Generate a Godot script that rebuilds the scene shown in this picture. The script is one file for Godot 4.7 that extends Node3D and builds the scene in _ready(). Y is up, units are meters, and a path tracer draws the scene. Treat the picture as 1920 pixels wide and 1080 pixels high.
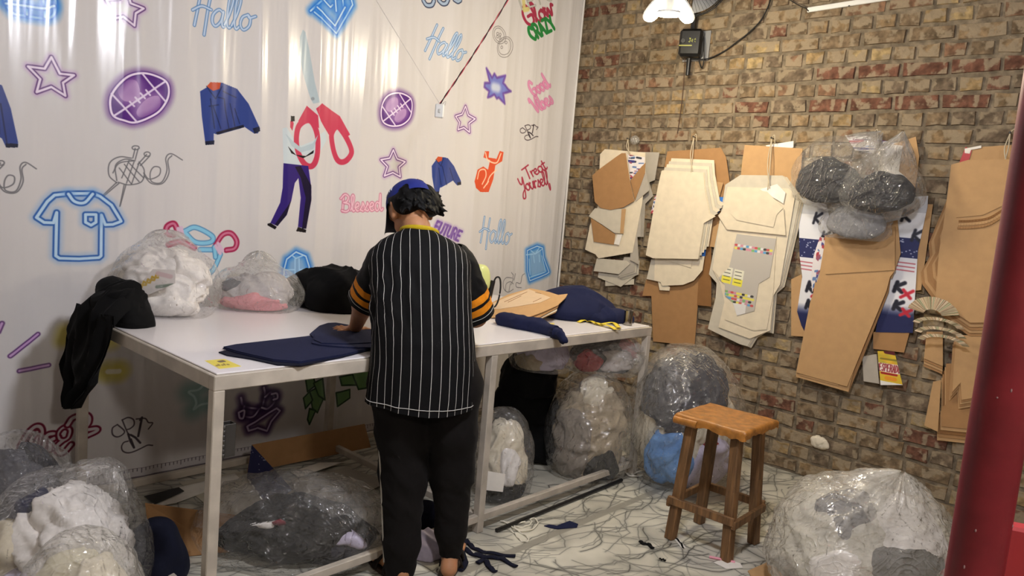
extends Node3D

# A tailoring workroom: a cutting table in front of a printed vinyl banner, a brick wall hung with card patterns.
# The room corner is at x 4.73, z -3.80; y is up; metres.

const WALL_X := 4.73
const WALL_Z := -3.80
const TOP := 0.912

var M := {}
var counts := {}
var noise_a := FastNoiseLite.new()
var noise_b := FastNoiseLite.new()
var noise_r := FastNoiseLite.new()
var noise_f := FastNoiseLite.new()
var noise_c := FastNoiseLite.new()

func _ready():
	light_and_camera()
	setup_noise()
	setup_materials()
	room_shell()
	brick_wall()
	banner()
	cutting_table()
	person()
	wall_patterns()
	hanging_bags()
	stool()
	table_goods()
	floor_bags()
	floor_bits()
	fixtures()
	red_gate()

func light_and_camera():
	var cam := Camera3D.new()
	cam.name = "camera"
	add_child(cam)
	cam.position = Vector3(0, 1.552, 0)
	cam.rotation_degrees = Vector3(-6.2615, -47.8367, 4.9948)
	cam.fov = 42.38
	cam.near = 0.05
	cam.far = 60.0
	cam.current = true
	var we := WorldEnvironment.new()
	we.name = "environment"
	var e := Environment.new()
	e.background_mode = Environment.BG_COLOR
	e.background_color = Color(0.02, 0.02, 0.02)
	e.tonemap_mode = Environment.TONE_MAPPER_LINEAR
	e.tonemap_exposure = 2.38
	e.sdfgi_enabled = true
	e.ssao_enabled = true
	e.ssil_enabled = true
	we.environment = e
	add_child(we)
	leaf_lamp(Vector3(1.60, 2.82, -0.95), 3.4, 1.62, Color(0.97, 0.97, 1.0), "three-panel folding bulb hanging over the room in front of the table")
	leaf_lamp(Vector3(3.60, 2.725, -2.285), 3.4, 0.80, Color(1.0, 0.94, 0.82), "bright three-panel folding bulb glowing in front of the wall fan")
	leaf_lamp(Vector3(0.2, 2.75, 1.1), 3.4, 1.0, Color(1.0, 0.97, 0.94), "three-panel folding bulb hanging behind the red pipe near the entrance")

# a bulb with three hinged glowing panels on a socket and cord; its light stands just under it
func leaf_lamp(at: Vector3, ceiling_y: float, power: float, tint: Color, label: String):
	var t = thing("ceiling_lamp", label, "lamp", at, "folding panel bulbs")
	var glow := StandardMaterial3D.new()
	glow.albedo_color = Color(1, 1, 0.95)
	glow.emission_enabled = true
	glow.emission = tint
	glow.emission_energy_multiplier = 5.0
	var shell := paint(Color(0.85, 0.85, 0.83), 0.5)
	var st := ST()
	cyl(st, at + Vector3(0, 0.05, 0), at + Vector3(0, 0.12, 0), 0.03, 0.03, 20)
	cyl(st, at + Vector3(0, 0.12, 0), at + Vector3(0, 0.17, 0), 0.02, 0.02, 16)
	put(st, "socket", shell, t)
	st = ST()
	cyl(st, at + Vector3(0, 0.17, 0), Vector3(at.x, ceiling_y, at.z), 0.004, 0.004, 8)
	put(st, "cord", paint(Color(0.1, 0.1, 0.1), 0.6), t)
	st = ST()
	cyl(st, at + Vector3(0, -0.045, 0), at + Vector3(0, 0.05, 0), 0.033, 0.04, 24)
	put(st, "bulb_core", shell, t)
	for k in 3:
		var a := TAU * k / 3.0 + 2.58
		var d := Vector3(cos(a), 0, sin(a))
		var s := Vector3(-sin(a), 0, cos(a))
		var b := Basis(s, Vector3(0, 1, 0), d).rotated(s, -0.10 if k == 0 else -0.85)
		st = ST()
		prism(st, oval(0.062, 0.078), at + d * 0.085 + Vector3(0, -0.085 if k == 0 else -0.03, 0) + b.y * 0.004, b.x, b.z, b.y * 0.010)
		put(st, "panel_back", shell, t)
		st = ST()
		prism(st, oval(0.057, 0.073), at + d * 0.085 + Vector3(0, -0.085 if k == 0 else -0.03, 0), b.x, b.z, -b.y * 0.005)
		put(st, "led_panel", glow, t)
	var o := OmniLight3D.new()
	o.name = "lamp_light"
	o.light_color = tint
	o.light_energy = power * LIGHT
	o.light_size = 0.12
	o.omni_range = 14.0
	o.omni_attenuation = 2.0
	o.shadow_enabled = true
	t.add_child(o)
	o.position = Vector3(0, -0.13, 0)

const LIGHT := 1.0

func oval(a: float, b: float) -> PackedVector2Array:
	var out := PackedVector2Array()
	for k in 24:
		var c := cos(TAU * k / 24.0)
		var s := sin(TAU * k / 24.0)
		out.append(Vector2(a * signf(c) * pow(absf(c), 0.75), b * signf(s) * pow(absf(s), 0.75)))
	return out

# ---------------------------------------------------------------- helpers
func numbered(n: String) -> String:
	if not counts.has(n):
		counts[n] = 0
		return n
	counts[n] += 1
	return "%s_%03d" % [n, counts[n]]

func thing(called: String, label: String, category: String, at := Vector3.ZERO, group := "") -> Node3D:
	var o := Node3D.new()
	o.name = numbered(called)
	add_child(o)
	o.position = at
	o.set_meta("label", label)
	o.set_meta("category", category)
	if group != "":
		o.set_meta("group", group)
	return o

func ST() -> SurfaceTool:
	var st := SurfaceTool.new()
	st.begin(Mesh.PRIMITIVE_TRIANGLES)
	st.set_smooth_group(-1)
	return st

# commits a shape made in world coordinates under a thing or part
func put(st: SurfaceTool, called: String, m: Material, parent: Node3D, normals := true) -> MeshInstance3D:
	if normals:
		st.generate_normals()
	st.index()
	var o := MeshInstance3D.new()
	o.mesh = st.commit()
	o.material_override = m
	o.name = called
	parent.add_child(o, true)
	var off := Vector3.ZERO
	var p: Node = parent
	while p != null and p != self:
		off += (p as Node3D).position
		p = p.get_parent()
	o.position = -off
	return o

func structure(st: SurfaceTool, called: String, m: Material) -> MeshInstance3D:
	var o := put(st, called, m, self)
	o.set_meta("kind", "structure")
	return o

func tri(st: SurfaceTool, a: Vector3, b: Vector3, c: Vector3):
	st.add_vertex(a); st.add_vertex(c); st.add_vertex(b)

func quad(st: SurfaceTool, a: Vector3, b: Vector3, c: Vector3, d: Vector3):
	tri(st, a, b, c); tri(st, a, c, d)

# a..d counter-clockwise seen from outside
func chamfer_box(st: SurfaceTool, c: Vector3, s: Vector3, ch: float, b := Basis.IDENTITY):
	var h := s * 0.5
	ch = minf(ch, minf(h.x, minf(h.y, h.z)) * 0.6)
	var ax := [b.x, b.y, b.z]
	var hh := [h.x, h.y, h.z]
	for i in 3:
		var j := (i + 1) % 3
		var k := (i + 2) % 3
		for sg in [-1.0, 1.0]:
			var n: Vector3 = ax[i] * sg * hh[i]
			var u: Vector3 = ax[j] * (hh[j] - ch)
			var v: Vector3 = ax[k] * (hh[k] - ch) * sg
			quad(st, c + n - u - v, c + n + u - v, c + n + u + v, c + n - u + v)
	for i in 3:
		var j := (i + 1) % 3
		var k := (i + 2) % 3
		var e: Vector3 = ax[i] * (hh[i] - ch)
		for sj in [-1.0, 1.0]:
			for sk in [-1.0, 1.0]:
				var p: Vector3 = c + ax[j] * sj * hh[j] + ax[k] * sk * (hh[k] - ch)
				var q: Vector3 = c + ax[j] * sj * (hh[j] - ch) + ax[k] * sk * hh[k]
				if sj * sk > 0:
					quad(st, p - e, q - e, q + e, p + e)
				else:
					quad(st, p - e, p + e, q + e, q - e)
	for sx in [-1.0, 1.0]:
		for sy in [-1.0, 1.0]:
			for sz in [-1.0, 1.0]:
				var p: Vector3 = c + ax[0] * sx * hh[0] + ax[1] * sy * (hh[1] - ch) + ax[2] * sz * (hh[2] - ch)
				var q: Vector3 = c + ax[0] * sx * (hh[0] - ch) + ax[1] * sy * hh[1] + ax[2] * sz * (hh[2] - ch)
				var r: Vector3 = c + ax[0] * sx * (hh[0] - ch) + ax[1] * sy * (hh[1] - ch) + ax[2] * sz * hh[2]
				if sx * sy * sz > 0:
					tri(st, p, q, r)
				else:
					tri(st, p, r, q)

# a square bar between two points
func bar(st: SurfaceTool, a: Vector3, b: Vector3, w: float, h: float, ch := 0.003, up := Vector3.UP):
	var f := (b - a).normalized()
	if absf(f.dot(up)) > 0.95:
		up = Vector3.RIGHT
	var r := up.cross(f).normalized()
	var u := f.cross(r)
	chamfer_box(st, (a + b) * 0.5, Vector3(w, h, a.distance_to(b)), ch, Basis(r, u, f))

func cyl(st: SurfaceTool, a: Vector3, b: Vector3, ra: float, rb: float, n := 16, caps := true):
	var f := (b - a).normalized()
	var up := Vector3.UP if absf(f.y) < 0.9 else Vector3.RIGHT
	var r := up.cross(f).normalized()
	var u := f.cross(r)
	st.set_smooth_group(0)
	for i in n:
		var p := TAU * i / n
		var q := TAU * (i + 1) / n
		var d0 := r * cos(p) + u * sin(p)
		var d1 := r * cos(q) + u * sin(q)
		quad(st, a + d0 * ra, a + d1 * ra, b + d1 * rb, b + d0 * rb)
	st.set_smooth_group(-1)
	if caps:
		for i in n:
			var p := TAU * i / n
			var q := TAU * (i + 1) / n
			var d0 := r * cos(p) + u * sin(p)
			var d1 := r * cos(q) + u * sin(q)
			tri(st, a, a + d1 * ra, a + d0 * ra)
			tri(st, b, b + d0 * rb, b + d1 * rb)

func curve(pts: Array, steps := 6, closed := false) -> Array:
	var out := []
	var n := pts.size()
	if n < 3:
		return pts
	for i in (n if closed else n - 1):
		var p0 = pts[(i - 1 + n) % n] if closed or i > 0 else pts[0] * 2.0 - pts[1]
		var p1 = pts[i]
		var p2 = pts[(i + 1) % n]
		var p3 = pts[(i + 2) % n] if closed or i + 2 < n else pts[n - 1] * 2.0 - pts[n - 2]
		for s in steps:
			var t := float(s) / steps
			out.append(0.5 * ((2.0 * p1) + (p2 - p0) * t + (2.0 * p0 - 5.0 * p1 + 4.0 * p2 - p3) * t * t + (3.0 * p1 - p0 - 3.0 * p2 + p3) * t * t * t))
	if not closed:
		out.append(pts[n - 1])
	return out

# a round (or flattened) tube along points
func tube(st: SurfaceTool, pts: Array, r: float, n := 8, flat := 1.0):
	var m := pts.size()
	var rings := []
	var prev_r := Vector3.ZERO
	for i in m:
		var f: Vector3 = (pts[mini(i + 1, m - 1)] - pts[maxi(i - 1, 0)]).normalized()
		var side := f.cross(Vector3.UP)
		if side.length() < 0.1:
			side = prev_r if prev_r != Vector3.ZERO else Vector3.RIGHT
		side = side.normalized()
		prev_r = side
		var u := f.cross(side).normalized()
		var ring := []
		for k in n:
			var a := TAU * k / n
			ring.append(pts[i] + side * cos(a) * r + u * sin(a) * r * flat)
		rings.append(ring)
	loft(st, rings, true, true)

# rings of points joined into a skin
func loft(st: SurfaceTool, rings: Array, wrap := true, caps := false, flip := false):
	st.set_smooth_group(0)
	var n: int = rings[0].size()
	for i in rings.size() - 1:
		for k in (n if wrap else n - 1):
			var k2 := (k + 1) % n
			if flip:
				quad(st, rings[i][k], rings[i + 1][k], rings[i + 1][k2], rings[i][k2])
			else:
				quad(st, rings[i][k], rings[i][k2], rings[i + 1][k2], rings[i + 1][k])
	if caps:
		st.set_smooth_group(-1)
		for e in [0, rings.size() - 1]:
			var c := Vector3.ZERO
			for p in rings[e]:
				c += p
			c /= n
			for k in n:
				if (e == 0) != flip:
					tri(st, c, rings[e][(k + 1) % n], rings[e][k])
				else:
					tri(st, c, rings[e][k], rings[e][(k + 1) % n])

func pairs(a: Array) -> PackedVector2Array:
	var out := PackedVector2Array()
	for i in a.size() / 2:
		out.append(Vector2(a[2 * i], a[2 * i + 1]))
	return out

# a flat card of a given outline: outline in a plane spanned by u and v from o, thickness along w (towards the viewer side)
func prism(st: SurfaceTool, poly: PackedVector2Array, o: Vector3, u: Vector3, v: Vector3, w: Vector3, uv_rect := Rect2()):
	var idx := Geometry2D.triangulate_polygon(poly)
	var turn := u.cross(v).dot(w) > 0
	var has_uv := uv_rect.size.x > 0
	for i in idx.size() / 3:
		var t := [idx[3 * i], idx[3 * i + 1], idx[3 * i + 2]]
		var p: Vector2 = poly[t[0]]
		var q: Vector2 = poly[t[1]]
		var r: Vector2 = poly[t[2]]
		if ((q - p).cross(r - p) > 0) != turn:
			var s := q
			q = r
			r = s
		for e in [[w, [p, r, q]], [Vector3.ZERO, [p, q, r]]]:
			for c in e[1]:
				if has_uv:
					st.set_uv(Vector2((c.x - uv_rect.position.x) / uv_rect.size.x, 1.0 - (c.y - uv_rect.position.y) / uv_rect.size.y))
				st.add_vertex(o + u * c.x + v * c.y + e[0])
	var n := poly.size()
	var area := 0.0
	for i in n:
		area += poly[i].cross(poly[(i + 1) % n])
	for i in n:
		var p := poly[i]
		var q := poly[(i + 1) % n]
		if (area > 0) != turn:
			var s := p
			p = q
			q = s
		if has_uv:
			st.set_uv(Vector2(0.002, 0.002))
		var a := o + u * p.x + v * p.y
		var b := o + u * q.x + v * q.y
		quad(st, a, b, b + w, a + w)

# a card hanging flat on the brick wall; outline pairs are z, y
func wall_card(parent: Node3D, called: String, m: Material, stand_off: float, outline: Array, thick := 0.003) -> MeshInstance3D:
	var st := ST()
	prism(st, pairs(outline), Vector3(WALL_X - 0.010 - stand_off, 0, 0), Vector3(0, 0, 1), Vector3(0, 1, 0), Vector3(-thick, 0, 0))
	return put(st, called, m, parent)

# something cut from a sheet lying level; outline pairs are x, z
func flat_piece(parent: Node3D, called: String, m: Material, y: float, outline: Array, thick := 0.003) -> MeshInstance3D:
	var st := ST()
	prism(st, pairs(outline), Vector3(0, y, 0), Vector3(1, 0, 0), Vector3(0, 0, 1), Vector3(0, thick, 0))
	return put(st, called, m, parent)

# a soft rounded body: superellipsoid with lumps and creases, sitting on y = c.y - r.y * sit
func blob(st: SurfaceTool, c: Vector3, r: Vector3, sd: int, o := {}):
	var nu: int = o.get("nu", 56)
	var nv: int = o.get("nv", 34)
	var lump: float = o.get("lump", 0.12)
	var lf: float = o.get("lump_freq", 4.0)
	var cr: float = o.get("crease", 0.02)
	var cf: float = o.get("crease_freq", 9.0)
	var fine: float = o.get("fine", 0.0)
	var ff: float = o.get("fine_freq", 24.0)
	var e: float = o.get("power", 2.3)
	var sit: float = o.get("sit", 0.8)
	var knot: float = o.get("knot", 0.0)
	var kd: Vector3 = o.get("knot_dir", Vector3.UP)
	var sag: float = o.get("sag", 0.12)
	var side := 1.0
	var lift: float = o.get("lift", 0.0)
	var turn: float = o.get("turn", 0.0)
	var floor_y := c.y - r.y * sit
	var off := Vector3(sd * 13.7, sd * 7.3, sd * 3.1)
	var grain := Basis(Vector3(sin(sd * 1.3), cos(sd * 2.1), sin(sd * 0.7 + 1.0)).normalized(), sd * 0.9)
	var rings := []
	for j in nv + 1:
		var th := PI * j / nv
		var ring := []
		for i in nu:
			var ph := TAU * i / nu
			var d := Vector3(sin(th) * cos(ph), cos(th), sin(th) * sin(ph))
			var k := pow(pow(absf(d.x), e) + pow(absf(d.y), e) + pow(absf(d.z), e), -1.0 / e)
			var p := Vector3(d.x * r.x, d.y * r.y, d.z * r.z) * k
			# weight settles towards the bottom
			var low := clampf(-p.y / r.y, -1.0, 1.0)
			p.x *= 1.0 + sag * low
			p.z *= 1.0 + sag * low
			var q := p + off
			p *= 1.0 + lump * (noise_a.get_noise_3dv(q * lf * 10.0) + lift)
			var n := d
			# folds run along one direction and wander
			var wq := q + Vector3(noise_a.get_noise_3dv(q * 28.0), noise_a.get_noise_3dv(q * 28.0 + Vector3(40, 0, 0)), noise_a.get_noise_3dv(q * 28.0 + Vector3(0, 40, 0))) * 0.10
			wq = grain * wq
			p += n * cr * 0.5 * (noise_f.get_noise_3d(wq.x * cf * 10.0, wq.y * cf * 3.0, wq.z * cf * 6.0) + side)
			if fine > 0.0:
				p += n * fine * 0.5 * (noise_f.get_noise_3d(wq.y * ff * 10.0 + 7.0, wq.z * ff * 3.5, wq.x * ff * 6.0) + side)
			if knot != 0.0:
				var w := maxf(0.0, d.dot(kd))
				w = pow(w, 14.0)
				var star := 1.0 + 0.5 * sin(ph * 9.0) * (1.0 - w)
				p += kd * knot * w * star
			p = p.rotated(Vector3.UP, turn)
			p += c
			p.y = maxf(p.y, floor_y + 0.002)
			ring.append(p)
		rings.append(ring)
	loft(st, rings, true, false)

# a skin over a field of tapered capsules [a, b, ra, rb] blended by k, meshed as surface nets
func skin(st: SurfaceTool, bones: Array, cell: float, k: float, mode := ""):
	var lo := Vector3(1e9, 1e9, 1e9)
	var hi := -lo
	for b in bones:
		var R: float = maxf(b[2], b[3]) + k + cell * 2.0
		for p in [b[0], b[1]]:
			lo = lo.min(p - Vector3(R, R, R))
			hi = hi.max(p + Vector3(R, R, R))
	var nx := int(ceil((hi.x - lo.x) / cell)) + 1
	var ny := int(ceil((hi.y - lo.y) / cell)) + 1
	var nz := int(ceil((hi.z - lo.z) / cell)) + 1
	var f := PackedFloat32Array()
	f.resize(nx * ny * nz)
	f.fill(1e3)
	for b in bones:
		var A: Vector3 = b[0]
		var B: Vector3 = b[1]
		var ra: float = b[2]
		var rb: float = b[3]
		var ab := B - A
		var l2 := maxf(ab.length_squared(), 1e-9)
		var R: float = maxf(ra, rb) + k + cell * 2.0
		var bl := (A.min(B) - Vector3(R, R, R) - lo) / cell
		var bh := (A.max(B) + Vector3(R, R, R) - lo) / cell
		for z in range(maxi(0, int(bl.z)), mini(nz, int(bh.z) + 2)):
			for y in range(maxi(0, int(bl.y)), mini(ny, int(bh.y) + 2)):
				var row := (z * ny + y) * nx
				for x in range(maxi(0, int(bl.x)), mini(nx, int(bh.x) + 2)):
					var p := lo + Vector3(x, y, z) * cell
					var t := clampf((p - A).dot(ab) / l2, 0.0, 1.0)
					var d := p.distance_to(A + ab * t) - (ra + (rb - ra) * t)
					var g := f[row + x]
					var h := maxf(k - absf(g - d), 0.0)
					f[row + x] = minf(g, d) - h * h / (4.0 * k)
	var at := {}
	var verts := PackedVector3Array()
	var cor := [0, 1, nx, nx + 1, nx * ny, nx * ny + 1, nx * ny + nx, nx * ny + nx + 1]
	var cp := [Vector3(0, 0, 0), Vector3(1, 0, 0), Vector3(0, 1, 0), Vector3(1, 1, 0), Vector3(0, 0, 1), Vector3(1, 0, 1), Vector3(0, 1, 1), Vector3(1, 1, 1)]
	var edges := [[0, 1], [2, 3], [4, 5], [6, 7], [0, 2], [1, 3], [4, 6], [5, 7], [0, 4], [1, 5], [2, 6], [3, 7]]
	for z in nz - 1:
		for y in ny - 1:
			for x in nx - 1:
				var i0 := (z * ny + y) * nx + x
				if f[i0] > 0.5 * 1e3:
					continue
				var ins := 0
				for q in cor:
					if f[i0 + q] < 0.0:
						ins += 1
				if ins == 0 or ins == 8:
					continue
				var s := Vector3.ZERO
				var n := 0
				for e in edges:
					var a := f[i0 + cor[e[0]]]
					var b := f[i0 + cor[e[1]]]
					if (a < 0.0) != (b < 0.0):
						s += (cp[e[0]] as Vector3).lerp(cp[e[1]], a / (a - b))
						n += 1
				at[i0] = verts.size()
				verts.append(lo + (Vector3(x, y, z) + s / n) * cell)
	if mode != "":
		for i in verts.size():
			verts[i] = folded(mode, verts[i])
	st.set_smooth_group(0)
	var step := [1, nx, nx * ny]
	for i0 in at.keys():
		for ax in 3:
			if i0 + step[ax] >= f.size():
				continue
			var a := f[i0]
			var b := f[i0 + step[ax]]
			if (a < 0.0) == (b < 0.0):
				continue
			var u: int = step[(ax + 1) % 3]
			var v: int = step[(ax + 2) % 3]
			if not (at.has(i0 - u) and at.has(i0 - v) and at.has(i0 - u - v)):
				continue
			var w := [verts[at[i0]], verts[at[i0 - u]], verts[at[i0 - u - v]], verts[at[i0 - v]]]
			if a >= 0.0:
				w.reverse()
			for c in [0, 2, 1, 0, 3, 2]:
				st.add_vertex(w[c])

# cloth folds laid over a skin
func folded(mode: String, p: Vector3) -> Vector3:
	if mode == "trousers":
		var d := p - Vector3(-0.116 if p.x < -0.025 else 0.075, p.y, 0.0)
		var near_knee := 0.5 + 0.5 * exp(-pow((p.y - 0.36) / 0.14, 2.0)) + 0.6 * exp(-pow((p.y - 0.10) / 0.07, 2.0))
		return p + d.normalized() * (0.009 * near_knee * noise_r.get_noise_3d(p.x * 45.0 + 20.0, p.y * 70.0 + p.x * 60.0, p.z * 45.0) + 0.006 * noise_a.get_noise_3d(p.x * 50.0, p.y * 20.0, p.z * 50.0))
	# a scrap lying on the table, one end over its front edge
	var q := p + (p - Vector3(2.883, 0.943, -2.476)).normalized() * 0.016 * noise_r.get_noise_3d(p.x * 80.0, p.y * 110.0, p.z * 40.0)
	if q.z < -2.33:
		q.y = maxf(q.y, TOP + 0.007)
	else:
		q.z = maxf(q.z, -2.300)
	return q

# ---------------------------------------------------------------- materials
func setup_noise():
	noise_a.noise_type = FastNoiseLite.TYPE_SIMPLEX_SMOOTH
	noise_a.frequency = 0.1
	noise_a.fractal_octaves = 2
	noise_a.seed = 11
	noise_b.noise_type = FastNoiseLite.TYPE_SIMPLEX_SMOOTH
	noise_b.frequency = 1.0
	noise_b.fractal_type = FastNoiseLite.FRACTAL_FBM
	noise_b.fractal_octaves = 4
	noise_b.seed = 5
	noise_r.noise_type = FastNoiseLite.TYPE_SIMPLEX_SMOOTH
	noise_r.frequency = 0.1
	noise_r.fractal_type = FastNoiseLite.FRACTAL_RIDGED
	noise_r.fractal_octaves = 2
	noise_r.seed = 23
	noise_f.noise_type = FastNoiseLite.TYPE_SIMPLEX_SMOOTH
	noise_f.frequency = 0.1
	noise_f.fractal_type = FastNoiseLite.FRACTAL_RIDGED
	noise_f.fractal_octaves = 1
	noise_f.seed = 37
	noise_c.noise_type = FastNoiseLite.TYPE_CELLULAR
	noise_c.cellular_return_type = FastNoiseLite.RETURN_DISTANCE
	noise_c.frequency = 0.1
	noise_c.fractal_type = FastNoiseLite.FRACTAL_NONE
	noise_c.seed = 6

func paint(c: Color, rough := 0.6, metal := 0.0, spec := 0.5) -> StandardMaterial3D:
	var m := StandardMaterial3D.new()
	m.albedo_color = c
	m.roughness = rough
	m.metallic = metal
	m.metallic_specular = spec
	return m

func noise_picture(freq: float, oct: int, sd: int, lo: float, hi: float, size := 256, ridged := false) -> ImageTexture:
	var n := FastNoiseLite.new()
	n.noise_type = FastNoiseLite.TYPE_SIMPLEX_SMOOTH
	n.frequency = freq
	n.fractal_octaves = oct
	n.fractal_type = FastNoiseLite.FRACTAL_RIDGED if ridged else FastNoiseLite.FRACTAL_FBM
	n.seed = sd
	var im := n.get_seamless_image(size, size)
	var d := im.get_data()
	for i in d.size():
		d[i] = int(255.0 * (lo + (hi - lo) * d[i] / 255.0))
	return ImageTexture.create_from_image(Image.create_from_data(size, size, false, Image.FORMAT_L8, d))

func threshold_picture(freq: float, sd: int, cut: float, soft: float, most: float, size := 256) -> ImageTexture:
	var n := FastNoiseLite.new()
	n.noise_type = FastNoiseLite.TYPE_SIMPLEX_SMOOTH
	n.frequency = freq
	n.fractal_octaves = 5
	n.seed = sd
	var im := n.get_seamless_image(size, size)
	var d := im.get_data()
	for i in d.size():
		d[i] = int(255.0 * most * smoothstep(cut - soft, cut + soft, d[i] / 255.0))
	return ImageTexture.create_from_image(Image.create_from_data(size, size, false, Image.FORMAT_L8, d))

func world_map(m: StandardMaterial3D, scale: float) -> StandardMaterial3D:
	m.uv1_triplanar = true
	m.uv1_world_triplanar = true
	m.uv1_scale = Vector3.ONE * scale
	return m

func cloth(c: Color, rough := 0.9) -> StandardMaterial3D:
	var m := paint(c, rough, 0.0, 0.3)
	m.albedo_texture = T.cloth
	m.heightmap_enabled = true
	m.heightmap_texture = T.cloth
	m.heightmap_scale = 0.08
	m.rim_enabled = true
	m.rim = 0.15
	m.rim_tint = 0.6
	return world_map(m, 6.0)

func card(c: Color, rough := 0.8) -> StandardMaterial3D:
	var m := paint(c, rough, 0.0, 0.4)
	m.albedo_texture = T.card
	return world_map(m, 2.5)

func film(c: Color, a: float, rough := 0.16) -> StandardMaterial3D:
	var m := paint(Color(c.r, c.g, c.b, a), rough, 0.0, 0.6)
	m.transparency = BaseMaterial3D.TRANSPARENCY_ALPHA
	m.cull_mode = BaseMaterial3D.CULL_DISABLED
	m.normal_enabled = true
	m.normal_texture = T.film_normal
	m.normal_scale = 1.5
	return world_map(m, 2.0)

var T := {}

# fine crossing creases of thin plastic as a normal picture
func crease_normals() -> ImageTexture:
	var S := 384
	var h := PackedFloat32Array()
	h.resize(S * S)
	var w := FastNoiseLite.new()
	w.noise_type = FastNoiseLite.TYPE_SIMPLEX_SMOOTH
	w.frequency = 0.01
	w.fractal_octaves = 2
	var n := FastNoiseLite.new()
	n.noise_type = FastNoiseLite.TYPE_SIMPLEX_SMOOTH
	n.frequency = 0.01
	n.fractal_type = FastNoiseLite.FRACTAL_NONE
	for y in S:
		for x in S:
			var dx := w.get_noise_2d(x, y) * 22.0
			var dy := w.get_noise_2d(x + 900, y) * 22.0
			var a := 1.0 - absf(n.get_noise_2d((x + dx) * 1.5, (y + dy) * 0.5))
			var b := 1.0 - absf(n.get_noise_2d((x + dx) * 0.7 + (y + dy) * 0.9 + 500.0, ((y + dy) - (x + dx)) * 1.9))
			var c := 1.0 - absf(n.get_noise_2d((x + dy) * 3.1 + 90.0, (y + dx) * 4.2 + 300.0))
			h[y * S + x] = pow(a, 9.0) * 3.4 + pow(b, 9.0) * 2.6 + pow(c, 6.0) * 1.1 + w.get_noise_2d(x * 2.0, y * 2.0 + 400.0) * 3.0
	var im := Image.create(S, S, false, Image.FORMAT_RGB8)
	for y in S:
		for x in S:
			var gx := h[y * S + (x + 1) % S] - h[y * S + (x + S - 1) % S]
			var gy := h[((y + 1) % S) * S + x] - h[((y + S - 1) % S) * S + x]
			var v := Vector3(-gx, gy, 1.4).normalized()
			im.set_pixel(x, y, Color(v.x * 0.5 + 0.5, v.y * 0.5 + 0.5, v.z * 0.5 + 0.5))
	return ImageTexture.create_from_image(im)

func setup_materials():
	T.cloth = noise_picture(0.03, 4, 3, 0.91, 1.0)
	T.card = noise_picture(0.02, 5, 8, 0.95, 1.0)
	T.grain = noise_picture(0.05, 5, 9, 0.55, 1.0)
	T.rough = noise_picture(0.03, 6, 17, 0.0, 1.0)
	T.film_normal = crease_normals()
	M.card_tan = card(Color(0.75, 0.60, 0.42))
	M.card_brown = card(Color(0.66, 0.50, 0.33))
	M.card_dark = card(Color(0.55, 0.39, 0.23))
	M.card_cream = card(Color(0.89, 0.84, 0.74))
	M.card_grey = card(Color(0.80, 0.77, 0.70))
	M.card_dull = card(Color(0.70, 0.67, 0.62))
	M.paper = card(Color(0.94, 0.92, 0.88))
	M.string = paint(Color(0.75, 0.70, 0.60), 0.9)
	M.navy = cloth(Color(0.105, 0.125, 0.245))
	M.navy_dark = cloth(Color(0.07, 0.08, 0.15))
	M.black_cloth = cloth(Color(0.035, 0.035, 0.04))
	M.white_cloth = cloth(Color(0.93, 0.91, 0.89))
	M.cream_cloth = cloth(Color(0.86, 0.82, 0.73))
	M.grey_cloth = cloth(Color(0.33, 0.33, 0.36))
	M.slate_cloth = cloth(Color(0.16, 0.16, 0.20))
	M.midnight = cloth(Color(0.075, 0.078, 0.11))
	M.pink_cloth = cloth(Color(0.85, 0.55, 0.58))
	M.red_cloth = cloth(Color(0.68, 0.16, 0.22))
	M.blue_cloth = cloth(Color(0.42, 0.62, 0.86))
	M.lilac_cloth = cloth(Color(0.80, 0.77, 0.86))
	M.film_clear = film(Color(0.95, 0.94, 0.92), 0.07, 0.10)
	M.film_milky = film(Color(0.93, 0.92, 0.89), 0.15, 0.11)
	M.film_grey = film(Color(0.80, 0.79, 0.77), 0.10, 0.10)
	M.film_white = film(Color(0.92, 0.90, 0.85), 0.27, 0.13)
	M.steel_white = paint(Color(0.80, 0.76, 0.70), 0.55)
	M.steel_white.albedo_texture = noise_picture(0.012, 5, 31, 0.84, 1.0)
	world_map(M.steel_white, 2.0)
	M.laminate = paint(Color(0.90, 0.885, 0.89), 0.22)
	M.steel = paint(Color(0.30, 0.29, 0.28), 0.45, 0.7)
	M.black_plastic = paint(Color(0.06, 0.06, 0.065), 0.4)
	M.black_rubber = paint(Color(0.04, 0.04, 0.04), 0.7)
	M.white_plastic = paint(Color(0.88, 0.88, 0.86), 0.35)
	M.plaster = paint(Color(0.50, 0.46, 0.42), 0.9)

# ---------------------------------------------------------------- the room
func slab(called: String, a: Vector3, b: Vector3, m: Material):
	var st := ST()
	chamfer_box(st, (a + b) * 0.5, (b - a).abs(), 0.001)
	structure(st, called, m)

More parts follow.
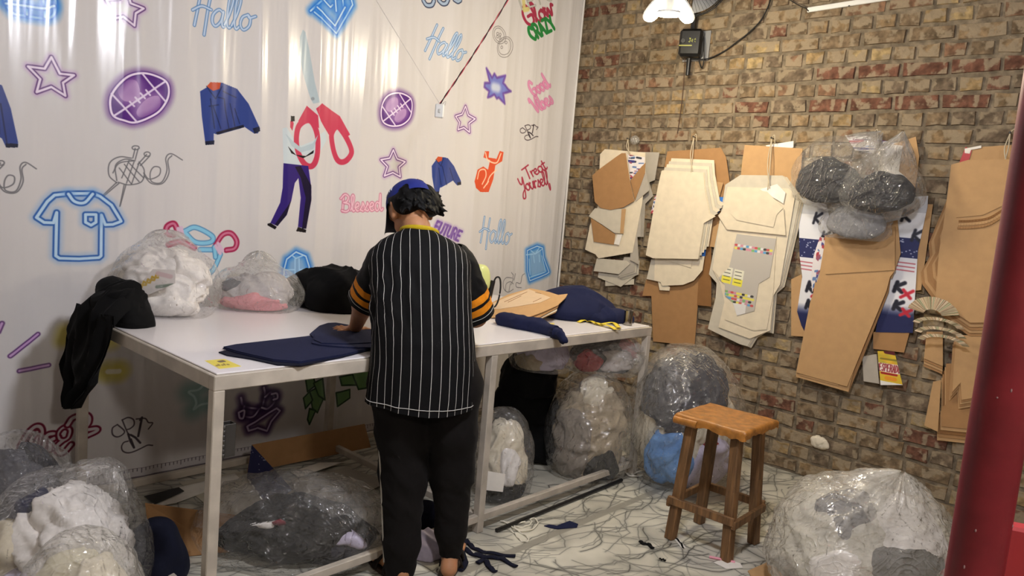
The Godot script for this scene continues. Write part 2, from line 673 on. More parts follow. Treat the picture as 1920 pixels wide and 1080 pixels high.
func room_shell():
	var fl := paint(Color.WHITE, 0.42, 0.0, 0.5)
	fl.albedo_texture = floor_picture()
	fl.uv1_scale = Vector3.ONE
	fl.heightmap_enabled = false
	var st := ST()
	var x0 := -1.6
	var z1 := 2.2
	for c in [[x0, z1], [x0, WALL_Z - 0.1], [WALL_X + 0.1, WALL_Z - 0.1], [x0, z1], [WALL_X + 0.1, WALL_Z - 0.1], [WALL_X + 0.1, z1]]:
		st.set_uv(Vector2((c[0] - 0.6) / 4.2, (c[1] + 3.9) / 4.2))
		st.add_vertex(Vector3(c[0], 0, c[1]))
	structure(st, "floor", fl)
	slab("floor_base", Vector3(x0, -0.12, z1), Vector3(WALL_X + 0.1, -0.004, WALL_Z - 0.1), M.plaster)
	slab("wall_back", Vector3(x0 - 0.1, 0, WALL_Z - 0.12), Vector3(WALL_X + 0.12, 3.4, WALL_Z), M.plaster)
	slab("wall_left", Vector3(x0 - 0.12, 0, WALL_Z), Vector3(x0, 3.4, z1), M.plaster)
	slab("wall_front", Vector3(x0 - 0.1, 0, z1), Vector3(WALL_X + 0.12, 3.4, z1 + 0.12), M.plaster)
	slab("ceiling", Vector3(x0 - 0.12, 3.4, WALL_Z - 0.12), Vector3(WALL_X + 0.2, 3.52, z1 + 0.12), M.plaster)

# printed floor sheet: pale stone with dark wandering veins and grey bands
func floor_picture() -> ImageTexture:
	var S := 1536
	var pr := Print.new()
	pr.begin(S, S, 4.2, 4.2, Vector2(0, 0), Color(0.81, 0.795, 0.735))
	var rng := RandomNumberGenerator.new()
	rng.seed = 77
	# cloudy tone
	var n := FastNoiseLite.new()
	n.frequency = 0.006
	n.fractal_octaves = 4
	n.seed = 9
	var im := n.get_seamless_image(S, S).get_data()
	for i in S * S:
		var g := im[i] / 255.0
		for c in 3:
			pr.px[3 * i + c] = int(clampf(pr.px[3 * i + c] * (0.80 + 0.26 * g), 0, 255))
	var vn := FastNoiseLite.new()
	vn.frequency = 1.6
	vn.seed = 3
	for v in 1500:
		var p := Vector2(rng.randf() * 4.2, rng.randf() * 4.2)
		var ang := rng.randfn(0.25, 0.5)
		if rng.randf() < 0.25:
			ang += PI * 0.5
		var len := rng.randf_range(0.15, 0.75)
		var w := rng.randf_range(0.0007, 0.0027)
		var pts := [p]
		var k := 0.0
		while k < len:
			var stp := 0.035
			ang += rng.randfn(0.0, 0.20) + (rng.randf_range(-1.1, 1.1) if rng.randf() < 0.16 else 0.0)
			ang = lerpf(ang, 0.25 + vn.get_noise_2dv(p) * 1.2, 0.12)
			p += Vector2(cos(ang), sin(ang)) * stp
			pts.append(p)
			k += stp
		if v % 9 == 0:
			pr.stroke(pts, [[rng.randf_range(0.012, 0.03), Color(0.50, 0.49, 0.45), 0.025, 0.34]])
		var tone := rng.randf_range(0.16, 0.46)
		pr.stroke(pts, [[w * 4.0, Color(tone + 0.22, tone + 0.22, tone + 0.19), w * 4.0, 0.35], [w, Color(tone, tone * 0.98, tone * 0.9), 0.002, 0.85]])
	# grey bands
	for b in [[Vector2(0, 1.815), Vector2(4.2, 1.815), 0.022], [Vector2(0, 3.2), Vector2(4.2, 3.2), 0.022], [Vector2(0, 0.42), Vector2(4.2, 0.42), 0.022]]:
		pr.stroke([b[0], b[1]], [[b[2], Color(0.56, 0.545, 0.50), 0.004, 0.9]])
	return pr.texture()

func brick_wall():
	var mortar := paint(Color(0.575, 0.515, 0.425), 0.95)
	mortar.albedo_texture = noise_picture(0.02, 6, 41, 0.62, 1.0)
	mortar.heightmap_enabled = true
	mortar.heightmap_texture = T.rough
	mortar.heightmap_scale = 0.6
	world_map(mortar, 2.2)
	var st := ST()
	chamfer_box(st, Vector3(WALL_X + 0.11, 1.7, (WALL_Z + 2.2) * 0.5), Vector3(0.2, 3.4, 2.2 - WALL_Z), 0.001)
	var wall := structure(st, "wall_right", mortar)
	var smear := solid_picture(Color(0.58, 0.52, 0.43))
	var masks := [threshold_picture(0.012, 61, 0.56, 0.10, 0.85), threshold_picture(0.014, 62, 0.46, 0.12, 0.9)]
	var grain := noise_picture(0.02, 6, 45, 0.55, 1.0)
	var tones := [Color(0.70, 0.59, 0.42), Color(0.63, 0.53, 0.40), Color(0.57, 0.485, 0.38), Color(0.59, 0.45, 0.35), Color(0.52, 0.36, 0.29), Color(0.74, 0.64, 0.46), Color(0.53, 0.46, 0.38), Color(0.61, 0.51, 0.38)]
	var mats := []
	for i in tones.size():
		var m := paint(tones[i], 0.92, 0.0, 0.3)
		m.albedo_texture = grain
		m.heightmap_enabled = true
		m.heightmap_texture = T.rough
		m.heightmap_scale = 0.5
		m.detail_enabled = true
		m.detail_albedo = smear
		m.detail_mask = masks[i % 2]
		m.detail_blend_mode = BaseMaterial3D.BLEND_MODE_MIX
		world_map(m, 2.6)
		mats.append(m)
	var rng := RandomNumberGenerator.new()
	rng.seed = 2024
	# a few worn brick shapes of each length
	var shapes := {}
	for kind in [0, 1]:
		shapes[kind] = []
		for v in 7:
			var b := ST()
			var w := 0.232 if kind == 0 else 0.112
			var h := 0.077
			var pts := []
			for c in [[-1, -1], [0, -1], [1, -1], [1, 1], [0, 1], [-1, 1]]:
				pts.append(Vector2(c[0] * w * 0.5 + rng.randf_range(-0.006, 0.004) * absf(c[0]), c[1] * h * 0.5 + rng.randf_range(-0.005, 0.005)))
			var top := []
			for p in pts:
				top.append(Vector3(-0.004 + rng.randf_range(-0.003, 0.002), p.y * 0.91, p.x * (0.965 if kind == 0 else 0.93)))
			var mid := Vector3(-0.006, 0, 0)
			b.set_smooth_group(-1)
			for i in 6:
				var j := (i + 1) % 6
				var a := Vector3(0.01, pts[i].y, pts[i].x)
				var c := Vector3(0.01, pts[j].y, pts[j].x)
				quad(b, a, c, top[j], top[i])
				tri(b, mid, top[i], top[j])
			b.generate_normals()
			b.index()
			shapes[kind].append(b.commit())
	# courses alternate between headers and stretchers
	var all := []
	var pitch := 0.0955
	for row in 35:
		var y := 0.05 + row * pitch
		var kind := 0 if row % 2 == 0 else 1
		var L := 0.25 if kind == 0 else 0.13
		var z := WALL_Z + 0.02 - rng.randf() * L * 0.5
		while z < 0.9:
			var k := kind
			var len := L
			if kind == 0 and rng.randf() < 0.12:
				k = 1
				len = 0.13
			var c := Vector3(WALL_X + 0.004 + rng.randf_range(-0.003, 0.004), y + rng.randf_range(-0.004, 0.004), z + len * 0.5)
			z += len
			var tone := rng.randi() % 8
			if rng.randf() < 0.3:
				tone = [2, 6, 1][rng.randi() % 3]
			if y > 2.3 and y < 2.6 and c.z > -2.0 and k == 0:
				tone = 4
			# two knocked-out bricks by the corner
			if c.z < -3.45 and c.z > -3.65 and (absf(y - 2.98) < 0.05 or absf(y - 2.42) < 0.05):
				continue
			var covered := false
			for hid in [[-3.35, -3.02, 1.28, 2.05], [-2.95, -2.55, 1.0, 2.05], [-2.5, -1.95, 0.8, 2.1], [-1.9, -1.2, 0.75, 2.05], [-1.05, -0.3, 0.5, 2.1], [-3.8, -1.6, 0.0, 0.6]]:
				if c.z > hid[0] and c.z < hid[1] and y > hid[2] and y < hid[3]:
					covered = true
			var score := c.distance_to(Vector3(0, 1.552, 0)) + (0.0 if k == 0 else 0.25) + (9.0 if covered or c.z > -0.55 else 0.0) + (9.0 if y > 2.95 and c.z > -1.6 else 0.0)
			all.append({"p": c, "k": k, "t": tone, "s": score, "v": rng.randi() % 7, "r": rng.randf_range(-0.012, 0.012)})
	all.sort_custom(func(a, b): return a.s < b.s)
	var rest := []
	for i in mats.size():
		rest.append(ST())
	for i in all.size():
		var b: Dictionary = all[i]
		var x := Transform3D(Basis(Vector3.RIGHT, b.r), b.p)
		if i < 300:
			var o := MeshInstance3D.new()
			o.name = "brick"
			o.mesh = shapes[b.k][b.v]
			o.material_override = mats[b.t]
			wall.add_child(o, true)
			o.transform = x
		else:
			rest[b.t].append_from(shapes[b.k][b.v], 0, x)
	var am := ArrayMesh.new()
	for i in mats.size():
		rest[i].index()
		rest[i].commit(am)
		am.surface_set_material(am.get_surface_count() - 1, mats[i])
	var o := MeshInstance3D.new()
	o.name = "far_bricks"
	o.mesh = am
	o.set_meta("kind", "stuff")
	wall.add_child(o, true)

func solid_picture(c: Color) -> ImageTexture:
	var im := Image.create(8, 8, false, Image.FORMAT_RGB8)
	im.fill(c)
	return ImageTexture.create_from_image(im)

# ---------------------------------------------------------------- flat print
class Print:
	var px := PackedByteArray()
	var w := 0
	var h := 0
	var s := 1.0
	var o := Vector2.ZERO
	func begin(width: int, height: int, mw: float, _mh: float, origin: Vector2, c: Color):
		w = width
		h = height
		s = width / mw
		o = origin
		px.resize(w * h * 3)
		var r := int(c.r * 255)
		var g := int(c.g * 255)
		var b := int(c.b * 255)
		for i in w * h:
			px[3 * i] = r
			px[3 * i + 1] = g
			px[3 * i + 2] = b
	func at(p: Vector2) -> Vector2:
		return (p - o) * s
	func mix(i: int, c: Color, a: float):
		var j := 3 * i
		px[j] = int(px[j] + (c.r * 255.0 - px[j]) * a)
		px[j + 1] = int(px[j + 1] + (c.g * 255.0 - px[j + 1]) * a)
		px[j + 2] = int(px[j + 2] + (c.b * 255.0 - px[j + 2]) * a)
	# layers: [half width, colour, softness, strength], metres
	func stroke(pts: Array, layers: Array):
		var R := 0.0
		for l in layers:
			R = maxf(R, l[0] + l[2])
		R = R * s + 1.5
		var lo := Vector2(1e9, 1e9)
		var hi := -lo
		var q := []
		for p in pts:
			var t := at(p)
			q.append(t)
			lo = lo.min(t)
			hi = hi.max(t)
		var x0 := maxi(0, int(lo.x - R))
		var x1 := mini(w - 1, int(hi.x + R))
		var y0 := maxi(0, int(lo.y - R))
		var y1 := mini(h - 1, int(hi.y + R))
		if x1 < x0 or y1 < y0:
			return
		var bw := x1 - x0 + 1
		var buf := PackedFloat32Array()
		buf.resize(bw * (y1 - y0 + 1))
		buf.fill(1e6)
		for i in q.size() - 1:
			var a: Vector2 = q[i]
			var b: Vector2 = q[i + 1]
			var ab := b - a
			var l2 := maxf(ab.length_squared(), 1e-6)
			for y in range(maxi(y0, int(minf(a.y, b.y) - R)), mini(y1, int(maxf(a.y, b.y) + R)) + 1):
				for x in range(maxi(x0, int(minf(a.x, b.x) - R)), mini(x1, int(maxf(a.x, b.x) + R)) + 1):
					var p := Vector2(x + 0.5, y + 0.5)
					var t := clampf((p - a).dot(ab) / l2, 0.0, 1.0)
					var d := p.distance_squared_to(a + ab * t)
					var k := (y - y0) * bw + x - x0
					if d < buf[k]:
						buf[k] = d
		for l in layers:
			var half: float = l[0] * s
			var soft: float = maxf(l[2] * s, 0.7)
			var lim := (half + soft) * (half + soft)
			for y in range(y0, y1 + 1):
				for x in bw:
					var d2 := buf[(y - y0) * bw + x]
					if d2 < lim:
						var d := sqrt(d2)
						var a: float = l[3] * (1.0 - smoothstep(half - soft, half + soft, d))
						mix(y * w + x0 + x, l[1], a)
	func fill(pts: Array, c: Color, strength := 1.0):
		var q := []
		var lo := 1e9
		var hi := -1e9
		for p in pts:
			var t := at(p)
			q.append(t)
			lo = minf(lo, t.y)
			hi = maxf(hi, t.y)
		for y in range(maxi(0, int(lo)), mini(h - 1, int(hi) + 1) + 1):
			var xs := []
			var yy := y + 0.5
			for i in q.size():
				var a: Vector2 = q[i]
				var b: Vector2 = q[(i + 1) % q.size()]
				if (a.y <= yy) != (b.y <= yy):
					xs.append(a.x + (b.x - a.x) * (yy - a.y) / (b.y - a.y))
			xs.sort()
			for i in xs.size() / 2:
				var xa: float = xs[2 * i]
				var xb: float = xs[2 * i + 1]
				for x in range(maxi(0, int(xa)), mini(w - 1, int(xb)) + 1):
					var cov := clampf(minf(xb, x + 1.0) - maxf(xa, float(x)), 0.0, 1.0)
					mix(y * w + x, c, cov * strength)
	func texture() -> ImageTexture:
		return ImageTexture.create_from_image(Image.create_from_data(w, h, false, Image.FORMAT_RGB8, px))

# strokes and fills of the printed banner in millimetres: [style, closed, smooth, x, y, ...]
const ART := [
	["nblue",0,1,[876,2249,879,2210,907,2172,952,2173,1016,2178,1054,2197,1064,2246,1057,2296]],
	["nblue",0,1,[951,2259,957,2179]],
	["nblue",0,1,[1015,2275,1024,2185]],
	["nblue",0,1,[881,2205,952,2213,1020,2220,1058,2240]],
	["npurp",1,0,[1269,2320,1297,2277,1287,2239,1340,2262,1389,2233,1393,2290,1429,2321,1370,2329,1350,2395,1321,2338]],
	["npurp",1,0,[1052,2022,1086,1958,1143,1962,1099,1921,1110,1866,1054,1895,998,1863,1011,1921,964,1965,1027,1968]],
	["fpurp",1,1,[1429,2024,1486,2025,1542,2006,1558,1961,1545,1906,1503,1847,1413,1793,1358,1793,1312,1807,1297,1850,1301,1901,1332,1957,1374,2001]],
	["lpurp",1,1,[1353,1972,1408,1982,1421,1904,1356,1882,1327,1922]],
	["lpurp",1,1,[1455,1909,1512,1930,1514,1872,1435,1819,1412,1845]],
	["npurp2",1,1,[1429,2024,1486,2025,1542,2006,1558,1961,1545,1906,1503,1847,1413,1793,1358,1793,1312,1807,1297,1850,1301,1901,1332,1957,1374,2001]],
	["wline",0,0,[1301,1907,1416,1793]],
	["wline",0,0,[1429,2024,1545,1910]],
	["wline",0,0,[1312,1807,1539,2005]],
	["wline",0,0,[1380,1883,1400,1866]],
	["wline",0,0,[1404,1907,1424,1887]],
	["wline",0,0,[1426,1930,1447,1910]],
	["wline",0,0,[1451,1949,1471,1929]],
	["fpurp",1,1,[2944,2187,3010,2189,3066,2169,3081,2117,3065,2050,3010,2003,2930,1982,2864,1995,2841,2042,2847,2106,2882,2159]],
	["lpurp",1,1,[2892,2138,2947,2160,2959,2111,2906,2065,2872,2085]],
	["lpurp",1,1,[2962,2073,3026,2102,3030,2057,2976,2011,2942,2025]],
	["npurp2",1,1,[2944,2187,3010,2189,3066,2169,3081,2117,3065,2050,3010,2003,2930,1982,2864,1995,2841,2042,2847,2106,2882,2159]],
	["wline",0,0,[2843,2093,2954,1987]],
	["wline",0,0,[2964,2188,3079,2084]],
	["wline",0,0,[2859,2001,3065,2173]],
	["wline",0,0,[2914,2072,2937,2050]],
	["wline",0,0,[2936,2092,2958,2070]],
	["wline",0,0,[2959,2111,2983,2089]],
	["wline",0,0,[2982,2127,3004,2108]],
	["npurp",1,0,[2950,1838,2984,1786,3053,1774,3004,1736,3019,1676,2959,1697,2896,1670,2914,1730,2862,1767,2927,1784]],
	["npurp",1,0,[3538,2198,3571,2144,3633,2127,3583,2089,3594,2031,3538,2055,3482,2033,3492,2083,3448,2118,3509,2141]],
	["hblue",0,1,[1699,2480,1686,2390,1671,2301]],
	["hblue",0,1,[1750,2479,1737,2397,1722,2266]],
	["hblue",0,1,[1659,2371,1704,2401,1752,2395]],
	["hblue",0,1,[1812,2394,1790,2404,1764,2376,1760,2339,1777,2321,1803,2352,1815,2400,1808,2349,1815,2325,1833,2343]],
	["hblue",0,1,[1823,2338,1851,2403,1868,2471,1859,2494,1845,2460,1837,2360,1847,2329,1868,2347]],
	["hblue",0,1,[1863,2343,1891,2408,1908,2476,1900,2500,1885,2465,1878,2365,1888,2333,1909,2352]],
	["hblue",0,1,[1950,2419,1921,2399,1911,2361,1929,2338,1957,2362,1963,2400,1950,2419,1958,2404,1990,2420]],
	["hblue",0,1,[3236,2667,3197,2577,3156,2488]],
	["hblue",0,1,[3287,2656,3250,2574,3196,2444]],
	["hblue",0,1,[3165,2563,3218,2584,3264,2569]],
	["hblue",0,1,[3322,2557,3304,2571,3270,2547,3255,2511,3266,2489,3301,2516,3327,2562,3305,2511,3304,2486,3327,2501]],
	["hblue",0,1,[3316,2498,3363,2559,3400,2625,3399,2651,3374,2618,3337,2518,3337,2483,3363,2499]],
	["hblue",0,1,[3356,2495,3404,2556,3441,2623,3440,2649,3415,2616,3377,2515,3378,2480,3404,2496]],
	["hblue",0,1,[3464,2557,3430,2541,3409,2504,3419,2477,3453,2496,3470,2534,3464,2557,3467,2539,3503,2550]],
	["hblue",0,1,[3809,1459,3801,1367,3790,1275]],
	["hblue",0,1,[3865,1449,3855,1365,3848,1229]],
	["hblue",0,1,[3773,1351,3819,1375,3872,1360]],
	["hblue",0,1,[3936,1349,3913,1363,3886,1338,3884,1300,3903,1277,3930,1306,3940,1355,3935,1302,3944,1275,3962,1292]],
	["hblue",0,1,[3951,1288,3977,1352,3991,1420,3981,1446,3967,1412,3966,1309,3978,1274,4000,1290]],
	["hblue",0,1,[3994,1286,4020,1350,4034,1419,4024,1445,4010,1411,4009,1307,4022,1272,4043,1288]],
	["hblue",0,1,[4082,1352,4053,1336,4045,1297,4065,1269,4093,1290,4097,1329,4082,1352,4092,1334,4124,1346]],
	["hdark",0,1,[3112,2787,3141,2767,3182,2777,3197,2806]],
	["hdark",0,1,[3235,2819,3265,2806,3293,2815,3305,2839]],
	["hdark",0,1,[3355,2852,3385,2848,3406,2862]],
	["fblue",1,0,[2318,2534,2390,2646,2577,2695,2583,2620,2485,2452]],
	["nblue",0,0,[2311,2526,2407,2637,2561,2677,2582,2627,2486,2445,2443,2470,2334,2525]],
	["nblue",0,0,[2368,2613,2435,2577,2450,2594]],
	["nblue",0,0,[2464,2638,2477,2566]],
	["nblue",0,0,[2512,2651,2526,2585]],
	["nblue",0,0,[2348,2555,2475,2484,2533,2601]],
	["denim",1,0,[1765,2027,1822,2050,1910,2034,1975,1968,2042,1848,2032,1821,2011,1818,1953,1849,1940,1835,1814,1786,1791,1789,1793,1740,1752,1728,1727,1868,1713,1988]],
	["orange",1,0,[1746,2018,1764,2042,1816,2049,1811,2017,1779,2001]],
	["navyf",1,0,[1749,1744,1796,1755,1795,1734,1752,1726]],
	["navyf",1,0,[2003,1843,2037,1858,2043,1835,2015,1816]],
	["navyf",1,0,[1801,1797,1953,1856,1958,1843,1808,1785]],
	["dline",0,0,[1746,2018,1793,1964,1823,2031]],
	["dline",0,0,[1806,1973,1839,1972,1849,1911,1873,1825]],
	["dline",0,0,[1782,1925,1826,1819]],
	["dline",0,0,[1768,1960,1794,1815]],
	["dline",0,0,[1901,1931,1932,1859]],
	["dline",0,0,[1873,1952,1906,1843]],
	["dline",0,0,[1763,1922,1808,1936]],
	["dline",0,0,[1831,2008,1905,1989]],
	["denim",1,0,[3308,1807,3351,1838,3408,1835,3470,1788,3548,1697,3555,1669,3516,1661,3471,1690,3377,1638,3363,1633,3358,1587,3327,1584,3291,1702,3281,1770]],
	["orange",1,0,[3308,1813,3327,1837,3364,1837,3360,1812,3331,1799]],
	["navyf",1,0,[3325,1602,3360,1609,3359,1584,3329,1582]],
	["navyf",1,0,[3514,1680,3552,1690,3555,1669,3522,1661]],
	["dline",0,0,[3311,1814,3358,1777,3371,1827]],
	["dline",0,0,[3367,1778,3417,1658]],
	["dline",0,0,[3341,1762,3370,1654]],
	["dline",0,0,[3433,1771,3474,1697]],
	["denim",1,0,[831,1879,871,1870,903,1778,931,1641,930,1620,888,1615,873,1650,833,1665]],
	["orange",1,0,[831,1879,840,1880,840,1870]],
	["navyf",1,0,[886,1631,932,1634,930,1618,888,1613]],
	["dline",0,0,[867,1793,891,1631]],
	["dline",0,0,[858,1853,864,1669]],
	["gray",0,1,[1396,1622,1341,1622,1301,1589,1300,1532,1333,1500]],
	["gray",0,1,[1408,1612,1363,1613,1326,1580,1333,1511]],
	["gray",0,1,[1413,1612,1342,1593,1316,1545]],
	["gray",0,1,[1342,1570,1400,1499]],
	["gray",0,1,[1364,1590,1433,1514]],
	["gray",0,1,[1386,1598,1453,1533]],
	["gray",0,1,[1354,1525,1385,1609]],
	["gray",0,1,[1377,1503,1408,1606]],
	["gray",0,1,[1400,1499,1430,1602]],
	["gray",0,1,[1430,1608,1454,1569,1444,1515,1389,1495,1339,1503]],
	["gray",0,1,[1452,1557,1479,1530,1525,1552,1529,1588,1500,1591,1483,1560,1491,1519,1538,1519,1562,1579,1555,1639,1580,1663,1636,1638]],
	["gray",0,1,[1455,1543,1491,1510,1544,1515,1572,1568,1565,1628,1583,1654]],
	["gray",0,0,[1411,1670,1402,1623]],
	["gray",0,0,[1423,1666,1413,1618]],
	["gray",0,0,[1463,1647,1425,1596]],
	["gray",0,0,[1477,1640,1436,1591]],
	["gray",0,0,[1333,1502,1272,1432]],
	["gray",0,0,[1342,1498,1276,1429]],
	["gray",0,0,[1366,1493,1349,1390]],
	["gray",0,0,[1375,1497,1351,1394]],
	["gray",1,0,[1428,1675,1428,1672,1425,1669,1422,1666,1418,1665,1413,1664,1408,1664,1404,1664,1400,1666,1398,1668,1397,1671,1398,1674,1400,1677,1403,1679,1407,1681,1412,1682,1417,1682,1422,1682,1425,1680,1427,1678]],
	["gray",1,0,[1480,1650,1480,1647,1478,1643,1475,1641,1470,1639,1466,1638,1461,1638,1457,1639,1454,1641,1452,1644,1451,1647,1451,1650,1453,1653,1457,1656,1461,1658,1465,1659,1470,1659,1474,1658,1477,1656,1480,1653]],
	["gray",0,1,[817,1525,774,1526,742,1497,741,1446,766,1418]],
	["gray",0,1,[826,1515,791,1517,762,1489,766,1428]],
	["gray",0,1,[830,1516,774,1500,753,1457]],
	["gray",0,1,[774,1480,818,1416]],
	["gray",0,1,[791,1497,844,1428]],
	["gray",0,1,[808,1503,860,1445]],
	["gray",0,1,[783,1439,808,1514]],
	["gray",0,1,[800,1420,826,1510]],
	["gray",0,1,[818,1416,843,1507]],
	["gray",0,1,[843,1512,861,1477,853,1429,809,1412,770,1420]],
	["gray",0,1,[860,1466,879,1442,915,1460,919,1492,897,1496,884,1468,888,1432,925,1431,944,1484,940,1537,960,1558,1002,1534]],
	["gray",0,1,[861,1454,889,1424,929,1427,952,1474,947,1527,962,1550]],
	["gray",0,0,[830,1567,821,1525]],
	["gray",0,0,[838,1563,830,1521]],
	["gray",0,0,[869,1546,839,1501]],
	["gray",0,0,[880,1539,848,1497]],
	["gray",0,0,[766,1420,718,1358]],
	["gray",0,0,[773,1416,720,1355]],
	["gray",0,0,[792,1411,777,1320]],
	["gray",0,0,[799,1415,779,1323]],
	["gray",1,0,[843,1571,842,1568,840,1566,838,1564,834,1562,831,1561,827,1561,823,1562,821,1564,819,1566,818,1568,819,1571,821,1573,823,1575,827,1577,830,1578,834,1578,838,1577,840,1575,842,1573]],
	["gray",1,0,[883,1548,882,1545,881,1542,878,1540,875,1538,871,1537,868,1537,865,1538,862,1540,860,1543,860,1546,860,1549,862,1551,864,1554,868,1555,871,1556,875,1556,878,1555,881,1553,882,1551]],
	["tblue",1,0,[1131,1435,1076,1424,1048,1394,1006,1321,1037,1300,1074,1300,1086,1347,1086,1151,1101,1140,1182,1138,1266,1144,1275,1153,1272,1345,1290,1300,1322,1303,1358,1320,1314,1394,1265,1431,1233,1443]],
	["tblue",0,1,[1131,1433,1157,1401,1198,1398,1233,1440]],
	["tblue",1,0,[1204,1344,1249,1346,1250,1310,1229,1295,1205,1308]],
	["nred",0,1,[1624,1288,1605,1319,1575,1305,1572,1274,1601,1263,1625,1282]],
	["nred",0,1,[1584,1213,1645,1229,1716,1199]],
	["nred",0,1,[1827,1218,1865,1271,1912,1279,1946,1240,1937,1200,1889,1189]],
	["ncyan",0,1,[1662,1283,1718,1304,1805,1263,1797,1230,1721,1228,1662,1277]],
	["ncyan",0,0,[1746,1190,1817,1191]],
	["ncyan",0,1,[1856,1166,1825,1094,1793,1061]],
	["ncyan",0,0,[1820,1205,1829,1152]],
	["pinkl",0,0,[1628,1295,1634,1270]],
	["pinkl",0,0,[1643,1299,1650,1270]],
	["pinkl",0,0,[1840,1224,1868,1186]],
	["pinkl",0,0,[1827,1211,1855,1172]],
	["blade",1,0,[2271,2417,2255,2374,2257,2281,2286,2180,2341,2053,2359,2029,2398,2042,2359,2152,2316,2320,2287,2407]],
	["bladed",1,0,[2365,2057,2365,2054,2363,2051,2361,2049,2358,2047,2355,2046,2351,2046,2348,2047,2346,2048,2344,2051,2343,2054,2343,2057,2345,2060,2347,2062,2350,2064,2353,2065,2357,2065,2360,2064,2363,2063,2364,2060]],
	["fred",1,0,[2320,2012,2392,1968,2403,1897,2366,1920,2318,1920,2286,1881,2271,1920]],
	["fred",1,0,[2377,2004,2415,2040,2544,1987,2620,1890,2587,1864,2532,1914,2500,1881,2476,1871,2413,1940]],
	["skinb",1,0,[2175,1866,2197,1876,2246,1821,2295,1786,2373,1823,2395,1854,2450,1889,2462,1834,2425,1773,2362,1741,2298,1738,2316,1706,2286,1678,2191,1679]],
	["ring",1,1,[2318,1929,2353,1929,2384,1887,2401,1827,2402,1743,2381,1687,2347,1678,2308,1705,2275,1763,2264,1830,2276,1893]],
	["ring",1,1,[2531,1925,2576,1891,2621,1832,2637,1783,2605,1735,2563,1724,2530,1756,2504,1825,2497,1881]],
	["skinb2",1,0,[2192,1841,2234,1779,2298,1749,2376,1777,2399,1861,2370,1809,2296,1777,2240,1807]],
	["blk",1,0,[2211,1774,2267,1732,2330,1732,2379,1772,2377,1754,2315,1719,2236,1738]],
	["fred",1,0,[2219,1913,2233,1921,2242,1902,2236,1861,2220,1879]],
	["blk",1,0,[2221,1940,2245,1943,2247,1916,2223,1910]],
	["fred",1,0,[2377,1879,2393,1875,2387,1846]],
	["indigo",1,0,[2191,1679,2350,1678,2377,1557,2382,1487,2356,1322,2305,1330,2313,1496,2291,1606,2269,1576,2252,1478,2225,1407,2176,1329,2133,1345,2184,1460,2194,1543]],
	["indigod",1,0,[2264,1666,2302,1674,2376,1571,2382,1487,2360,1322,2332,1321,2345,1498,2306,1607]],
	["indigod",1,0,[2252,1478,2226,1393,2176,1329,2160,1338,2223,1435]],
	["blk",1,0,[2133,1345,2115,1340,2116,1331,2162,1310,2172,1325]],
	["blk",1,0,[2305,1330,2294,1305,2358,1298,2360,1315]],
	["npink",0,1,[2602,1530,2602,1482,2602,1434]],
	["npink",0,1,[2585,1509,2611,1535,2636,1521,2625,1493,2606,1487,2641,1480,2648,1452,2626,1434,2597,1438]],
	["npink",0,1,[2656,1445,2669,1483,2673,1522,2664,1535,2658,1516,2665,1458,2676,1440,2690,1451]],
	["npink",0,1,[2687,1460,2713,1472,2712,1487,2697,1488,2689,1465,2702,1443,2721,1448,2732,1461]],
	["npink",0,1,[2726,1448,2742,1479,2744,1494,2758,1466,2751,1445,2733,1449]],
	["npink",0,1,[2761,1451,2778,1482,2780,1497,2794,1468,2787,1448,2769,1452]],
	["npink",0,1,[2798,1469,2825,1481,2824,1497,2808,1497,2800,1474,2813,1451,2833,1457,2844,1470]],
	["npink",0,1,[2874,1497,2853,1503,2841,1477,2854,1453,2872,1470,2876,1555,2882,1476,2892,1456,2901,1467]],
	["vpink",0,1,[4189,2463,4156,2473,4164,2434,4204,2398,4245,2388,4250,2411,4224,2436,4204,2425]],
	["vpink",0,1,[4251,2456,4245,2439,4264,2420,4291,2415,4294,2434,4273,2452,4251,2456,4267,2452,4278,2469]],
	["vpink",0,1,[4291,2480,4285,2463,4304,2443,4331,2439,4334,2458,4313,2476,4291,2480,4307,2476,4318,2493]],
	["vpink",0,1,[4345,2505,4321,2501,4334,2475,4368,2461,4369,2482,4293,2553,4372,2491,4399,2479,4397,2492]],
	["vpink",0,1,[4183,2328,4178,2346,4290,2275,4251,2334,4227,2374]],
	["vpink",0,1,[4273,2333,4308,2305,4333,2298,4333,2312]],
	["vpink",0,1,[4259,2348,4257,2352]],
	["vpink",0,1,[4249,2386,4306,2338,4343,2311,4366,2317,4355,2345,4319,2355,4318,2331]],
	["vpink",0,1,[4368,2345,4386,2369,4371,2382,4353,2374,4365,2351,4400,2337,4417,2352,4417,2369]],
	["vpink",0,1,[4422,2354,4412,2390,4400,2404,4441,2386,4453,2365,4429,2359]],
	["tred",0,1,[4170,1828,4202,1849,4233,1870]],
	["tred",0,1,[4204,1850,4234,1812,4262,1772]],
	["tred",0,1,[4260,1825,4298,1790]],
	["tred",0,1,[4275,1811,4277,1830,4292,1835]],
	["tred",0,1,[4311,1818,4332,1838,4321,1850,4303,1843,4310,1822,4339,1810,4357,1823,4360,1839]],
	["tred",0,1,[4377,1874,4353,1870,4345,1850,4361,1834,4387,1833,4393,1855,4377,1878,4399,1855,4419,1848,4424,1861]],
	["tred",0,1,[4376,1914,4419,1870,4445,1861,4451,1874]],
	["tred",0,1,[4380,1889,4410,1906]],
	["tred",0,1,[4135,1758,4167,1724,4189,1725,4181,1773,4220,1694,4240,1627,4216,1620,4209,1658,4229,1697]],
	["tred",0,1,[4241,1732,4228,1717,4237,1694,4260,1684,4271,1701,4259,1723,4241,1732,4254,1724,4271,1738]],
	["tred",0,1,[4259,1740,4282,1707,4306,1697,4310,1721,4296,1751,4321,1712,4337,1712]],
	["tred",0,1,[4309,1755,4340,1707]],
	["tred",0,1,[4322,1735,4325,1757,4339,1758]],
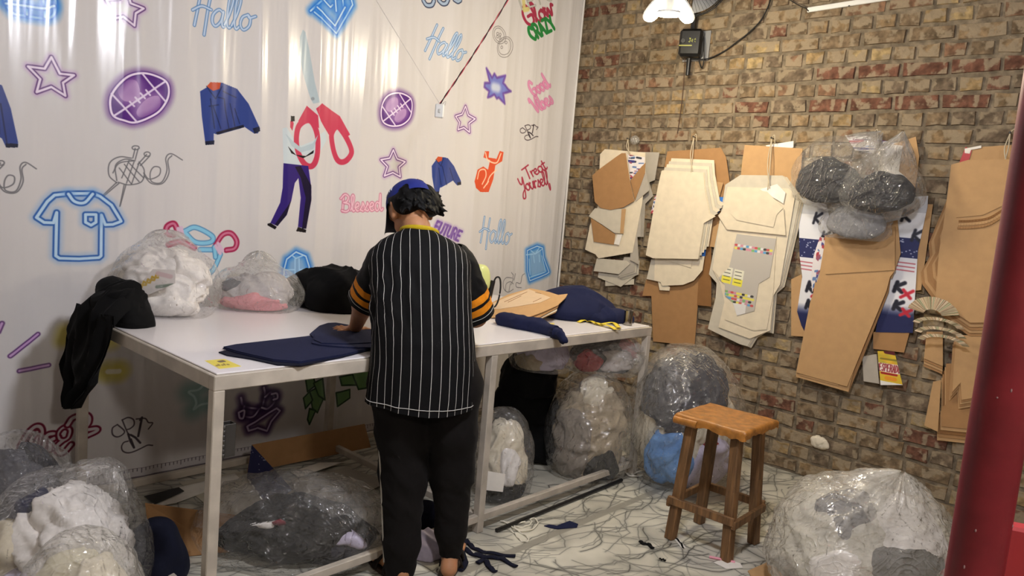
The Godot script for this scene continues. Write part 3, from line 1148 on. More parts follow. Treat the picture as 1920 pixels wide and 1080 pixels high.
	["tred",0,1,[4362,1719,4362,1753,4357,1769,4386,1743,4389,1721,4369,1721]],
	["tred",0,1,[4390,1744,4411,1762,4402,1777,4385,1774,4389,1750,4415,1729,4432,1739,4437,1755]],
	["tred",0,1,[4435,1743,4429,1784,4412,1825,4395,1837,4398,1815,4437,1758,4460,1741,4469,1755]],
	["tred",0,1,[4465,1754,4458,1810,4441,1845,4428,1842,4458,1787,4507,1708,4511,1721,4497,1752]],
	["glow",0,1,[4084,2978,4039,2989,4033,2933,4074,2883,4129,2872,4148,2908,4122,2943,4087,2923]],
	["glow",0,1,[4174,2910,4157,2962,4125,3010,4097,3019,4106,2991,4174,2930,4211,2917,4221,2940]],
	["glow",0,1,[4216,3000,4198,2973,4217,2946,4255,2942,4268,2970,4245,2996,4216,3000,4238,2995,4261,3021]],
	["glow",0,1,[4241,3018,4304,2978,4289,3028,4347,2997,4321,3063,4341,3067]],
	["green",0,1,[4137,2846,4104,2849,4112,2814,4139,2791,4183,2783,4185,2807]],
	["green",0,1,[4215,2801,4135,2867,4158,2882,4188,2871,4198,2849,4174,2835]],
	["green",0,1,[4192,2845,4250,2822]],
	["green",0,0,[4262,2829,4203,2909,4307,2855]],
	["green",0,0,[4244,2859,4268,2873]],
	["green",0,0,[4237,2929,4273,2950,4319,2863,4356,2884]],
	["green",0,0,[4283,2956,4345,2936,4324,2981]],
	["green",0,0,[4345,2936,4387,2902]],
	["ltgrey",0,0,[3977,3023,4024,2958,4074,2981]],
	["ltgrey",0,0,[4100,3082,4047,3056,4095,2991,4149,3016]],
	["ltgrey",0,0,[4071,3024,4113,3044]],
	["ltgrey",0,0,[4118,3090,4190,3125]],
	["ltgrey",0,0,[4154,3108,4203,3041]],
	["ltgrey",0,0,[4219,3139,4225,3124]],
	["ltgrey",0,1,[4308,3168,4271,3164,4251,3136,4329,3128,4322,3097,4281,3091]],
	["yellowp",0,0,[4027,3035,4046,2959,4081,2973]],
	["purpt",0,0,[3392,1401,3367,1408,3338,1344]],
	["purpt",0,0,[3353,1376,3372,1370]],
	["purpt",0,1,[3403,1398,3380,1347,3388,1330,3408,1339,3432,1391]],
	["purpt",0,0,[3442,1388,3476,1380]],
	["purpt",0,0,[3459,1384,3429,1319]],
	["purpt",0,1,[3486,1377,3462,1325,3470,1308,3491,1317,3515,1369]],
	["purpt",0,1,[3499,1300,3529,1366,3549,1360,3551,1342,3535,1327,3514,1333]],
	["purpt",0,1,[3529,1329,3530,1292]],
	["purpt",0,0,[3600,1347,3574,1354,3544,1288,3570,1281]],
	["purpt",0,0,[3559,1321,3580,1315]],
	["gray2",1,0,[3865,2759,3874,2742,3876,2723,3871,2706,3860,2690,3843,2679,3822,2673,3800,2672,3778,2677,3759,2687,3745,2701,3736,2718,3734,2736,3739,2753,3750,2768,3767,2779,3787,2786,3809,2787,3831,2783,3850,2773]],
	["gray2",1,0,[3850,2751,3857,2738,3859,2724,3855,2711,3847,2699,3834,2691,3818,2686,3802,2685,3785,2689,3771,2697,3760,2708,3753,2721,3751,2735,3755,2748,3763,2760,3775,2768,3790,2773,3807,2774,3824,2770,3838,2762]],
	["gray2",1,0,[3959,2665,3949,2642,3932,2621,3910,2604,3884,2593,3858,2589,3834,2592,3814,2602,3801,2618,3795,2638,3796,2660,3806,2682,3822,2703,3844,2720,3870,2731,3896,2736,3920,2733,3940,2724,3955,2708,3961,2688]],
	["gray2",1,0,[3935,2666,3927,2648,3914,2631,3897,2618,3877,2609,3857,2606,3839,2608,3824,2616,3814,2628,3809,2644,3811,2662,3818,2680,3831,2697,3848,2710,3867,2719,3887,2723,3906,2721,3921,2713,3932,2701,3937,2685]],
	["gray2",1,0,[3797,2736,3797,2734,3796,2731,3794,2728,3791,2726,3788,2725,3785,2725,3782,2726,3780,2727,3778,2729,3777,2732,3777,2735,3778,2738,3780,2740,3783,2742,3786,2743,3789,2743,3792,2743,3794,2741,3796,2739]],
	["gray2",1,0,[3826,2737,3826,2734,3825,2732,3823,2729,3821,2727,3818,2726,3814,2726,3812,2727,3809,2728,3807,2730,3807,2733,3807,2736,3808,2738,3810,2741,3812,2743,3815,2744,3818,2744,3821,2744,3824,2742,3826,2740]],
	["gray2",1,0,[3798,2717,3797,2714,3796,2711,3794,2709,3792,2707,3789,2706,3786,2705,3783,2706,3780,2708,3779,2710,3778,2712,3778,2715,3779,2718,3781,2720,3784,2722,3787,2723,3790,2724,3793,2723,3795,2721,3797,2719]],
	["gray2",1,0,[3827,2715,3826,2712,3825,2709,3823,2706,3821,2705,3818,2704,3815,2703,3812,2704,3809,2705,3808,2708,3807,2710,3807,2713,3808,2716,3810,2718,3813,2720,3816,2721,3819,2721,3822,2721,3824,2719,3826,2717]],
	["gray2",1,0,[3892,2697,3891,2694,3890,2692,3888,2689,3886,2687,3883,2686,3879,2686,3876,2687,3874,2688,3872,2690,3871,2693,3871,2696,3873,2699,3875,2701,3877,2703,3880,2704,3883,2704,3886,2704,3889,2702,3891,2700]],
	["gray2",1,0,[3854,2656,3853,2653,3852,2650,3850,2648,3848,2646,3845,2645,3842,2645,3839,2645,3836,2647,3834,2649,3834,2652,3834,2654,3835,2657,3837,2660,3839,2662,3842,2663,3846,2663,3849,2662,3851,2661,3853,2658]],
	["burst",1,0,[3700,2481,3768,2430,3789,2462,3819,2439,3901,2469,3886,2415,3945,2382,3979,2373,3895,2344,3919,2275,3856,2309,3836,2298,3806,2322,3772,2302,3739,2290,3748,2334,3694,2353,3695,2381,3747,2391]],
	["sketch",0,1,[1368,319,1346,305,1347,273,1368,256,1393,261,1403,280,1368,319]],
	["sketch",0,1,[1391,338,1420,345,1445,330,1448,302,1430,286,1417,284]],
	["sketch",0,1,[1391,338,1418,270,1431,254]],
	["sketch",0,1,[1423,223,1402,220,1392,201,1399,177,1425,162,1459,166,1510,187,1541,181]],
	["sketch",0,1,[1458,332,1497,331,1515,307,1537,299,1516,272]],
	["sketchb",0,0,[1422,260,1434,221,1452,184,1436,230]],
	["sketchb",0,0,[1435,253,1457,236,1479,206]],
	["sketchb",0,0,[1475,325,1483,338,1469,241]],
	["sketch",0,1,[4138,2135,4116,2121,4119,2102,4141,2096,4165,2105,4174,2119,4138,2135]],
	["sketch",0,1,[4159,2152,4188,2163,4214,2160,4219,2143,4201,2129,4188,2125]],
	["sketch",0,1,[4159,2152,4190,2117,4204,2110]],
	["sketch",0,1,[4198,2089,4177,2082,4168,2069,4176,2055,4203,2052,4236,2063,4286,2088,4317,2092]],
	["sketch",0,1,[4227,2164,4265,2172,4284,2162,4307,2162,4287,2141]],
	["sketchb",0,0,[4195,2112,4208,2091,4228,2072,4210,2097]],
	["sketchb",0,0,[4208,2111,4230,2105,4254,2092]],
	["sketchb",0,0,[4244,2164,4252,2173,4243,2111]],
	["wine",0,1,[958,286,984,336,1011,364,1033,363,1044,342,1043,300,1038,271]],
	["wine",0,1,[991,280,1005,315,1022,337]],
	["wine",0,1,[1052,264,1062,309,1080,319,1102,311,1107,280,1089,249]],
	["wine",0,1,[1078,243,1081,285,1095,295]],
	["wine",0,1,[1136,283,1119,291,1117,321,1139,339,1158,323,1151,290,1129,276,1107,254,1115,223,1137,218,1167,252]],
	["wine",0,1,[1150,350,1172,381,1221,389,1241,375,1242,349,1227,316,1274,312,1276,299,1224,281]],
	["wine",0,1,[1132,310,1139,318,1136,301]],
	["teal",0,1,[1798,469,1767,444,1717,439,1747,409,1760,370,1748,339,1781,359,1819,362]],
	["nbik",0,1,[2014,366,2035,314,2126,289,2139,287,2155,366,2146,410]],
	["nbik",0,1,[2035,314,2031,266,2083,246,2126,289]],
	["nbik",0,1,[2139,293,2179,281,2217,320,2194,373,2156,353]],
	["nbik",0,1,[2005,282,2036,290,2032,248,2013,251,2005,282]],
	["nbik",0,1,[2197,364,2228,365,2234,337,2210,330]],
	["nbik",1,0,[2058,194,2068,168,2119,178,2180,149,2204,202,2255,258,2233,276,2066,199]],
	["stick",0,0,[914,705,1020,795]],
	["stick",0,0,[949,634,1066,647]],
	["stick",0,0,[869,815,882,853]],
	["yellowg",0,0,[1319,590,1369,587]],
	["yellowg2",0,0,[1132,797,1124,760]],
	["yellowg2",0,0,[1310,766,1329,735]],
	["fblue",1,0,[2229,1084,2242,1145,2301,1186,2368,1162,2394,1100,2403,958,2237,953]],
	["nblue",1,0,[2229,1084,2242,1145,2301,1186,2368,1162,2394,1100,2403,958,2237,953]],
	["nbluet",0,0,[2275,1167,2303,1149,2347,1165]],
	["nbluet",0,0,[2297,1146,2308,954]],
	["nbluet",0,0,[2324,1146,2340,953]],
	["nbluet",0,0,[2232,1084,2300,1084]],
	["nbluet",0,0,[2235,1045,2303,1044]],
	["nbluet",0,0,[2237,1005,2305,1004]],
	["nbluet",0,0,[2331,1084,2394,1087]],
	["nbluet",0,0,[2334,1044,2397,1046]],
	["nbluet",0,0,[2337,1003,2400,1005]],
	["fblue",1,0,[4306,1224,4413,1260,4477,1247,4499,1172,4579,1055,4549,1041,4368,988,4326,1070]],
	["nblue",1,0,[4306,1224,4413,1260,4477,1247,4499,1172,4579,1055,4549,1041,4368,988,4326,1070]],
	["nbluet",0,0,[4300,1191,4401,1199,4478,1241]],
	["nbluet",0,0,[4346,1225,4401,1199]],
	["nbluet",0,0,[4401,1199,4436,1247]],
	["nbluet",0,0,[4382,1185,4400,1131]],
	["nbluet",0,0,[4443,1192,4455,1138]],
	["nbluet",0,0,[4364,1015,4526,1055]],
	["nbluet",0,0,[4476,1186,4535,1062]],
	["nbluet",0,0,[4335,1158,4361,1036]],
	["gray",0,1,[4168,1011,4101,1014,4069,978,4087,927,4140,903,4195,924]],
	["gray",0,1,[4190,965,4155,982,4107,966,4105,915]],
	["gray",0,1,[4156,971,4147,909]],
	["gray",0,1,[4185,1005,4166,959]],
	["gray",0,1,[4279,934,4227,941,4223,975,4266,969,4276,1026,4299,1044]],
	["gray",0,0,[4158,1053,4181,1033,4177,1005]],
	["gray",0,0,[4205,1044,4195,993]],
	["forange",1,0,[3672,1701,3694,1785,3754,1813,3805,1795,3818,1864,3747,1876,3758,1922,3801,1923,3800,1881,3883,1879,3909,1939,3949,1935,3940,1869,3877,1833,3867,1736,3829,1638,3748,1632,3692,1658]],
	["orline",0,1,[3701,1722,3716,1779,3773,1792,3789,1748,3758,1689]],
	["orline",0,1,[3806,1693,3832,1752,3892,1803]],
	["orline",0,1,[3777,1664,3820,1713]],
	["orline",0,1,[3764,1911,3797,1862,3886,1852,3922,1921]],
	["money",1,0,[2412,429,2470,429,2488,381,2431,349]],
	["moneyl",1,0,[2412,429,2470,429,2488,381,2431,349]],
	["money",1,0,[2446,347,2503,366,2553,294,2514,206,2475,238]],
	["moneyl",1,0,[2446,347,2503,366,2553,294,2514,206,2475,238]],
	["money",1,0,[2405,314,2446,347,2472,291,2424,246]],
	["moneyl",1,0,[2405,314,2446,347,2472,291,2424,246]],
	["money",1,0,[2472,396,2537,415,2562,279,2515,312]],
	["moneyl",1,0,[2472,396,2537,415,2562,279,2515,312]],
	["money",1,0,[2652,415,2746,418,2846,380,2783,346,2671,359]],
	["moneyl",1,0,[2652,415,2746,418,2846,380,2783,346,2671,359]],
	["money",1,0,[2745,432,2892,430,2884,319,2802,316]],
	["moneyl",1,0,[2745,432,2892,430,2884,319,2802,316]],
	["money",1,0,[2635,316,2737,324,2741,268,2650,227]],
	["moneyl",1,0,[2635,316,2737,324,2741,268,2650,227]],
	["money",1,0,[2453,242,2498,222,2459,142,2443,177]],
	["moneyl",1,0,[2453,242,2498,222,2459,142,2443,177]]
]

func rgb8(r: int, g: int, b: int) -> Color:
	return Color(r / 255.0, g / 255.0, b / 255.0)

func print_banner() -> ImageTexture:
	var pr := Print.new()
	pr.begin(2048, 1568, 4.44, 3.4, Vector2(0.29, -3.4), rgb8(216, 213, 213))
	var white := rgb8(238, 238, 245)
	# half width, colour, softness, strength
	var strokes := {
		"nblue": [[0.022, rgb8(40, 130, 225), 0.022, 0.75], [0.011, rgb8(50, 120, 215), 0.003, 0.9], [0.0045, rgb8(190, 225, 250), 0.002, 1.0]],
		"nbluet": [[0.004, rgb8(170, 215, 250), 0.002, 1.0]],
		"tblue": [[0.022, rgb8(120, 170, 230), 0.022, 0.6], [0.014, rgb8(45, 95, 175), 0.003, 0.95], [0.0065, rgb8(195, 225, 250), 0.002, 1.0]],
		"npurp": [[0.016, rgb8(190, 150, 205), 0.016, 0.7], [0.010, rgb8(85, 45, 110), 0.003, 0.95], [0.005, rgb8(240, 225, 245), 0.002, 1.0]],
		"npurp2": [[0.022, rgb8(90, 35, 130), 0.022, 0.65], [0.009, rgb8(70, 25, 115), 0.003, 0.9], [0.005, rgb8(245, 230, 250), 0.002, 1.0]],
		"wline": [[0.0045, rgb8(235, 220, 245), 0.002, 1.0]],
		"hblue": [[0.0085, rgb8(75, 125, 185), 0.002, 0.9], [0.0045, rgb8(195, 215, 240), 0.002, 1.0]],
		"hdark": [[0.016, rgb8(40, 50, 80), 0.003, 0.95], [0.009, rgb8(170, 190, 215), 0.002, 1.0]],
		"gray": [[0.0026, rgb8(105, 105, 110), 0.002, 0.9]],
		"gray2": [[0.0024, rgb8(120, 115, 115), 0.002, 0.85]],
		"sketch": [[0.0032, rgb8(75, 65, 72), 0.002, 0.95]],
		"sketchb": [[0.005, rgb8(60, 52, 60), 0.002, 0.95]],
		"nred": [[0.015, rgb8(165, 30, 75), 0.003, 0.95], [0.006, rgb8(215, 130, 160), 0.002, 0.9]],
		"ncyan": [[0.014, rgb8(70, 135, 190), 0.003, 0.9], [0.009, rgb8(140, 205, 235), 0.002, 1.0]],
		"pinkl": [[0.009, rgb8(220, 190, 215), 0.003, 1.0]],
		"npink": [[0.010, rgb8(205, 120, 150), 0.003, 0.85], [0.004, rgb8(240, 200, 215), 0.002, 1.0]],
		"vpink": [[0.011, rgb8(205, 115, 165), 0.006, 0.8], [0.0045, rgb8(230, 150, 190), 0.002, 0.9]],
		"tred": [[0.0062, rgb8(170, 50, 75), 0.002, 0.95]],
		"glow": [[0.0115, rgb8(165, 55, 80), 0.002, 1.0]],
		"green": [[0.0125, rgb8(40, 130, 65), 0.002, 1.0]],
		"ltgrey": [[0.008, rgb8(120, 125, 125), 0.002, 0.8], [0.005, rgb8(205, 205, 195), 0.002, 0.9]],
		"yellowp": [[0.016, rgb8(215, 205, 130), 0.004, 0.9]],
		"purpt": [[0.016, rgb8(175, 150, 205), 0.014, 0.6], [0.0085, rgb8(120, 85, 165), 0.002, 1.0]],
		"wine": [[0.017, rgb8(110, 22, 48), 0.003, 1.0], [0.0075, rgb8(205, 196, 200), 0.002, 1.0]],
		"teal": [[0.05, rgb8(105, 160, 160), 0.05, 0.65], [0.006, rgb8(190, 220, 220), 0.002, 1.0]],
		"nbik": [[0.024, rgb8(45, 15, 75), 0.024, 0.85], [0.0055, rgb8(205, 190, 225), 0.002, 1.0]],
		"stick": [[0.011, rgb8(95, 55, 115), 0.003, 0.95], [0.005, rgb8(205, 165, 215), 0.002, 1.0]],
		"yellowg": [[0.05, rgb8(205, 190, 60), 0.03, 0.9], [0.012, rgb8(240, 235, 200), 0.004, 1.0]],
		"yellowg2": [[0.035, rgb8(205, 190, 60), 0.03, 0.7]],
		"orline": [[0.005, rgb8(250, 215, 185), 0.002, 0.95]],
		"moneyl": [[0.005, rgb8(35, 65, 35), 0.002, 0.95]],
		"ring": [[0.0165, rgb8(203, 62, 92), 0.002, 1.0]],
		"dline": [[0.0028, rgb8(25, 35, 75), 0.002, 0.8]],
	}
	var fills := {
		"fpurp": rgb8(88, 40, 130), "lpurp": rgb8(205, 170, 215), "fblue": rgb8(110, 170, 230), "denim": rgb8(48, 68, 140), "orange": rgb8(200, 85, 50), "navyf": rgb8(22, 28, 55),
		"blade": rgb8(180, 197, 206), "fred": rgb8(203, 62, 92), "white": rgb8(225, 222, 220), "skinb": rgb8(208, 220, 226), "skinb2": rgb8(185, 202, 212), "blk": rgb8(22, 20, 28),
		"indigo": rgb8(50, 32, 118), "indigod": rgb8(25, 18, 52), "winef": rgb8(110, 22, 48), "forange": rgb8(222, 85, 50), "money": rgb8(110, 150, 95), "burst": rgb8(120, 130, 205), "bladed": rgb8(150, 160, 168),
	}
	var soft_fills := ["lpurp", "fblue"]
	for a in ART:
		var pts := []
		for i in a[3].size() / 2:
			pts.append(Vector2(a[3][2 * i] * 0.001, -a[3][2 * i + 1] * 0.001))
		if a[2] == 1:
			pts = curve(pts, 7, a[1] == 1)
		if fills.has(a[0]):
			if a[0] in soft_fills:
				pr.stroke(pts + [pts[0]], [[0.02, fills[a[0]], 0.03, 0.5]])
				pr.fill(pts, fills[a[0]], 0.75)
			else:
				pr.fill(pts, fills[a[0]])
			if a[0] == "burst":
				pr.stroke(pts + [pts[0]], [[0.008, rgb8(105, 70, 160), 0.008, 0.9]])
				var c := Vector2.ZERO
				for p in pts:
					c += p / pts.size()
				pr.stroke([c - Vector2(0.02, 0), c + Vector2(0.02, 0)], [[0.03, rgb8(205, 215, 235), 0.02, 0.95]])
			continue
		if a[1] == 1:
			pts.append(pts[0])
		pr.stroke(pts, strokes[a[0]])
	# tape-measure border along the lower edge
	var x := 0.29
	pr.fill([Vector2(0.29, -0.075), Vector2(4.73, -0.075), Vector2(4.73, 0), Vector2(0.29, 0)], rgb8(120, 112, 118))
	pr.fill([Vector2(0.29, -0.072), Vector2(4.73, -0.072), Vector2(4.73, -0.030), Vector2(0.29, -0.030)], rgb8(205, 200, 202))
	var k := 0
	while x < 4.73:
		pr.stroke([Vector2(x, -0.072), Vector2(x, -0.072 + (0.022 if k % 5 == 0 else 0.013))], [[0.0018, rgb8(70, 62, 70), 0.001, 0.9]])
		x += 0.02
		k += 1
	return pr.texture()

func banner_z(x: float, y: float) -> float:
	var f := 0.012 * noise_a.get_noise_2d(x * 13.0, y * 1.6) + 0.0075 * noise_f.get_noise_2d(x * 30.0 + 200.0 + y * 0.8, y * 1.4) + 0.0014 * noise_f.get_noise_2d(x * 90.0 + y * 3.0, y * 3.0 + 40.0) + 0.0005 * noise_a.get_noise_2d(x * 330.0, y * 14.0)
	return WALL_Z + 0.024 + f

func banner():
	var t = thing("printed_banner", "white glossy vinyl banner printed with neon clothes, stars and lettering", "banner", Vector3(2.2, 0.0, WALL_Z + 0.02))
	var m := paint(Color.WHITE, 0.26, 0.0, 0.5)
	m.albedo_texture = print_banner()
	m.clearcoat_enabled = true
	m.clearcoat = 0.35
	m.clearcoat_roughness = 0.10
	var st := ST()
	st.set_smooth_group(0)
	var nx := 1000
	var ny := 56
	var xa := -1.55
	var xb := 4.700
	var rows := []
	for j in ny + 1:
		var row := []
		var y := 0.012 + 3.37 * j / ny
		for i in nx + 1:
			var x := xa + (xb - xa) * i / nx
			row.append(Vector3(x, y, banner_z(x, y)))
		rows.append(row)
	for j in ny:
		for i in nx:
			for c in [[j, i], [j + 1, i + 1], [j, i + 1], [j, i], [j + 1, i], [j + 1, i + 1]]:
				var p: Vector3 = rows[c[0]][c[1]]
				# the print repeats to the left
				var ux := p.x + (2.33 if rows[0][i].x < 0.285 else 0.0)
				st.set_uv(Vector2((ux - 0.29) / 4.44, (3.4 - p.y) / 3.4))
				st.add_vertex(p)
	put(st, "printed_sheet", m, t)
	# rolled hem on the right edge
	st = ST()
	var pts := []
	for j in 20:
		var y := 0.02 + 3.35 * j / 19.0
		pts.append(Vector3(xb + 0.008 + 0.006 * sin(y * 1.7), y, WALL_Z + 0.035))
	tube(st, pts, 0.009, 10)
	put(st, "hem", paint(Color(0.86, 0.85, 0.84), 0.35), t)

# ---------------------------------------------------------------- the table
func cutting_table():
	var t = thing("cutting_table", "long white cutting table with square steel frame against the banner", "table", Vector3(2.477, 0, -2.96))
	var xs := [1.154, 2.477, 3.80]
	var zf := -2.329
	var zb := -3.60
	var w := 0.04
	for x in xs:
		for z in [zf, zb]:
			var st := ST()
			chamfer_box(st, Vector3(x, (TOP - w - 0.012) * 0.5, z), Vector3(w, TOP - w - 0.012, w), 0.003)
			put(st, "leg", M.steel_white, t)
	for z in [zf, zb]:
		var st := ST()
		chamfer_box(st, Vector3(2.477, TOP - 0.026, z), Vector3(2.686, 0.052, w), 0.003)
		put(st, "top_rail", M.steel_white, t)
		st = ST()
		chamfer_box(st, Vector3(2.477, 0.07, z), Vector3(2.606, 0.035, 0.03), 0.003)
		put(st, "foot_rail", M.steel_white, t)
	for x in xs:
		var st := ST()
		chamfer_box(st, Vector3(x, TOP - 0.026, (zf + zb) * 0.5), Vector3(w, 0.052, zf - zb - w), 0.003)
		put(st, "side_rail", M.steel_white, t)
		st = ST()
		chamfer_box(st, Vector3(x, 0.07, (zf + zb) * 0.5), Vector3(0.03, 0.035, zf - zb - w), 0.003)
		put(st, "foot_rail", M.steel_white, t)
	var st := ST()
	chamfer_box(st, Vector3(2.477, TOP + 0.003, -2.9645), Vector3(2.66, 0.006, 1.285), 0.002)
	put(st, "table_top", M.laminate, t)
	# a steel sleeve welded to the near leg
	st = ST()
	var c := Vector3(1.199, 0.68, -2.335)
	for d in [[Vector3(0, 0, 0.018), Vector3(0.045, 0.115, 0.003)], [Vector3(0, 0, -0.018), Vector3(0.045, 0.115, 0.003)], [Vector3(0.021, 0, 0), Vector3(0.003, 0.115, 0.036)], [Vector3(-0.021, 0, 0), Vector3(0.003, 0.115, 0.036)]]:
		chamfer_box(st, c + d[0], d[1], 0.001)
	var sl := put(st, "bracket", M.steel, t)
	st = ST()
	for k in 7:
		ball(st, c + Vector3(-0.021, -0.05 + 0.0165 * k, 0.021), Vector3(0.007, 0.009, 0.006))
	put(st, "weld_bead", M.steel, sl)

func ball(st: SurfaceTool, c: Vector3, r: Vector3, n := 10):
	var rings := []
	for j in n / 2 + 2:
		var th := PI * j / (n / 2 + 1)
		var ring := []
		for i in n:
			var ph := TAU * i / n
			ring.append(c + Vector3(sin(th) * cos(ph) * r.x, cos(th) * r.y, sin(th) * sin(ph) * r.z))
		rings.append(ring)
	loft(st, rings, true, false)

# ---------------------------------------------------------------- the tailor
# local frame: x to the right, -z is the way the person faces
func lp(x: float, y: float, fwd: float) -> Vector3:
	return Vector3(x, y, -fwd)

func person():
	var t = thing("person", "person in black pinstripe jersey and blue cap bending over the table", "person", Vector3(1.99, 0, -2.13))
	t.rotation.y = deg_to_rad(-43.05)
	var skin_m := paint(Color(0.70, 0.50, 0.36), 0.55, 0.0, 0.4)
	skin_m.subsurf_scatter_enabled = true
	skin_m.subsurf_scatter_strength = 0.08
	skin_m.albedo_texture = T.card
	world_map(skin_m, 5.0)
	# key joints
	var neck := lp(-0.140, 1.375, 0.145)
	var nape := lp(-0.155, 1.425, 0.180)
	var head := lp(-0.186, 1.488, 0.235)
	var hip_l := lp(-0.165, 0.83, 0.0)
	var hip_r := lp(0.02, 0.83, 0.01)
	var knee_l := lp(-0.128, 0.44, 0.01)
	var knee_r := lp(0.068, 0.46, 0.04)
	var ank_l := lp(-0.115, 0.085, -0.005)
	var ank_r := lp(0.086, 0.10, 0.05)
	var sh_l := lp(-0.285, 1.310, 0.12)
	var el_l := lp(-0.360, 1.080, 0.25)
	var wr_l := lp(-0.402, 0.965, 0.385)
	var sh_r := lp(0.035, 1.330, 0.12)
	var el_r := lp(0.120, 1.075, 0.22)
	var wr_r := lp(-0.005, 0.965, 0.44)
	# the whole body as one skin
	var st := ST()
	var body := [
		[lp(-0.13, 1.32, 0.12), nape, 0.055, 0.050], [nape, head, 0.052, 0.055],
		[lp(-0.16, 1.28, 0.09), lp(-0.12, 0.95, 0.0), 0.085, 0.085], [lp(-0.07, 1.28, 0.09), lp(-0.03, 0.95, 0.0), 0.085, 0.085],
		[sh_l + Vector3(0.03, -0.03, 0), sh_r + Vector3(-0.03, -0.03, 0), 0.04, 0.04], [lp(-0.12, 0.95, 0.0), hip_l, 0.09, 0.085], [lp(-0.03, 0.95, 0.0), hip_r, 0.09, 0.085],
		[hip_l, knee_l, 0.072, 0.05], [knee_l, ank_l, 0.05, 0.034], [hip_r, knee_r, 0.072, 0.05], [knee_r, ank_r, 0.05, 0.034],
		[sh_l + Vector3(0.01, -0.03, 0), el_l, 0.046, 0.042], [el_l, wr_l, 0.044, 0.030], [sh_r + Vector3(-0.01, -0.03, 0), el_r, 0.046, 0.042], [el_r, wr_r, 0.044, 0.030],
	]
	skin(st, body, 0.012, 0.03)
	# head with face
	var face := Vector3(-0.42, -0.52, -0.74).normalized()
	var hup := (Vector3.UP - face * face.dot(Vector3.UP)).normalized()
	var hrt := face.cross(hup).normalized()
	var H := Transform3D(Basis(hrt, hup, face), head)
	var hb := [
		[H * Vector3(0, 0.030, -0.025), H * Vector3(0, 0.030, 0.020), 0.086, 0.082], [H * Vector3(0, -0.03, 0.0), H * Vector3(0, -0.07, 0.055), 0.062, 0.040],
		[H * Vector3(-0.03, -0.045, 0.04), H * Vector3(0, -0.085, 0.068), 0.034, 0.026], [H * Vector3(0.03, -0.045, 0.04), H * Vector3(0, -0.085, 0.068), 0.034, 0.026],
		[H * Vector3(0, 0.015, 0.092), H * Vector3(0, -0.022, 0.112), 0.009, 0.014], [H * Vector3(-0.012, -0.024, 0.098), H * Vector3(0.012, -0.024, 0.098), 0.010, 0.010],
		[H * Vector3(-0.045, 0.022, 0.075), H * Vector3(0.045, 0.022, 0.075), 0.018, 0.018], [H * Vector3(-0.022, -0.055, 0.092), H * Vector3(0.022, -0.055, 0.092), 0.009, 0.009],
		[H * Vector3(-0.080, 0.015, -0.01), H * Vector3(-0.090, 0.020, -0.03), 0.012, 0.012], [H * Vector3(-0.083, -0.022, -0.005), H * Vector3(-0.088, 0.022, -0.032), 0.010, 0.011], [H * Vector3(-0.084, -0.028, -0.006), H * Vector3(-0.083, -0.02, -0.012), 0.010, 0.010],
		[H * Vector3(0.080, 0.015, -0.01), H * Vector3(0.090, 0.020, -0.03), 0.012, 0.012], [H * Vector3(0.083, -0.022, -0.005), H * Vector3(0.088, 0.022, -0.032), 0.010, 0.011],
		[head, nape, 0.058, 0.054],
	]
	skin(st, hb, 0.005, 0.016)
	# left hand pressed on the cloth, fingers to the left, thumb forward
	var hy := TOP + 0.022
	hand(st, wr_l, lp(-0.415, hy + 0.012, 0.425), [
		[lp(-0.452, hy + 0.004, 0.455), lp(-0.478, hy + 0.006, 0.468), lp(-0.500, hy - 0.002, 0.474)],
		[lp(-0.458, hy + 0.006, 0.432), lp(-0.490, hy + 0.008, 0.434), lp(-0.516, hy - 0.002, 0.434)],
		[lp(-0.456, hy + 0.006, 0.410), lp(-0.484, hy + 0.007, 0.402), lp(-0.508, hy - 0.002, 0.396)],
		[lp(-0.448, hy + 0.004, 0.390), lp(-0.468, hy + 0.005, 0.378), lp(-0.486, hy - 0.002, 0.368)],
		[lp(-0.390, hy + 0.004, 0.462), lp(-0.372, hy + 0.003, 0.482), lp(-0.352, hy - 0.002, 0.494)]])
	hand(st, wr_r, lp(-0.035, hy + 0.012, 0.48), [
		[lp(-0.060, hy + 0.005, 0.515), lp(-0.078, hy + 0.006, 0.538), lp(-0.092, hy - 0.002, 0.556)],
		[lp(-0.042, hy + 0.006, 0.525), lp(-0.052, hy + 0.008, 0.555), lp(-0.062, hy - 0.002, 0.580)],
		[lp(-0.022, hy + 0.006, 0.525), lp(-0.026, hy + 0.007, 0.553), lp(-0.030, hy - 0.002, 0.576)],
		[lp(-0.002, hy + 0.004, 0.515), lp(0.002, hy + 0.005, 0.538), lp(0.004, hy - 0.002, 0.556)],
		[lp(-0.068, hy + 0.004, 0.478), lp(-0.090, hy + 0.003, 0.488), lp(-0.108, hy - 0.002, 0.500)]])
	# feet
	var toe_l := lp(-0.235, 0.038, 0.150)
	var toe_r := lp(0.115, 0.038, 0.275)
	for f in [[ank_l, lp(-0.105, 0.045, -0.035), toe_l], [ank_r, lp(0.085, 0.045, 0.015), toe_r]]:
		var dir: Vector3 = (f[2] - f[1]).normalized()
		var sd := dir.cross(Vector3.UP)
		var fb := [[f[0], f[1], 0.036, 0.032], [f[1], f[2] - dir * 0.05, 0.031, 0.026]]
		for k in 5:
			var o: float = (k - 2) * 0.017
			fb.append([f[2] - dir * 0.07 + sd * o, f[2] + sd * o * 1.15 - dir * absf(k - 1.2) * 0.008, 0.013, 0.0095])
		skin(st, fb, 0.005, 0.015)
	local_put(st, "body", skin_m, t)
	trousers(t, hip_l, hip_r, knee_l, knee_r, ank_l, ank_r)
	jersey(t, sh_l, el_l, sh_r, el_r)
	hair_and_cap(t, head, face, hup, hrt)
	for f in [[lp(-0.105, 0, -0.035), toe_l, "left"], [lp(0.085, 0, 0.015), toe_r, "right"]]:
		sandal(t, f[0], f[1])

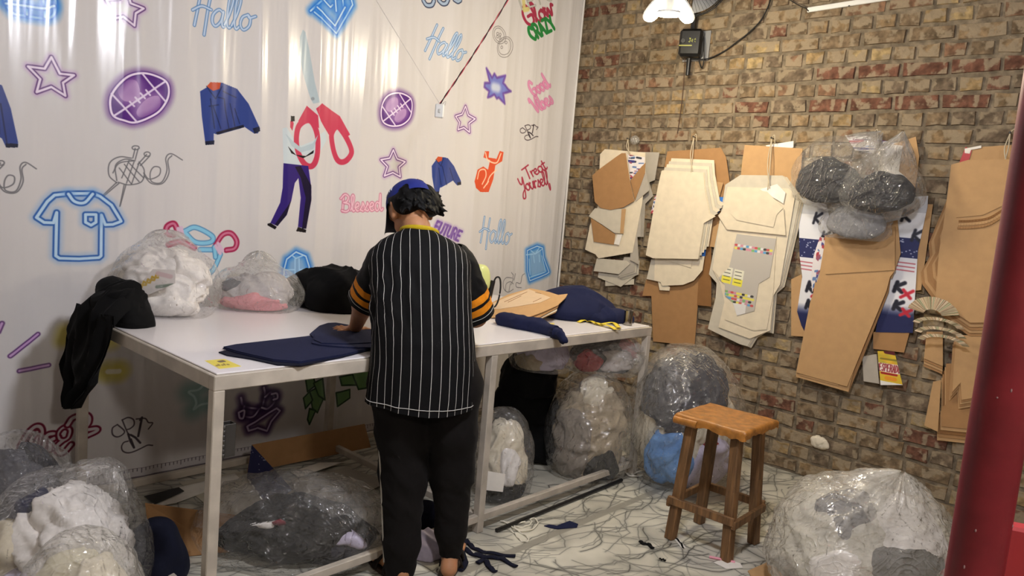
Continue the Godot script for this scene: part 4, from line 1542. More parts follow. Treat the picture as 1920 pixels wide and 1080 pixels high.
func local_put(st: SurfaceTool, called: String, m: Material, parent: Node3D) -> MeshInstance3D:
	var o := put(st, called, m, parent)
	o.position = Vector3.ZERO
	return o

func hand(st: SurfaceTool, wrist: Vector3, palm: Vector3, fingers: Array):
	var b := [[wrist, palm, 0.029, 0.022]]
	for i in 4:
		b.append([palm, fingers[i][0], 0.020, 0.0105])
		b.append([fingers[i][0], fingers[i][1], 0.0095, 0.0085])
		b.append([fingers[i][1], fingers[i][2], 0.0085, 0.0072])
	b.append([palm, fingers[4][0], 0.020, 0.0125])
	b.append([fingers[4][0], fingers[4][1], 0.0115, 0.0098])
	b.append([fingers[4][1], fingers[4][2], 0.0098, 0.0082])
	skin(st, b, 0.003, 0.007)

func trousers(t: Node3D, hl: Vector3, hr: Vector3, kl: Vector3, kr: Vector3, al: Vector3, ar: Vector3):
	var m := cloth(Color(0.060, 0.047, 0.046), 0.85)
	var st := ST()
	var waist := lp(-0.075, 0.93, 0.0)
	var b := [[waist + Vector3(-0.06, 0, 0), hl + Vector3(-0.01, 0, 0), 0.12, 0.118], [waist + Vector3(0.07, 0, 0), hr + Vector3(0.02, 0, 0), 0.12, 0.118],
		[hl + Vector3(-0.005, -0.04, 0.0), hl + Vector3(0.02, -0.2, 0), 0.112, 0.100], [hr + Vector3(0.02, -0.04, 0), hr + Vector3(0.03, -0.2, 0), 0.112, 0.098],
		[hl + Vector3(0.015, -0.2, 0), kl, 0.100, 0.088], [kl, lp(-0.116, 0.16, -0.003), 0.088, 0.068], [lp(-0.116, 0.16, -0.003), al + Vector3(0, -0.035, 0), 0.068, 0.060],
		[hr + Vector3(0.03, -0.2, 0), kr, 0.098, 0.086], [kr, lp(0.082, 0.20, 0.05), 0.086, 0.062], [lp(0.082, 0.20, 0.05), ar + Vector3(0, 0.01, 0), 0.062, 0.048]]
	skin(st, b, 0.011, 0.035, "trousers")
	var o := local_put(st, "trousers", m, t)
	# pale piping down the outer seam of the left leg
	st = ST()
	var seam := []
	for k in 24:
		var y := 0.74 - k * 0.0285
		var cx: float
		var r: float
		if y > 0.44:
			cx = lerpf(kl.x, hl.x + 0.01, (y - 0.44) / 0.36)
			r = lerpf(0.088, 0.107, (y - 0.44) / 0.36)
		else:
			cx = lerpf(al.x, kl.x, (y - 0.08) / 0.36)
			r = lerpf(0.062, 0.088, (y - 0.08) / 0.36)
		seam.append(lp(cx - r * 0.93 - 0.006, y, -0.035))
	tube(st, curve(seam, 2), 0.0035, 6)
	local_put(st, "piping", paint(Color(0.62, 0.60, 0.56), 0.8), o)

func stripes_picture() -> ImageTexture:
	# dyed pinstripes on a black ground; one tile is one stripe repeat
	var im := Image.create(64, 8, false, Image.FORMAT_RGB8)
	im.fill(Color(0.062, 0.062, 0.065))
	for x in [30, 31, 32]:
		for y in 8:
			im.set_pixel(x, y, Color(0.86, 0.85, 0.83))
	return ImageTexture.create_from_image(im)

func jersey(t: Node3D, sh_l: Vector3, el_l: Vector3, sh_r: Vector3, el_r: Vector3):
	var m := paint(Color(1, 1, 1), 0.75, 0.0, 0.22)
	m.albedo_texture = stripes_picture()
	# y, centre x, forward, half width, half depth
	var prof := [[0.742, -0.080, -0.010, 0.220, 0.158], [0.80, -0.080, -0.008, 0.216, 0.155], [0.90, -0.082, -0.004, 0.210, 0.150], [1.00, -0.088, 0.006, 0.203, 0.145],
		[1.08, -0.096, 0.022, 0.198, 0.140], [1.16, -0.105, 0.045, 0.196, 0.135], [1.24, -0.114, 0.072, 0.195, 0.128], [1.30, -0.122, 0.095, 0.198, 0.118],
		[1.340, -0.128, 0.112, 0.188, 0.106], [1.366, -0.132, 0.125, 0.165, 0.094], [1.386, -0.136, 0.137, 0.130, 0.082], [1.402, -0.139, 0.147, 0.090, 0.072], [1.412, -0.141, 0.154, 0.074, 0.066]]
	var n := 96
	var rings := []
	var across_rows := []
	for j in 61:
		var q := j / 60.0 * (prof.size() - 1)
		var i := mini(int(q), prof.size() - 2)
		var f := q - i
		var a: Array = prof[i]
		var b: Array = prof[i + 1]
		var y: float = lerpf(a[0], b[0], f)
		var c := lp(lerpf(a[1], b[1], f), y, lerpf(a[2], b[2], f))
		var hw: float = lerpf(a[3], b[3], f)
		var hd: float = lerpf(a[4], b[4], f)
		var ring := []
		var urow := []
		for k in n + 1:
			var an := TAU * k / n
			var cs := cos(an)
			var sn := sin(an)
			var e := 2.5
			var s := pow(pow(absf(cs), e) + pow(absf(sn), e), -1.0 / e)
			var p := c + Vector3(cs * hw * s, 0, sn * hd * s)
			# drape: vertical flutes at the hem, diagonal pulls on the left side
			var hemw := clampf((1.02 - y) / 0.28, 0.0, 1.0)
			var fl := 0.011 * hemw * noise_a.get_noise_3d(cs * 22.0, y * 5.0, sn * 22.0)
			var pull := clampf((y - 0.95) / 0.15, 0.0, 1.0) * clampf((1.36 - y) / 0.1, 0.0, 1.0)
			fl += 0.020 * pull * noise_r.get_noise_3d(cs * 11.0 + y * 26.0, y * 34.0 - cs * 30.0, sn * 9.0) * clampf(0.45 - cs * 0.55, 0.1, 1.0)
			fl += 0.004 * noise_a.get_noise_3d(p.x * 70.0, p.y * 70.0, p.z * 70.0)
			p += Vector3(cs, 0, sn) * fl
			if j == 0:
				p.y += 0.010 * sin(an * 3.0 + 0.5)
			# rounded shoulders slope forward with the spine
			p.z -= (p.z - c.z) * 0.0
			p.y += 0.022 * (p.z - c.z) / 0.07 * clampf((y - 1.25) / 0.15, 0.0, 1.0)
			if k < n:
				ring.append(p)
			# stripes run straight down the cloth: measure across the back, then round the sides
			var across := cs * hw * s
			urow.append((across + signf(across) * (hd - sn * hd * s)) / 0.040 + 0.5)
		rings.append(ring)
		across_rows.append(urow)
	var st := ST()
	st.set_smooth_group(0)
	for j in rings.size() - 1:
		for k in n:
			for c in [[j, k], [j + 1, k + 1], [j, k + 1], [j, k], [j + 1, k], [j + 1, k + 1]]:
				st.set_uv(Vector2(across_rows[c[0]][c[1]], c[0] * 0.1))
				st.add_vertex(rings[c[0]][c[1] % n])
	var o := local_put(st, "jersey", m, t)
	var black := cloth(Color(0.055, 0.055, 0.058), 0.7)
	var amber := cloth(Color(0.90, 0.55, 0.10), 0.7)
	# hem stitching
	st = ST()
	var hem := []
	for k in n + 1:
		hem.append((rings[0][k % n] as Vector3).lerp(rings[3][k % n], 0.6) + ((rings[1][k % n] - lp(-0.08, rings[1][k % n].y, 0.0)) as Vector3).normalized() * 0.002)
	tube(st, hem, 0.0014, 5)
	local_put(st, "hem_stitch", paint(Color(0.75, 0.74, 0.72), 0.8), o)
	# collar
	st = ST()
	var col := []
	for k in 41:
		var an := TAU * k / 40.0
		col.append(lp(-0.142, 1.414 + 0.021 * sin(an), 0.155) + Vector3(cos(an) * 0.074, 0, sin(an) * 0.066))
	tube(st, col, 0.0085, 8, 1.3)
	local_put(st, "collar", cloth(Color(0.72, 0.62, 0.10), 0.7), o)
	# sleeves with two amber bands each
	for s in [[sh_l + Vector3(0.062, 0.012, 0), el_l + Vector3(0.004, 0.010, 0.0), -1.0], [sh_r + Vector3(-0.062, 0.012, 0), el_r + Vector3(0.008, -0.005, 0.0), 1.0]]:
		var a: Vector3 = s[0]
		var b: Vector3 = s[1]
		var ax := (b - a).normalized()
		var r := ax.cross(Vector3(0, 0, 1)).normalized()
		var u := r.cross(ax)
		var sr := []
		for j in 41:
			var f := j / 40.0
			var c := a.lerp(b, f)
			c += Vector3(s[2] * 0.018 * sin(f * PI), 0, 0)
			var rad := lerpf(0.092, 0.074, smoothstep(0.0, 0.6, f))
			if f < 0.15:
				rad *= lerpf(0.72, 1.0, sqrt(f / 0.15))
			var ring := []
			for k in 40:
				var an := TAU * k / 40.0
				var w := 0.006 * noise_r.get_noise_3d(cos(an) * 9.0 + 31.0 * s[2], f * 26.0 + sin(an) * 6.0, sin(an) * 9.0)
				ring.append(c + (r * cos(an) * 1.0 + u * sin(an) * 0.95) * (rad + w))
			sr.append(ring)
		var ranges := [[0, 25, black, "sleeve"], [25, 29, amber, "sleeve_band"], [29, 31, black, "sleeve_gap"], [31, 35, amber, "sleeve_band"], [35, 40, black, "cuff"]]
		for g in ranges:
			st = ST()
			loft(st, sr.slice(g[0], g[1] + 1), true, false)
			local_put(st, g[3], g[2], o)
		st = ST()
		var cuff: Array = sr[37].duplicate()
		for k in 40:
			cuff[k] += (cuff[k] - a.lerp(b, 0.92)).normalized() * 0.001
		cuff.append(cuff[0])
		tube(st, cuff, 0.0012, 5)
		local_put(st, "cuff_stitch", paint(Color(0.7, 0.7, 0.68), 0.8), o)

func hair_and_cap(t: Node3D, head: Vector3, face: Vector3, hup: Vector3, hrt: Vector3):
	# shaggy black hair below the cap: a base mass with tufts
	var hair := paint(Color(0.012, 0.011, 0.011), 0.62, 0.0, 0.25)
	var st := ST()
	var H := Transform3D(Basis(hrt, hup, face), head)
	var b := [[H * Vector3(-0.03, 0.055, -0.062), H * Vector3(0.045, 0.055, -0.062), 0.046, 0.046], [H * Vector3(-0.045, 0.015, -0.055), H * Vector3(0.055, 0.015, -0.055), 0.054, 0.056], [H * Vector3(-0.06, 0.012, -0.05), H * Vector3(0.07, 0.012, -0.05), 0.040, 0.044],
		[H * Vector3(0.075, 0.02, -0.03), H * Vector3(0.085, 0.05, 0.0), 0.032, 0.03], [H * Vector3(-0.075, 0.045, -0.01), H * Vector3(-0.075, 0.03, -0.035), 0.026, 0.028]]
	var rng := RandomNumberGenerator.new()
	rng.seed = 8
	for k in 95:
		var r := rng.randf_range(-0.085, 0.11)
		var u := rng.randf_range(-0.035, 0.062)
		var depth := sqrt(maxf(0.0, 1.0 - pow(r / 0.125, 2.0))) * -0.108
		var p: Vector3 = H * Vector3(r, u, depth * 0.95)
		var d := (hrt * (r * 5.0 + rng.randf_range(-0.3, 0.75)) - face * 0.35 - hup * rng.randf_range(0.3, 1.0)).normalized()
		var q := p + d * rng.randf_range(0.018, 0.042)
		b.append([p, q, 0.0105, 0.0022])
	skin(st, b, 0.0045, 0.008)
	local_put(st, "hair", hair, t)
	# cap: a shallow dome tipped with the head, panels meet at a button; bill hangs forward
	var blue := cloth(Color(0.13, 0.17, 0.46), 0.8)
	var c0: Vector3 = H * Vector3(0.0, 0.040, -0.008)
	var up := (hup + face * 0.10).normalized()
	var fr := (face - up * face.dot(up)).normalized()
	var rt := fr.cross(up).normalized()
	var cup := []
	for j in 15:
		var th := PI * 0.5 * j / 14.0
		var ring := []
		for k in 48:
			var an := TAU * k / 48.0
			var seam := 1.0 - 0.012 * pow(absf(cos(an * 3.0)), 18.0)
			var d := rt * cos(an) * 0.100 + fr * sin(an) * 0.114
			ring.append(c0 + d * cos(th) * seam + up * sin(th) * 0.098 * seam)
		cup.append(ring)
	st = ST()
	loft(st, cup, true, false, true)
	var cap := local_put(st, "cap", blue, t)
	st = ST()
	ball(st, c0 + up * 0.099, Vector3(0.008, 0.008, 0.008))
	local_put(st, "cap_button", blue, cap)
	# bill
	var bill := []
	for j in 9:
		var f := j / 8.0
		var row := []
		for k in 17:
			var a := lerpf(-1.05, 1.05, k / 16.0)
			var inner := c0 + rt * sin(a) * 0.100 + fr * cos(a) * 0.112
			var outer := c0 + rt * sin(a) * 0.092 + fr * (0.112 + 0.078 * cos(a * 1.25)) - up * (0.020 + 0.05 * a * a)
			row.append(inner.lerp(outer, f) - up * 0.006 * sin(f * PI))
		bill.append(row)
	st = ST()
	loft(st, bill, false)
	var under := []
	for row in bill:
		var r2 := []
		for p in row:
			r2.append(p - up * 0.004)
		under.append(r2)
	loft(st, under, false, false, true)
	var rim := [[], []]
	for k in 17:
		rim[0].append(bill[8][k])
		rim[1].append(under[8][k])
	loft(st, rim, false)
	local_put(st, "cap_bill", cloth(Color(0.05, 0.055, 0.12), 0.8), cap)
	# small white and red patch on the back, lettering on the side
	for g in [[-1.32, -1.02, 0.62, 0.90, Color(0.90, 0.90, 0.92), "patch"], [-1.46, -1.34, 0.66, 0.88, Color(0.75, 0.2, 0.25), "patch"]]:
		st = ST()
		var rows := []
		for j in 5:
			var row := []
			for k in 5:
				row.append(cap_point(c0, rt, fr, up, lerpf(g[0], g[1], k / 4.0) + j * 0.03, lerpf(g[2], g[3], j / 4.0), 0.015))
			rows.append(row)
		loft(st, rows, false, false, true)
		local_put(st, g[5], paint(g[4], 0.7), cap)
	st = ST()
	for k in 5:
		var a0 := PI + 0.22 - k * 0.14
		var lt := []
		for j in 5:
			lt.append(cap_point(c0, rt, fr, up, a0 + (0.05 if j % 2 == 0 else -0.02), 0.42 + 0.045 * j, 0.012))
		tube(st, lt, 0.0018, 5)
	local_put(st, "lettering", paint(Color(0.75, 0.76, 0.82), 0.7), cap)

func sandal(t: Node3D, heel: Vector3, toe: Vector3):
	var dir := toe - heel
	dir.y = 0
	var L := dir.length()
	dir = dir.normalized()
	var sd := dir.cross(Vector3.UP)
	heel.y = 0.0
	var sole := []
	var out := PackedVector2Array()
	for k in 28:
		var an := TAU * k / 28.0
		var f := cos(an)
		var wd := 0.040 + 0.010 * f
		out.append(Vector2((f * 0.5 + 0.5) * (L + 0.075) - 0.04, sin(an) * wd))
	var st := ST()
	prism(st, out, heel + Vector3(0, 0.001, 0), dir, sd, Vector3(0, 0.016, 0))
	var o := local_put(st, "sandal", paint(Color(0.20, 0.13, 0.09), 0.6), t)
	for g in [[0.62, 0.032, 0.020], [0.30, 0.048, 0.012]]:
		st = ST()
		var arc := []
		for k in 13:
			var a := PI * k / 12.0
			arc.append(heel + dir * L * g[0] + sd * cos(a) * 0.047 + Vector3(0, 0.014 + sin(a) * (g[1] + 0.018), 0))
		tube(st, arc, g[2], 8, 0.25)
		local_put(st, "strap", cloth(Color(0.10, 0.075, 0.06), 0.6), o)

func cap_point(c0: Vector3, rt: Vector3, fr: Vector3, up: Vector3, an: float, th: float, lift: float) -> Vector3:
	return c0 + (rt * cos(an) * 0.100 + fr * sin(an) * 0.114) * cos(th) * (1.0 + lift) + up * sin(th) * 0.098 * (1.0 + lift)

# ---------------------------------------------------------------- card patterns on the brick wall
func wall_print(parent: Node3D, called: String, tex: Texture2D, stand_off: float, outline: Array, rough := 0.5) -> MeshInstance3D:
	var poly := pairs(outline)
	var r := Rect2(poly[0], Vector2.ZERO)
	for p in poly:
		r = r.expand(p)
	var m := paint(Color.WHITE, rough)
	m.albedo_texture = tex
	var st := ST()
	prism(st, poly, Vector3(WALL_X - 0.010 - stand_off, 0, 0), Vector3(0, 0, 1), Vector3(0, 1, 0), Vector3(-0.002, 0, 0), r)
	return put(st, called, m, parent)

func letters(pr: Print, strokes: Array, at: Vector2, w: float, h: float, c: Color, half: float):
	for s in strokes:
		var pts := []
		for i in s.size() / 2:
			pts.append(at + Vector2(s[2 * i] * w, -s[2 * i + 1] * h))
		pr.stroke(pts, [[half, c, 0.02, 1.0]])

const K_STROKES := [[0.1, 0.0, 0.3, 1.0], [0.95, 1.0, 0.2, 0.5, 0.8, 0.0]]
const X_STROKES := [[0.0, 0.0, 1.0, 1.0], [0.15, 1.0, 0.85, 0.0]]

# carton print: white to navy with leaning black and red letters
func carton_picture(sd: int) -> ImageTexture:
	var pr := Print.new()
	pr.begin(160, 480, 1.0, 3.0, Vector2.ZERO, rgb8(225, 226, 230))
	for y in 480:
		var f := y / 480.0
		var c := rgb8(225, 226, 230)
		if f > 0.30 and f < 0.44:
			c = rgb8(28, 36, 88)
		elif f > 0.78:
			c = rgb8(225, 226, 230).lerp(rgb8(24, 32, 80), clampf((f - 0.78) / 0.08, 0.0, 1.0))
		elif f < 0.12:
			c = rgb8(190, 192, 198)
		for x in 160:
			pr.mix(y * 160 + x, c, 1.0)
	var rng := RandomNumberGenerator.new()
	rng.seed = sd
	for k in 40:
		var p := Vector2(rng.randf(), rng.randf_range(0.92, 1.3))
		pr.stroke([p, p + Vector2(0.01, 0)], [[0.012, rgb8(225, 228, 240), 0.01, 0.8]])
	for y in [1.42, 1.50, 1.58]:
		pr.stroke([Vector2(0.1, y), Vector2(0.85, y + 0.02)], [[0.012, rgb8(175, 60, 75), 0.01, 0.8]])
	for q in [[0.62, 2.10, 0.22, 0.20], [0.66, 2.48, 0.20, 0.17]]:
		letters(pr, K_STROKES, Vector2(q[0] - 0.12, q[1] - 0.04), q[2], q[3], rgb8(22, 24, 40), 0.04)
		letters(pr, X_STROKES, Vector2(q[0] + 0.05, q[1] + 0.07), q[2], q[3] * 0.8, rgb8(190, 35, 55), 0.032)
	for q in [[0.45, 0.55], [0.7, 0.95]]:
		letters(pr, K_STROKES, Vector2(q[0], q[1]), 0.22, 0.22, rgb8(22, 24, 40), 0.03)
	return pr.texture()

func scrap_picture(sd: int) -> ImageTexture:
	var pr := Print.new()
	pr.begin(96, 128, 0.96, 1.28, Vector2.ZERO, rgb8(225, 220, 220))
	var rng := RandomNumberGenerator.new()
	rng.seed = sd
	var cols := [rgb8(60, 60, 130), rgb8(170, 50, 60), rgb8(90, 120, 170), rgb8(235, 230, 228), rgb8(40, 45, 60), rgb8(150, 80, 100)]
	for k in 34:
		var p := Vector2(rng.randf() * 0.96, rng.randf() * 1.28)
		pr.stroke([p, p + Vector2(rng.randf_range(0.05, 0.3), rng.randf_range(-0.04, 0.04))], [[rng.randf_range(0.02, 0.06), cols[rng.randi() % 6], 0.01, 0.95]])
	return pr.texture()

# print test sheet: grey ground, rows of colour patches, two yellow labels
func chart_picture() -> ImageTexture:
	var pr := Print.new()
	pr.begin(200, 320, 1.0, 1.6, Vector2.ZERO, rgb8(188, 182, 172))
	var rng := RandomNumberGenerator.new()
	rng.seed = 5
	var cols := [rgb8(200, 80, 80), rgb8(230, 220, 90), rgb8(90, 160, 210), rgb8(60, 60, 60), rgb8(120, 180, 110), rgb8(225, 225, 225), rgb8(210, 140, 160)]
	for row in [[0.20, 0.10, 0.95], [0.26, 0.10, 0.95], [1.14, 0.02, 0.72], [1.20, 0.04, 0.72], [1.26, 0.10, 0.70], [1.32, 0.20, 0.70]]:
		var x: float = row[1]
		while x < row[2]:
			pr.stroke([Vector2(x, row[0] + x * 0.06), Vector2(x + 0.02, row[0] + x * 0.06)], [[0.022, cols[rng.randi() % 7], 0.004, 0.95]])
			x += 0.055
	for l in [[0.08, 0.66], [0.30, 0.69]]:
		pr.fill([Vector2(l[0], l[1]), Vector2(l[0] + 0.19, l[1] + 0.02), Vector2(l[0] + 0.17, l[1] + 0.34), Vector2(l[0] - 0.02, l[1] + 0.32)], rgb8(228, 226, 205))
		pr.fill([Vector2(l[0] - 0.01, l[1] + 0.18), Vector2(l[0] + 0.18, l[1] + 0.2), Vector2(l[0] + 0.17, l[1] + 0.34), Vector2(l[0] - 0.02, l[1] + 0.32)], rgb8(235, 225, 80))
		for k in 4:
			pr.stroke([Vector2(l[0] + 0.02, l[1] + 0.05 + k * 0.07), Vector2(l[0] + 0.14, l[1] + 0.06 + k * 0.07)], [[0.008, rgb8(70, 70, 60), 0.004, 0.8]])
	pr.fill([Vector2(0.1, 1.36), Vector2(0.6, 1.36), Vector2(0.6, 1.6), Vector2(0.1, 1.6)], rgb8(222, 220, 216))
	return pr.texture()

const CAPS := {"D": [[0, 0, 0, 1, 0.6, 0.85, 0.75, 0.5, 0.6, 0.15, 0, 0]], "E": [[0.75, 1, 0, 1, 0, 0, 0.75, 0], [0, 0.5, 0.6, 0.5]], "S": [[0.75, 0.85, 0.4, 1, 0.05, 0.75, 0.7, 0.3, 0.4, 0, 0, 0.15]], "P": [[0, 0, 0, 1, 0.6, 0.95, 0.7, 0.7, 0.5, 0.5, 0, 0.5]],
	"R": [[0, 0, 0, 1, 0.6, 0.95, 0.7, 0.7, 0.5, 0.5, 0, 0.5], [0.35, 0.5, 0.75, 0]], "A": [[0, 0, 0.38, 1, 0.76, 0], [0.15, 0.4, 0.6, 0.4]], "O": [[0.4, 1, 0.05, 0.7, 0.05, 0.3, 0.4, 0, 0.75, 0.3, 0.75, 0.7, 0.4, 1]]}

func beer_picture() -> ImageTexture:
	var pr := Print.new()
	pr.begin(160, 260, 1.0, 1.625, Vector2.ZERO, rgb8(220, 185, 50))
	for k in 30:
		var a := k * 2.399
		var p := Vector2(0.5 + cos(a) * 0.45, 0.55 + sin(a * 1.3) * 0.5)
		pr.stroke([p, p + Vector2(0.05, 0.02)], [[0.09, [rgb8(235, 205, 70), rgb8(170, 170, 60), rgb8(235, 160, 40)][k % 3], 0.08, 0.5]])
	pr.stroke([Vector2(0.3, 0.08), Vector2(0.6, 0.08)], [[0.09, rgb8(90, 25, 30), 0.01, 1.0]])
	pr.stroke([Vector2(0.15, 0.42), Vector2(0.8, 0.38)], [[0.04, rgb8(120, 110, 40), 0.02, 0.8]])
	pr.fill([Vector2(0.02, 0.62), Vector2(0.98, 0.56), Vector2(0.98, 0.98), Vector2(0.04, 1.0)], rgb8(238, 228, 220))
	var word := "DESPERADOS"
	for i in word.length():
		letters(pr, CAPS[word[i]], Vector2(0.05 + i * 0.092, 0.97 - i * 0.004), 0.085, 0.33, rgb8(140, 25, 35), 0.016)
	pr.stroke([Vector2(0.25, 1.06), Vector2(0.75, 1.05)], [[0.045, rgb8(160, 25, 35), 0.01, 1.0]])
	pr.stroke([Vector2(0.45, 1.25), Vector2(0.7, 1.25)], [[0.09, rgb8(230, 150, 40), 0.02, 1.0]])
	pr.fill([Vector2(0, 1.42), Vector2(1, 1.40), Vector2(1, 1.625), Vector2(0, 1.625)], rgb8(232, 230, 224))
	return pr.texture()

func nail_and_string(t: Node3D, nail: Vector3, to: Vector3, tail := true):
	var st := ST()
	cyl(st, nail + Vector3(-0.012, 0, 0), nail + Vector3(-0.060, 0.004, 0), 0.003, 0.003, 8)
	ball(st, nail + Vector3(-0.055, 0.004, 0), Vector3(0.004, 0.006, 0.006))
	put(st, "nail", M.steel, t)
	st = ST()
	var a := nail + Vector3(-0.045, 0, 0)
	tube(st, curve([a, a.lerp(to, 0.5) + Vector3(-0.01, 0, 0.008), to], 6), 0.0032, 6)
	tube(st, curve([a, a.lerp(to, 0.5) + Vector3(-0.012, 0, -0.008), to + Vector3(0, 0.01, 0.012)], 6), 0.0032, 6)
	if tail:
		tube(st, curve([a + Vector3(0, 0.004, 0), a + Vector3(-0.01, 0.02, 0.02), a + Vector3(-0.006, -0.03, 0.028)], 6), 0.0028, 6)
	put(st, "string", M.string, t)

func wall_patterns():
	# --- first bundle, nearest the banner
	var t = thing("pattern_bundle", "small mixed bundle of card patterns hanging nearest the banner, rounded brown piece on top", "card patterns", Vector3(4.73, 2.122, -3.192), "pattern bundles hung on the brick wall")
	wall_card(t, "pattern_card", M.card_dull, 0.012, [-3.259, 2.031, -2.942, 2.03, -2.957, 1.83, -3.002, 1.811, -2.956, 1.715, -3.016, 1.654, -3, 1.411, -3.068, 1.404])
	wall_card(t, "pattern_card", M.card_grey, 0.017, [-3.299, 1.054, -3.041, 1.093, -3.038, 1.052, -3.293, 1.005])
	wall_card(t, "pattern_card", M.card_grey, 0.022, [-3.365, 1.101, -3.145, 1.11, -3.008, 1.145, -3.013, 1.132, -3.148, 1.019, -3.368, 1.063])
	for k in 4:
		wall_card(t, "pattern_card", [M.card_grey, M.card_dull][k % 2], 0.027 + 0.004 * k, shifted([-3.103, 1.229, -3.003, 1.237, -3.001, 1.131, -3.14, 1.074], -0.010 * k, 0.006 * k))
	wall_card(t, "pattern_card", M.card_grey, 0.045, [-3.396, 1.109, -3.378, 1.21, -3.102, 1.223, -3.071, 1.203, -3.16, 1.114])
	wall_card(t, "pattern_card", M.card_dull, 0.050, [-3.089, 1.626, -3.027, 1.653, -3, 1.411, -3.03, 1.408, -2.991, 1.206, -3.072, 1.232])
	wall_card(t, "pattern_card", M.card_cream, 0.054, [-3.398, 2.043, -3.035, 2.022, -3.015, 1.862, -3.016, 1.654, -3.054, 1.288, -3.356, 1.212, -3.389, 1.24, -3.492, 1.266, -3.469, 1.454, -3.412, 1.605, -3.438, 2.004])
	wall_card(t, "pattern_card", M.card_dull, 0.058, [-3.011, 1.885, -2.961, 1.755, -3.072, 1.662, -3.058, 1.768])
	wall_print(t, "printed_paper", scrap_picture(3), 0.060, [-3.185, 2.008, -3.031, 1.988, -3.029, 1.919, -3.051, 1.82, -3.133, 1.817])
	wall_card(t, "pattern_card", M.card_brown, 0.063, [-3.133, 1.817, -3.049, 1.919, -3.019, 1.948, -3.014, 1.874, -3.074, 1.674])
	wall_card(t, "pattern_card", M.card_brown, 0.063, [-3.461, 1.516, -3.35, 1.47, -3.218, 1.409, -3.223, 1.33, -3.409, 1.336, -3.436, 1.432])
	wall_card(t, "pattern_card", M.paper, 0.066, [-3.196, 1.41, -3.154, 1.414, -3.172, 1.333, -3.219, 1.336])
	wall_card(t, "pattern_card", M.card_grey, 0.068, [-3.425, 1.592, -3.142, 1.605, -3.141, 1.421, -3.226, 1.42, -3.351, 1.476, -3.478, 1.527])
	wall_card(t, "edge_strip", M.card_tan, 0.071, [-3.18, 1.602, -3.142, 1.605, -3.141, 1.421, -3.172, 1.421], 0.001)
	wall_card(t, "pattern_card", M.card_brown, 0.073, [-3.193, 2.014, -3.228, 2.013, -3.268, 1.989, -3.417, 1.89, -3.478, 1.839, -3.431, 1.641, -3.366, 1.596, -3.276, 1.588, -3.165, 1.615, -3.073, 1.668, -3.134, 1.823])
	nail_and_string(t, Vector3(4.73, 2.121, -3.212), Vector3(4.655, 2.003, -3.171), false)
	var st := ST()
	blob(st, Vector3(4.695, 2.116, -3.158), Vector3(0.03, 0.024, 0.016), 4, {"nu": 18, "nv": 12, "crease": 0.012, "crease_freq": 50.0, "sit": 2.0, "turn": -1.57})
	put(st, "plastic_wrap", M.film_milky, t)
	# --- second bundle
	t = thing("pattern_bundle", "cream trouser-leg card patterns over brown ones, second bundle from the banner", "card patterns", Vector3(4.73, 2.125, -2.668), "pattern bundles hung on the brick wall")
	wall_card(t, "pattern_card", M.card_brown, 0.012, [-2.877, 2.038, -2.464, 2.069, -2.417, 2.005, -2.361, 1.81, -2.41, 1.736, -2.384, 1.683, -2.463, 1.366, -2.502, 1.024, -2.489, 0.692, -2.825, 0.659, -2.88, 0.988, -2.957, 0.977, -2.94, 1.098, -2.886, 1.145, -2.902, 1.747])
	wall_card(t, "pattern_card", M.card_dark, 0.017, [-2.522, 1.51, -2.46, 1.493, -2.395, 0.985, -2.504, 0.979, -2.514, 1.156])
	wall_card(t, "pattern_card", M.card_tan, 0.022, [-2.474, 1.514, -2.382, 1.575, -2.417, 1.393, -2.465, 1.394])
	var glossy_blue := paint(Color(0.28, 0.52, 0.86), 0.2)
	wall_card(t, "blue_sheet", glossy_blue, 0.026, [-2.461, 1.737, -2.385, 1.736, -2.391, 1.693, -2.417, 1.626, -2.452, 1.667])
	wall_card(t, "blue_sheet", glossy_blue, 0.026, [-2.517, 1.372, -2.493, 1.545, -2.479, 1.513, -2.48, 1.324, -2.503, 1.322])
	wall_card(t, "pattern_card", M.card_tan, 0.029, [-2.468, 1.839, -2.406, 1.833, -2.425, 1.734, -2.467, 1.742])
	wall_print(t, "printed_paper", scrap_picture(9), 0.029, [-2.886, 1.742, -2.93, 1.717, -2.951, 1.589, -2.886, 1.584])
	wall_card(t, "pattern_card", M.card_cream, 0.032, [-2.826, 1.104, -2.724, 1.077, -2.725, 1.049, -2.805, 1.043])
	wall_card(t, "pattern_card", M.card_grey, 0.036, [-2.899, 1.258, -2.814, 1.267, -2.8, 1.102, -2.921, 1.109])
	wall_card(t, "pattern_card", M.card_cream, 0.040, [-2.867, 1.267, -2.477, 1.325, -2.48, 1.227, -2.537, 1.148, -2.619, 1.106, -2.783, 1.077, -2.8, 1.102, -2.853, 1.106])
	wall_card(t, "pattern_card", M.card_cream, 0.045, [-2.807, 1.27, -2.565, 1.293, -2.567, 1.234])
	var front := [-2.867, 1.895, -2.535, 1.889, -2.516, 1.793, -2.458, 1.618, -2.415, 1.599, -2.491, 1.55, -2.502, 1.302, -2.861, 1.268, -2.923, 1.284, -2.903, 1.557, -2.884, 1.775]
	for k in 5:
		wall_card(t, "pattern_card", [M.card_cream, M.card_grey][k % 2], 0.050 + 0.005 * k, shifted(front, 0.052 - 0.0125 * k, 0.092 - 0.022 * k))
	wall_card(t, "pattern_card", M.card_cream, 0.078, front)
	nail_and_string(t, Vector3(4.73, 2.136, -2.666), Vector3(4.645, 1.89, -2.636))
	# --- third bundle
	t = thing("pattern_bundle", "cream bodice card patterns with a grey colour-chart sheet, third bundle from the banner", "card patterns", Vector3(4.73, 2.127, -2.102), "pattern bundles hung on the brick wall")
	wall_card(t, "pattern_card", M.paper, 0.010, [-2.148, 2.088, -1.969, 2.117, -1.964, 2.076, -2.121, 2.046])
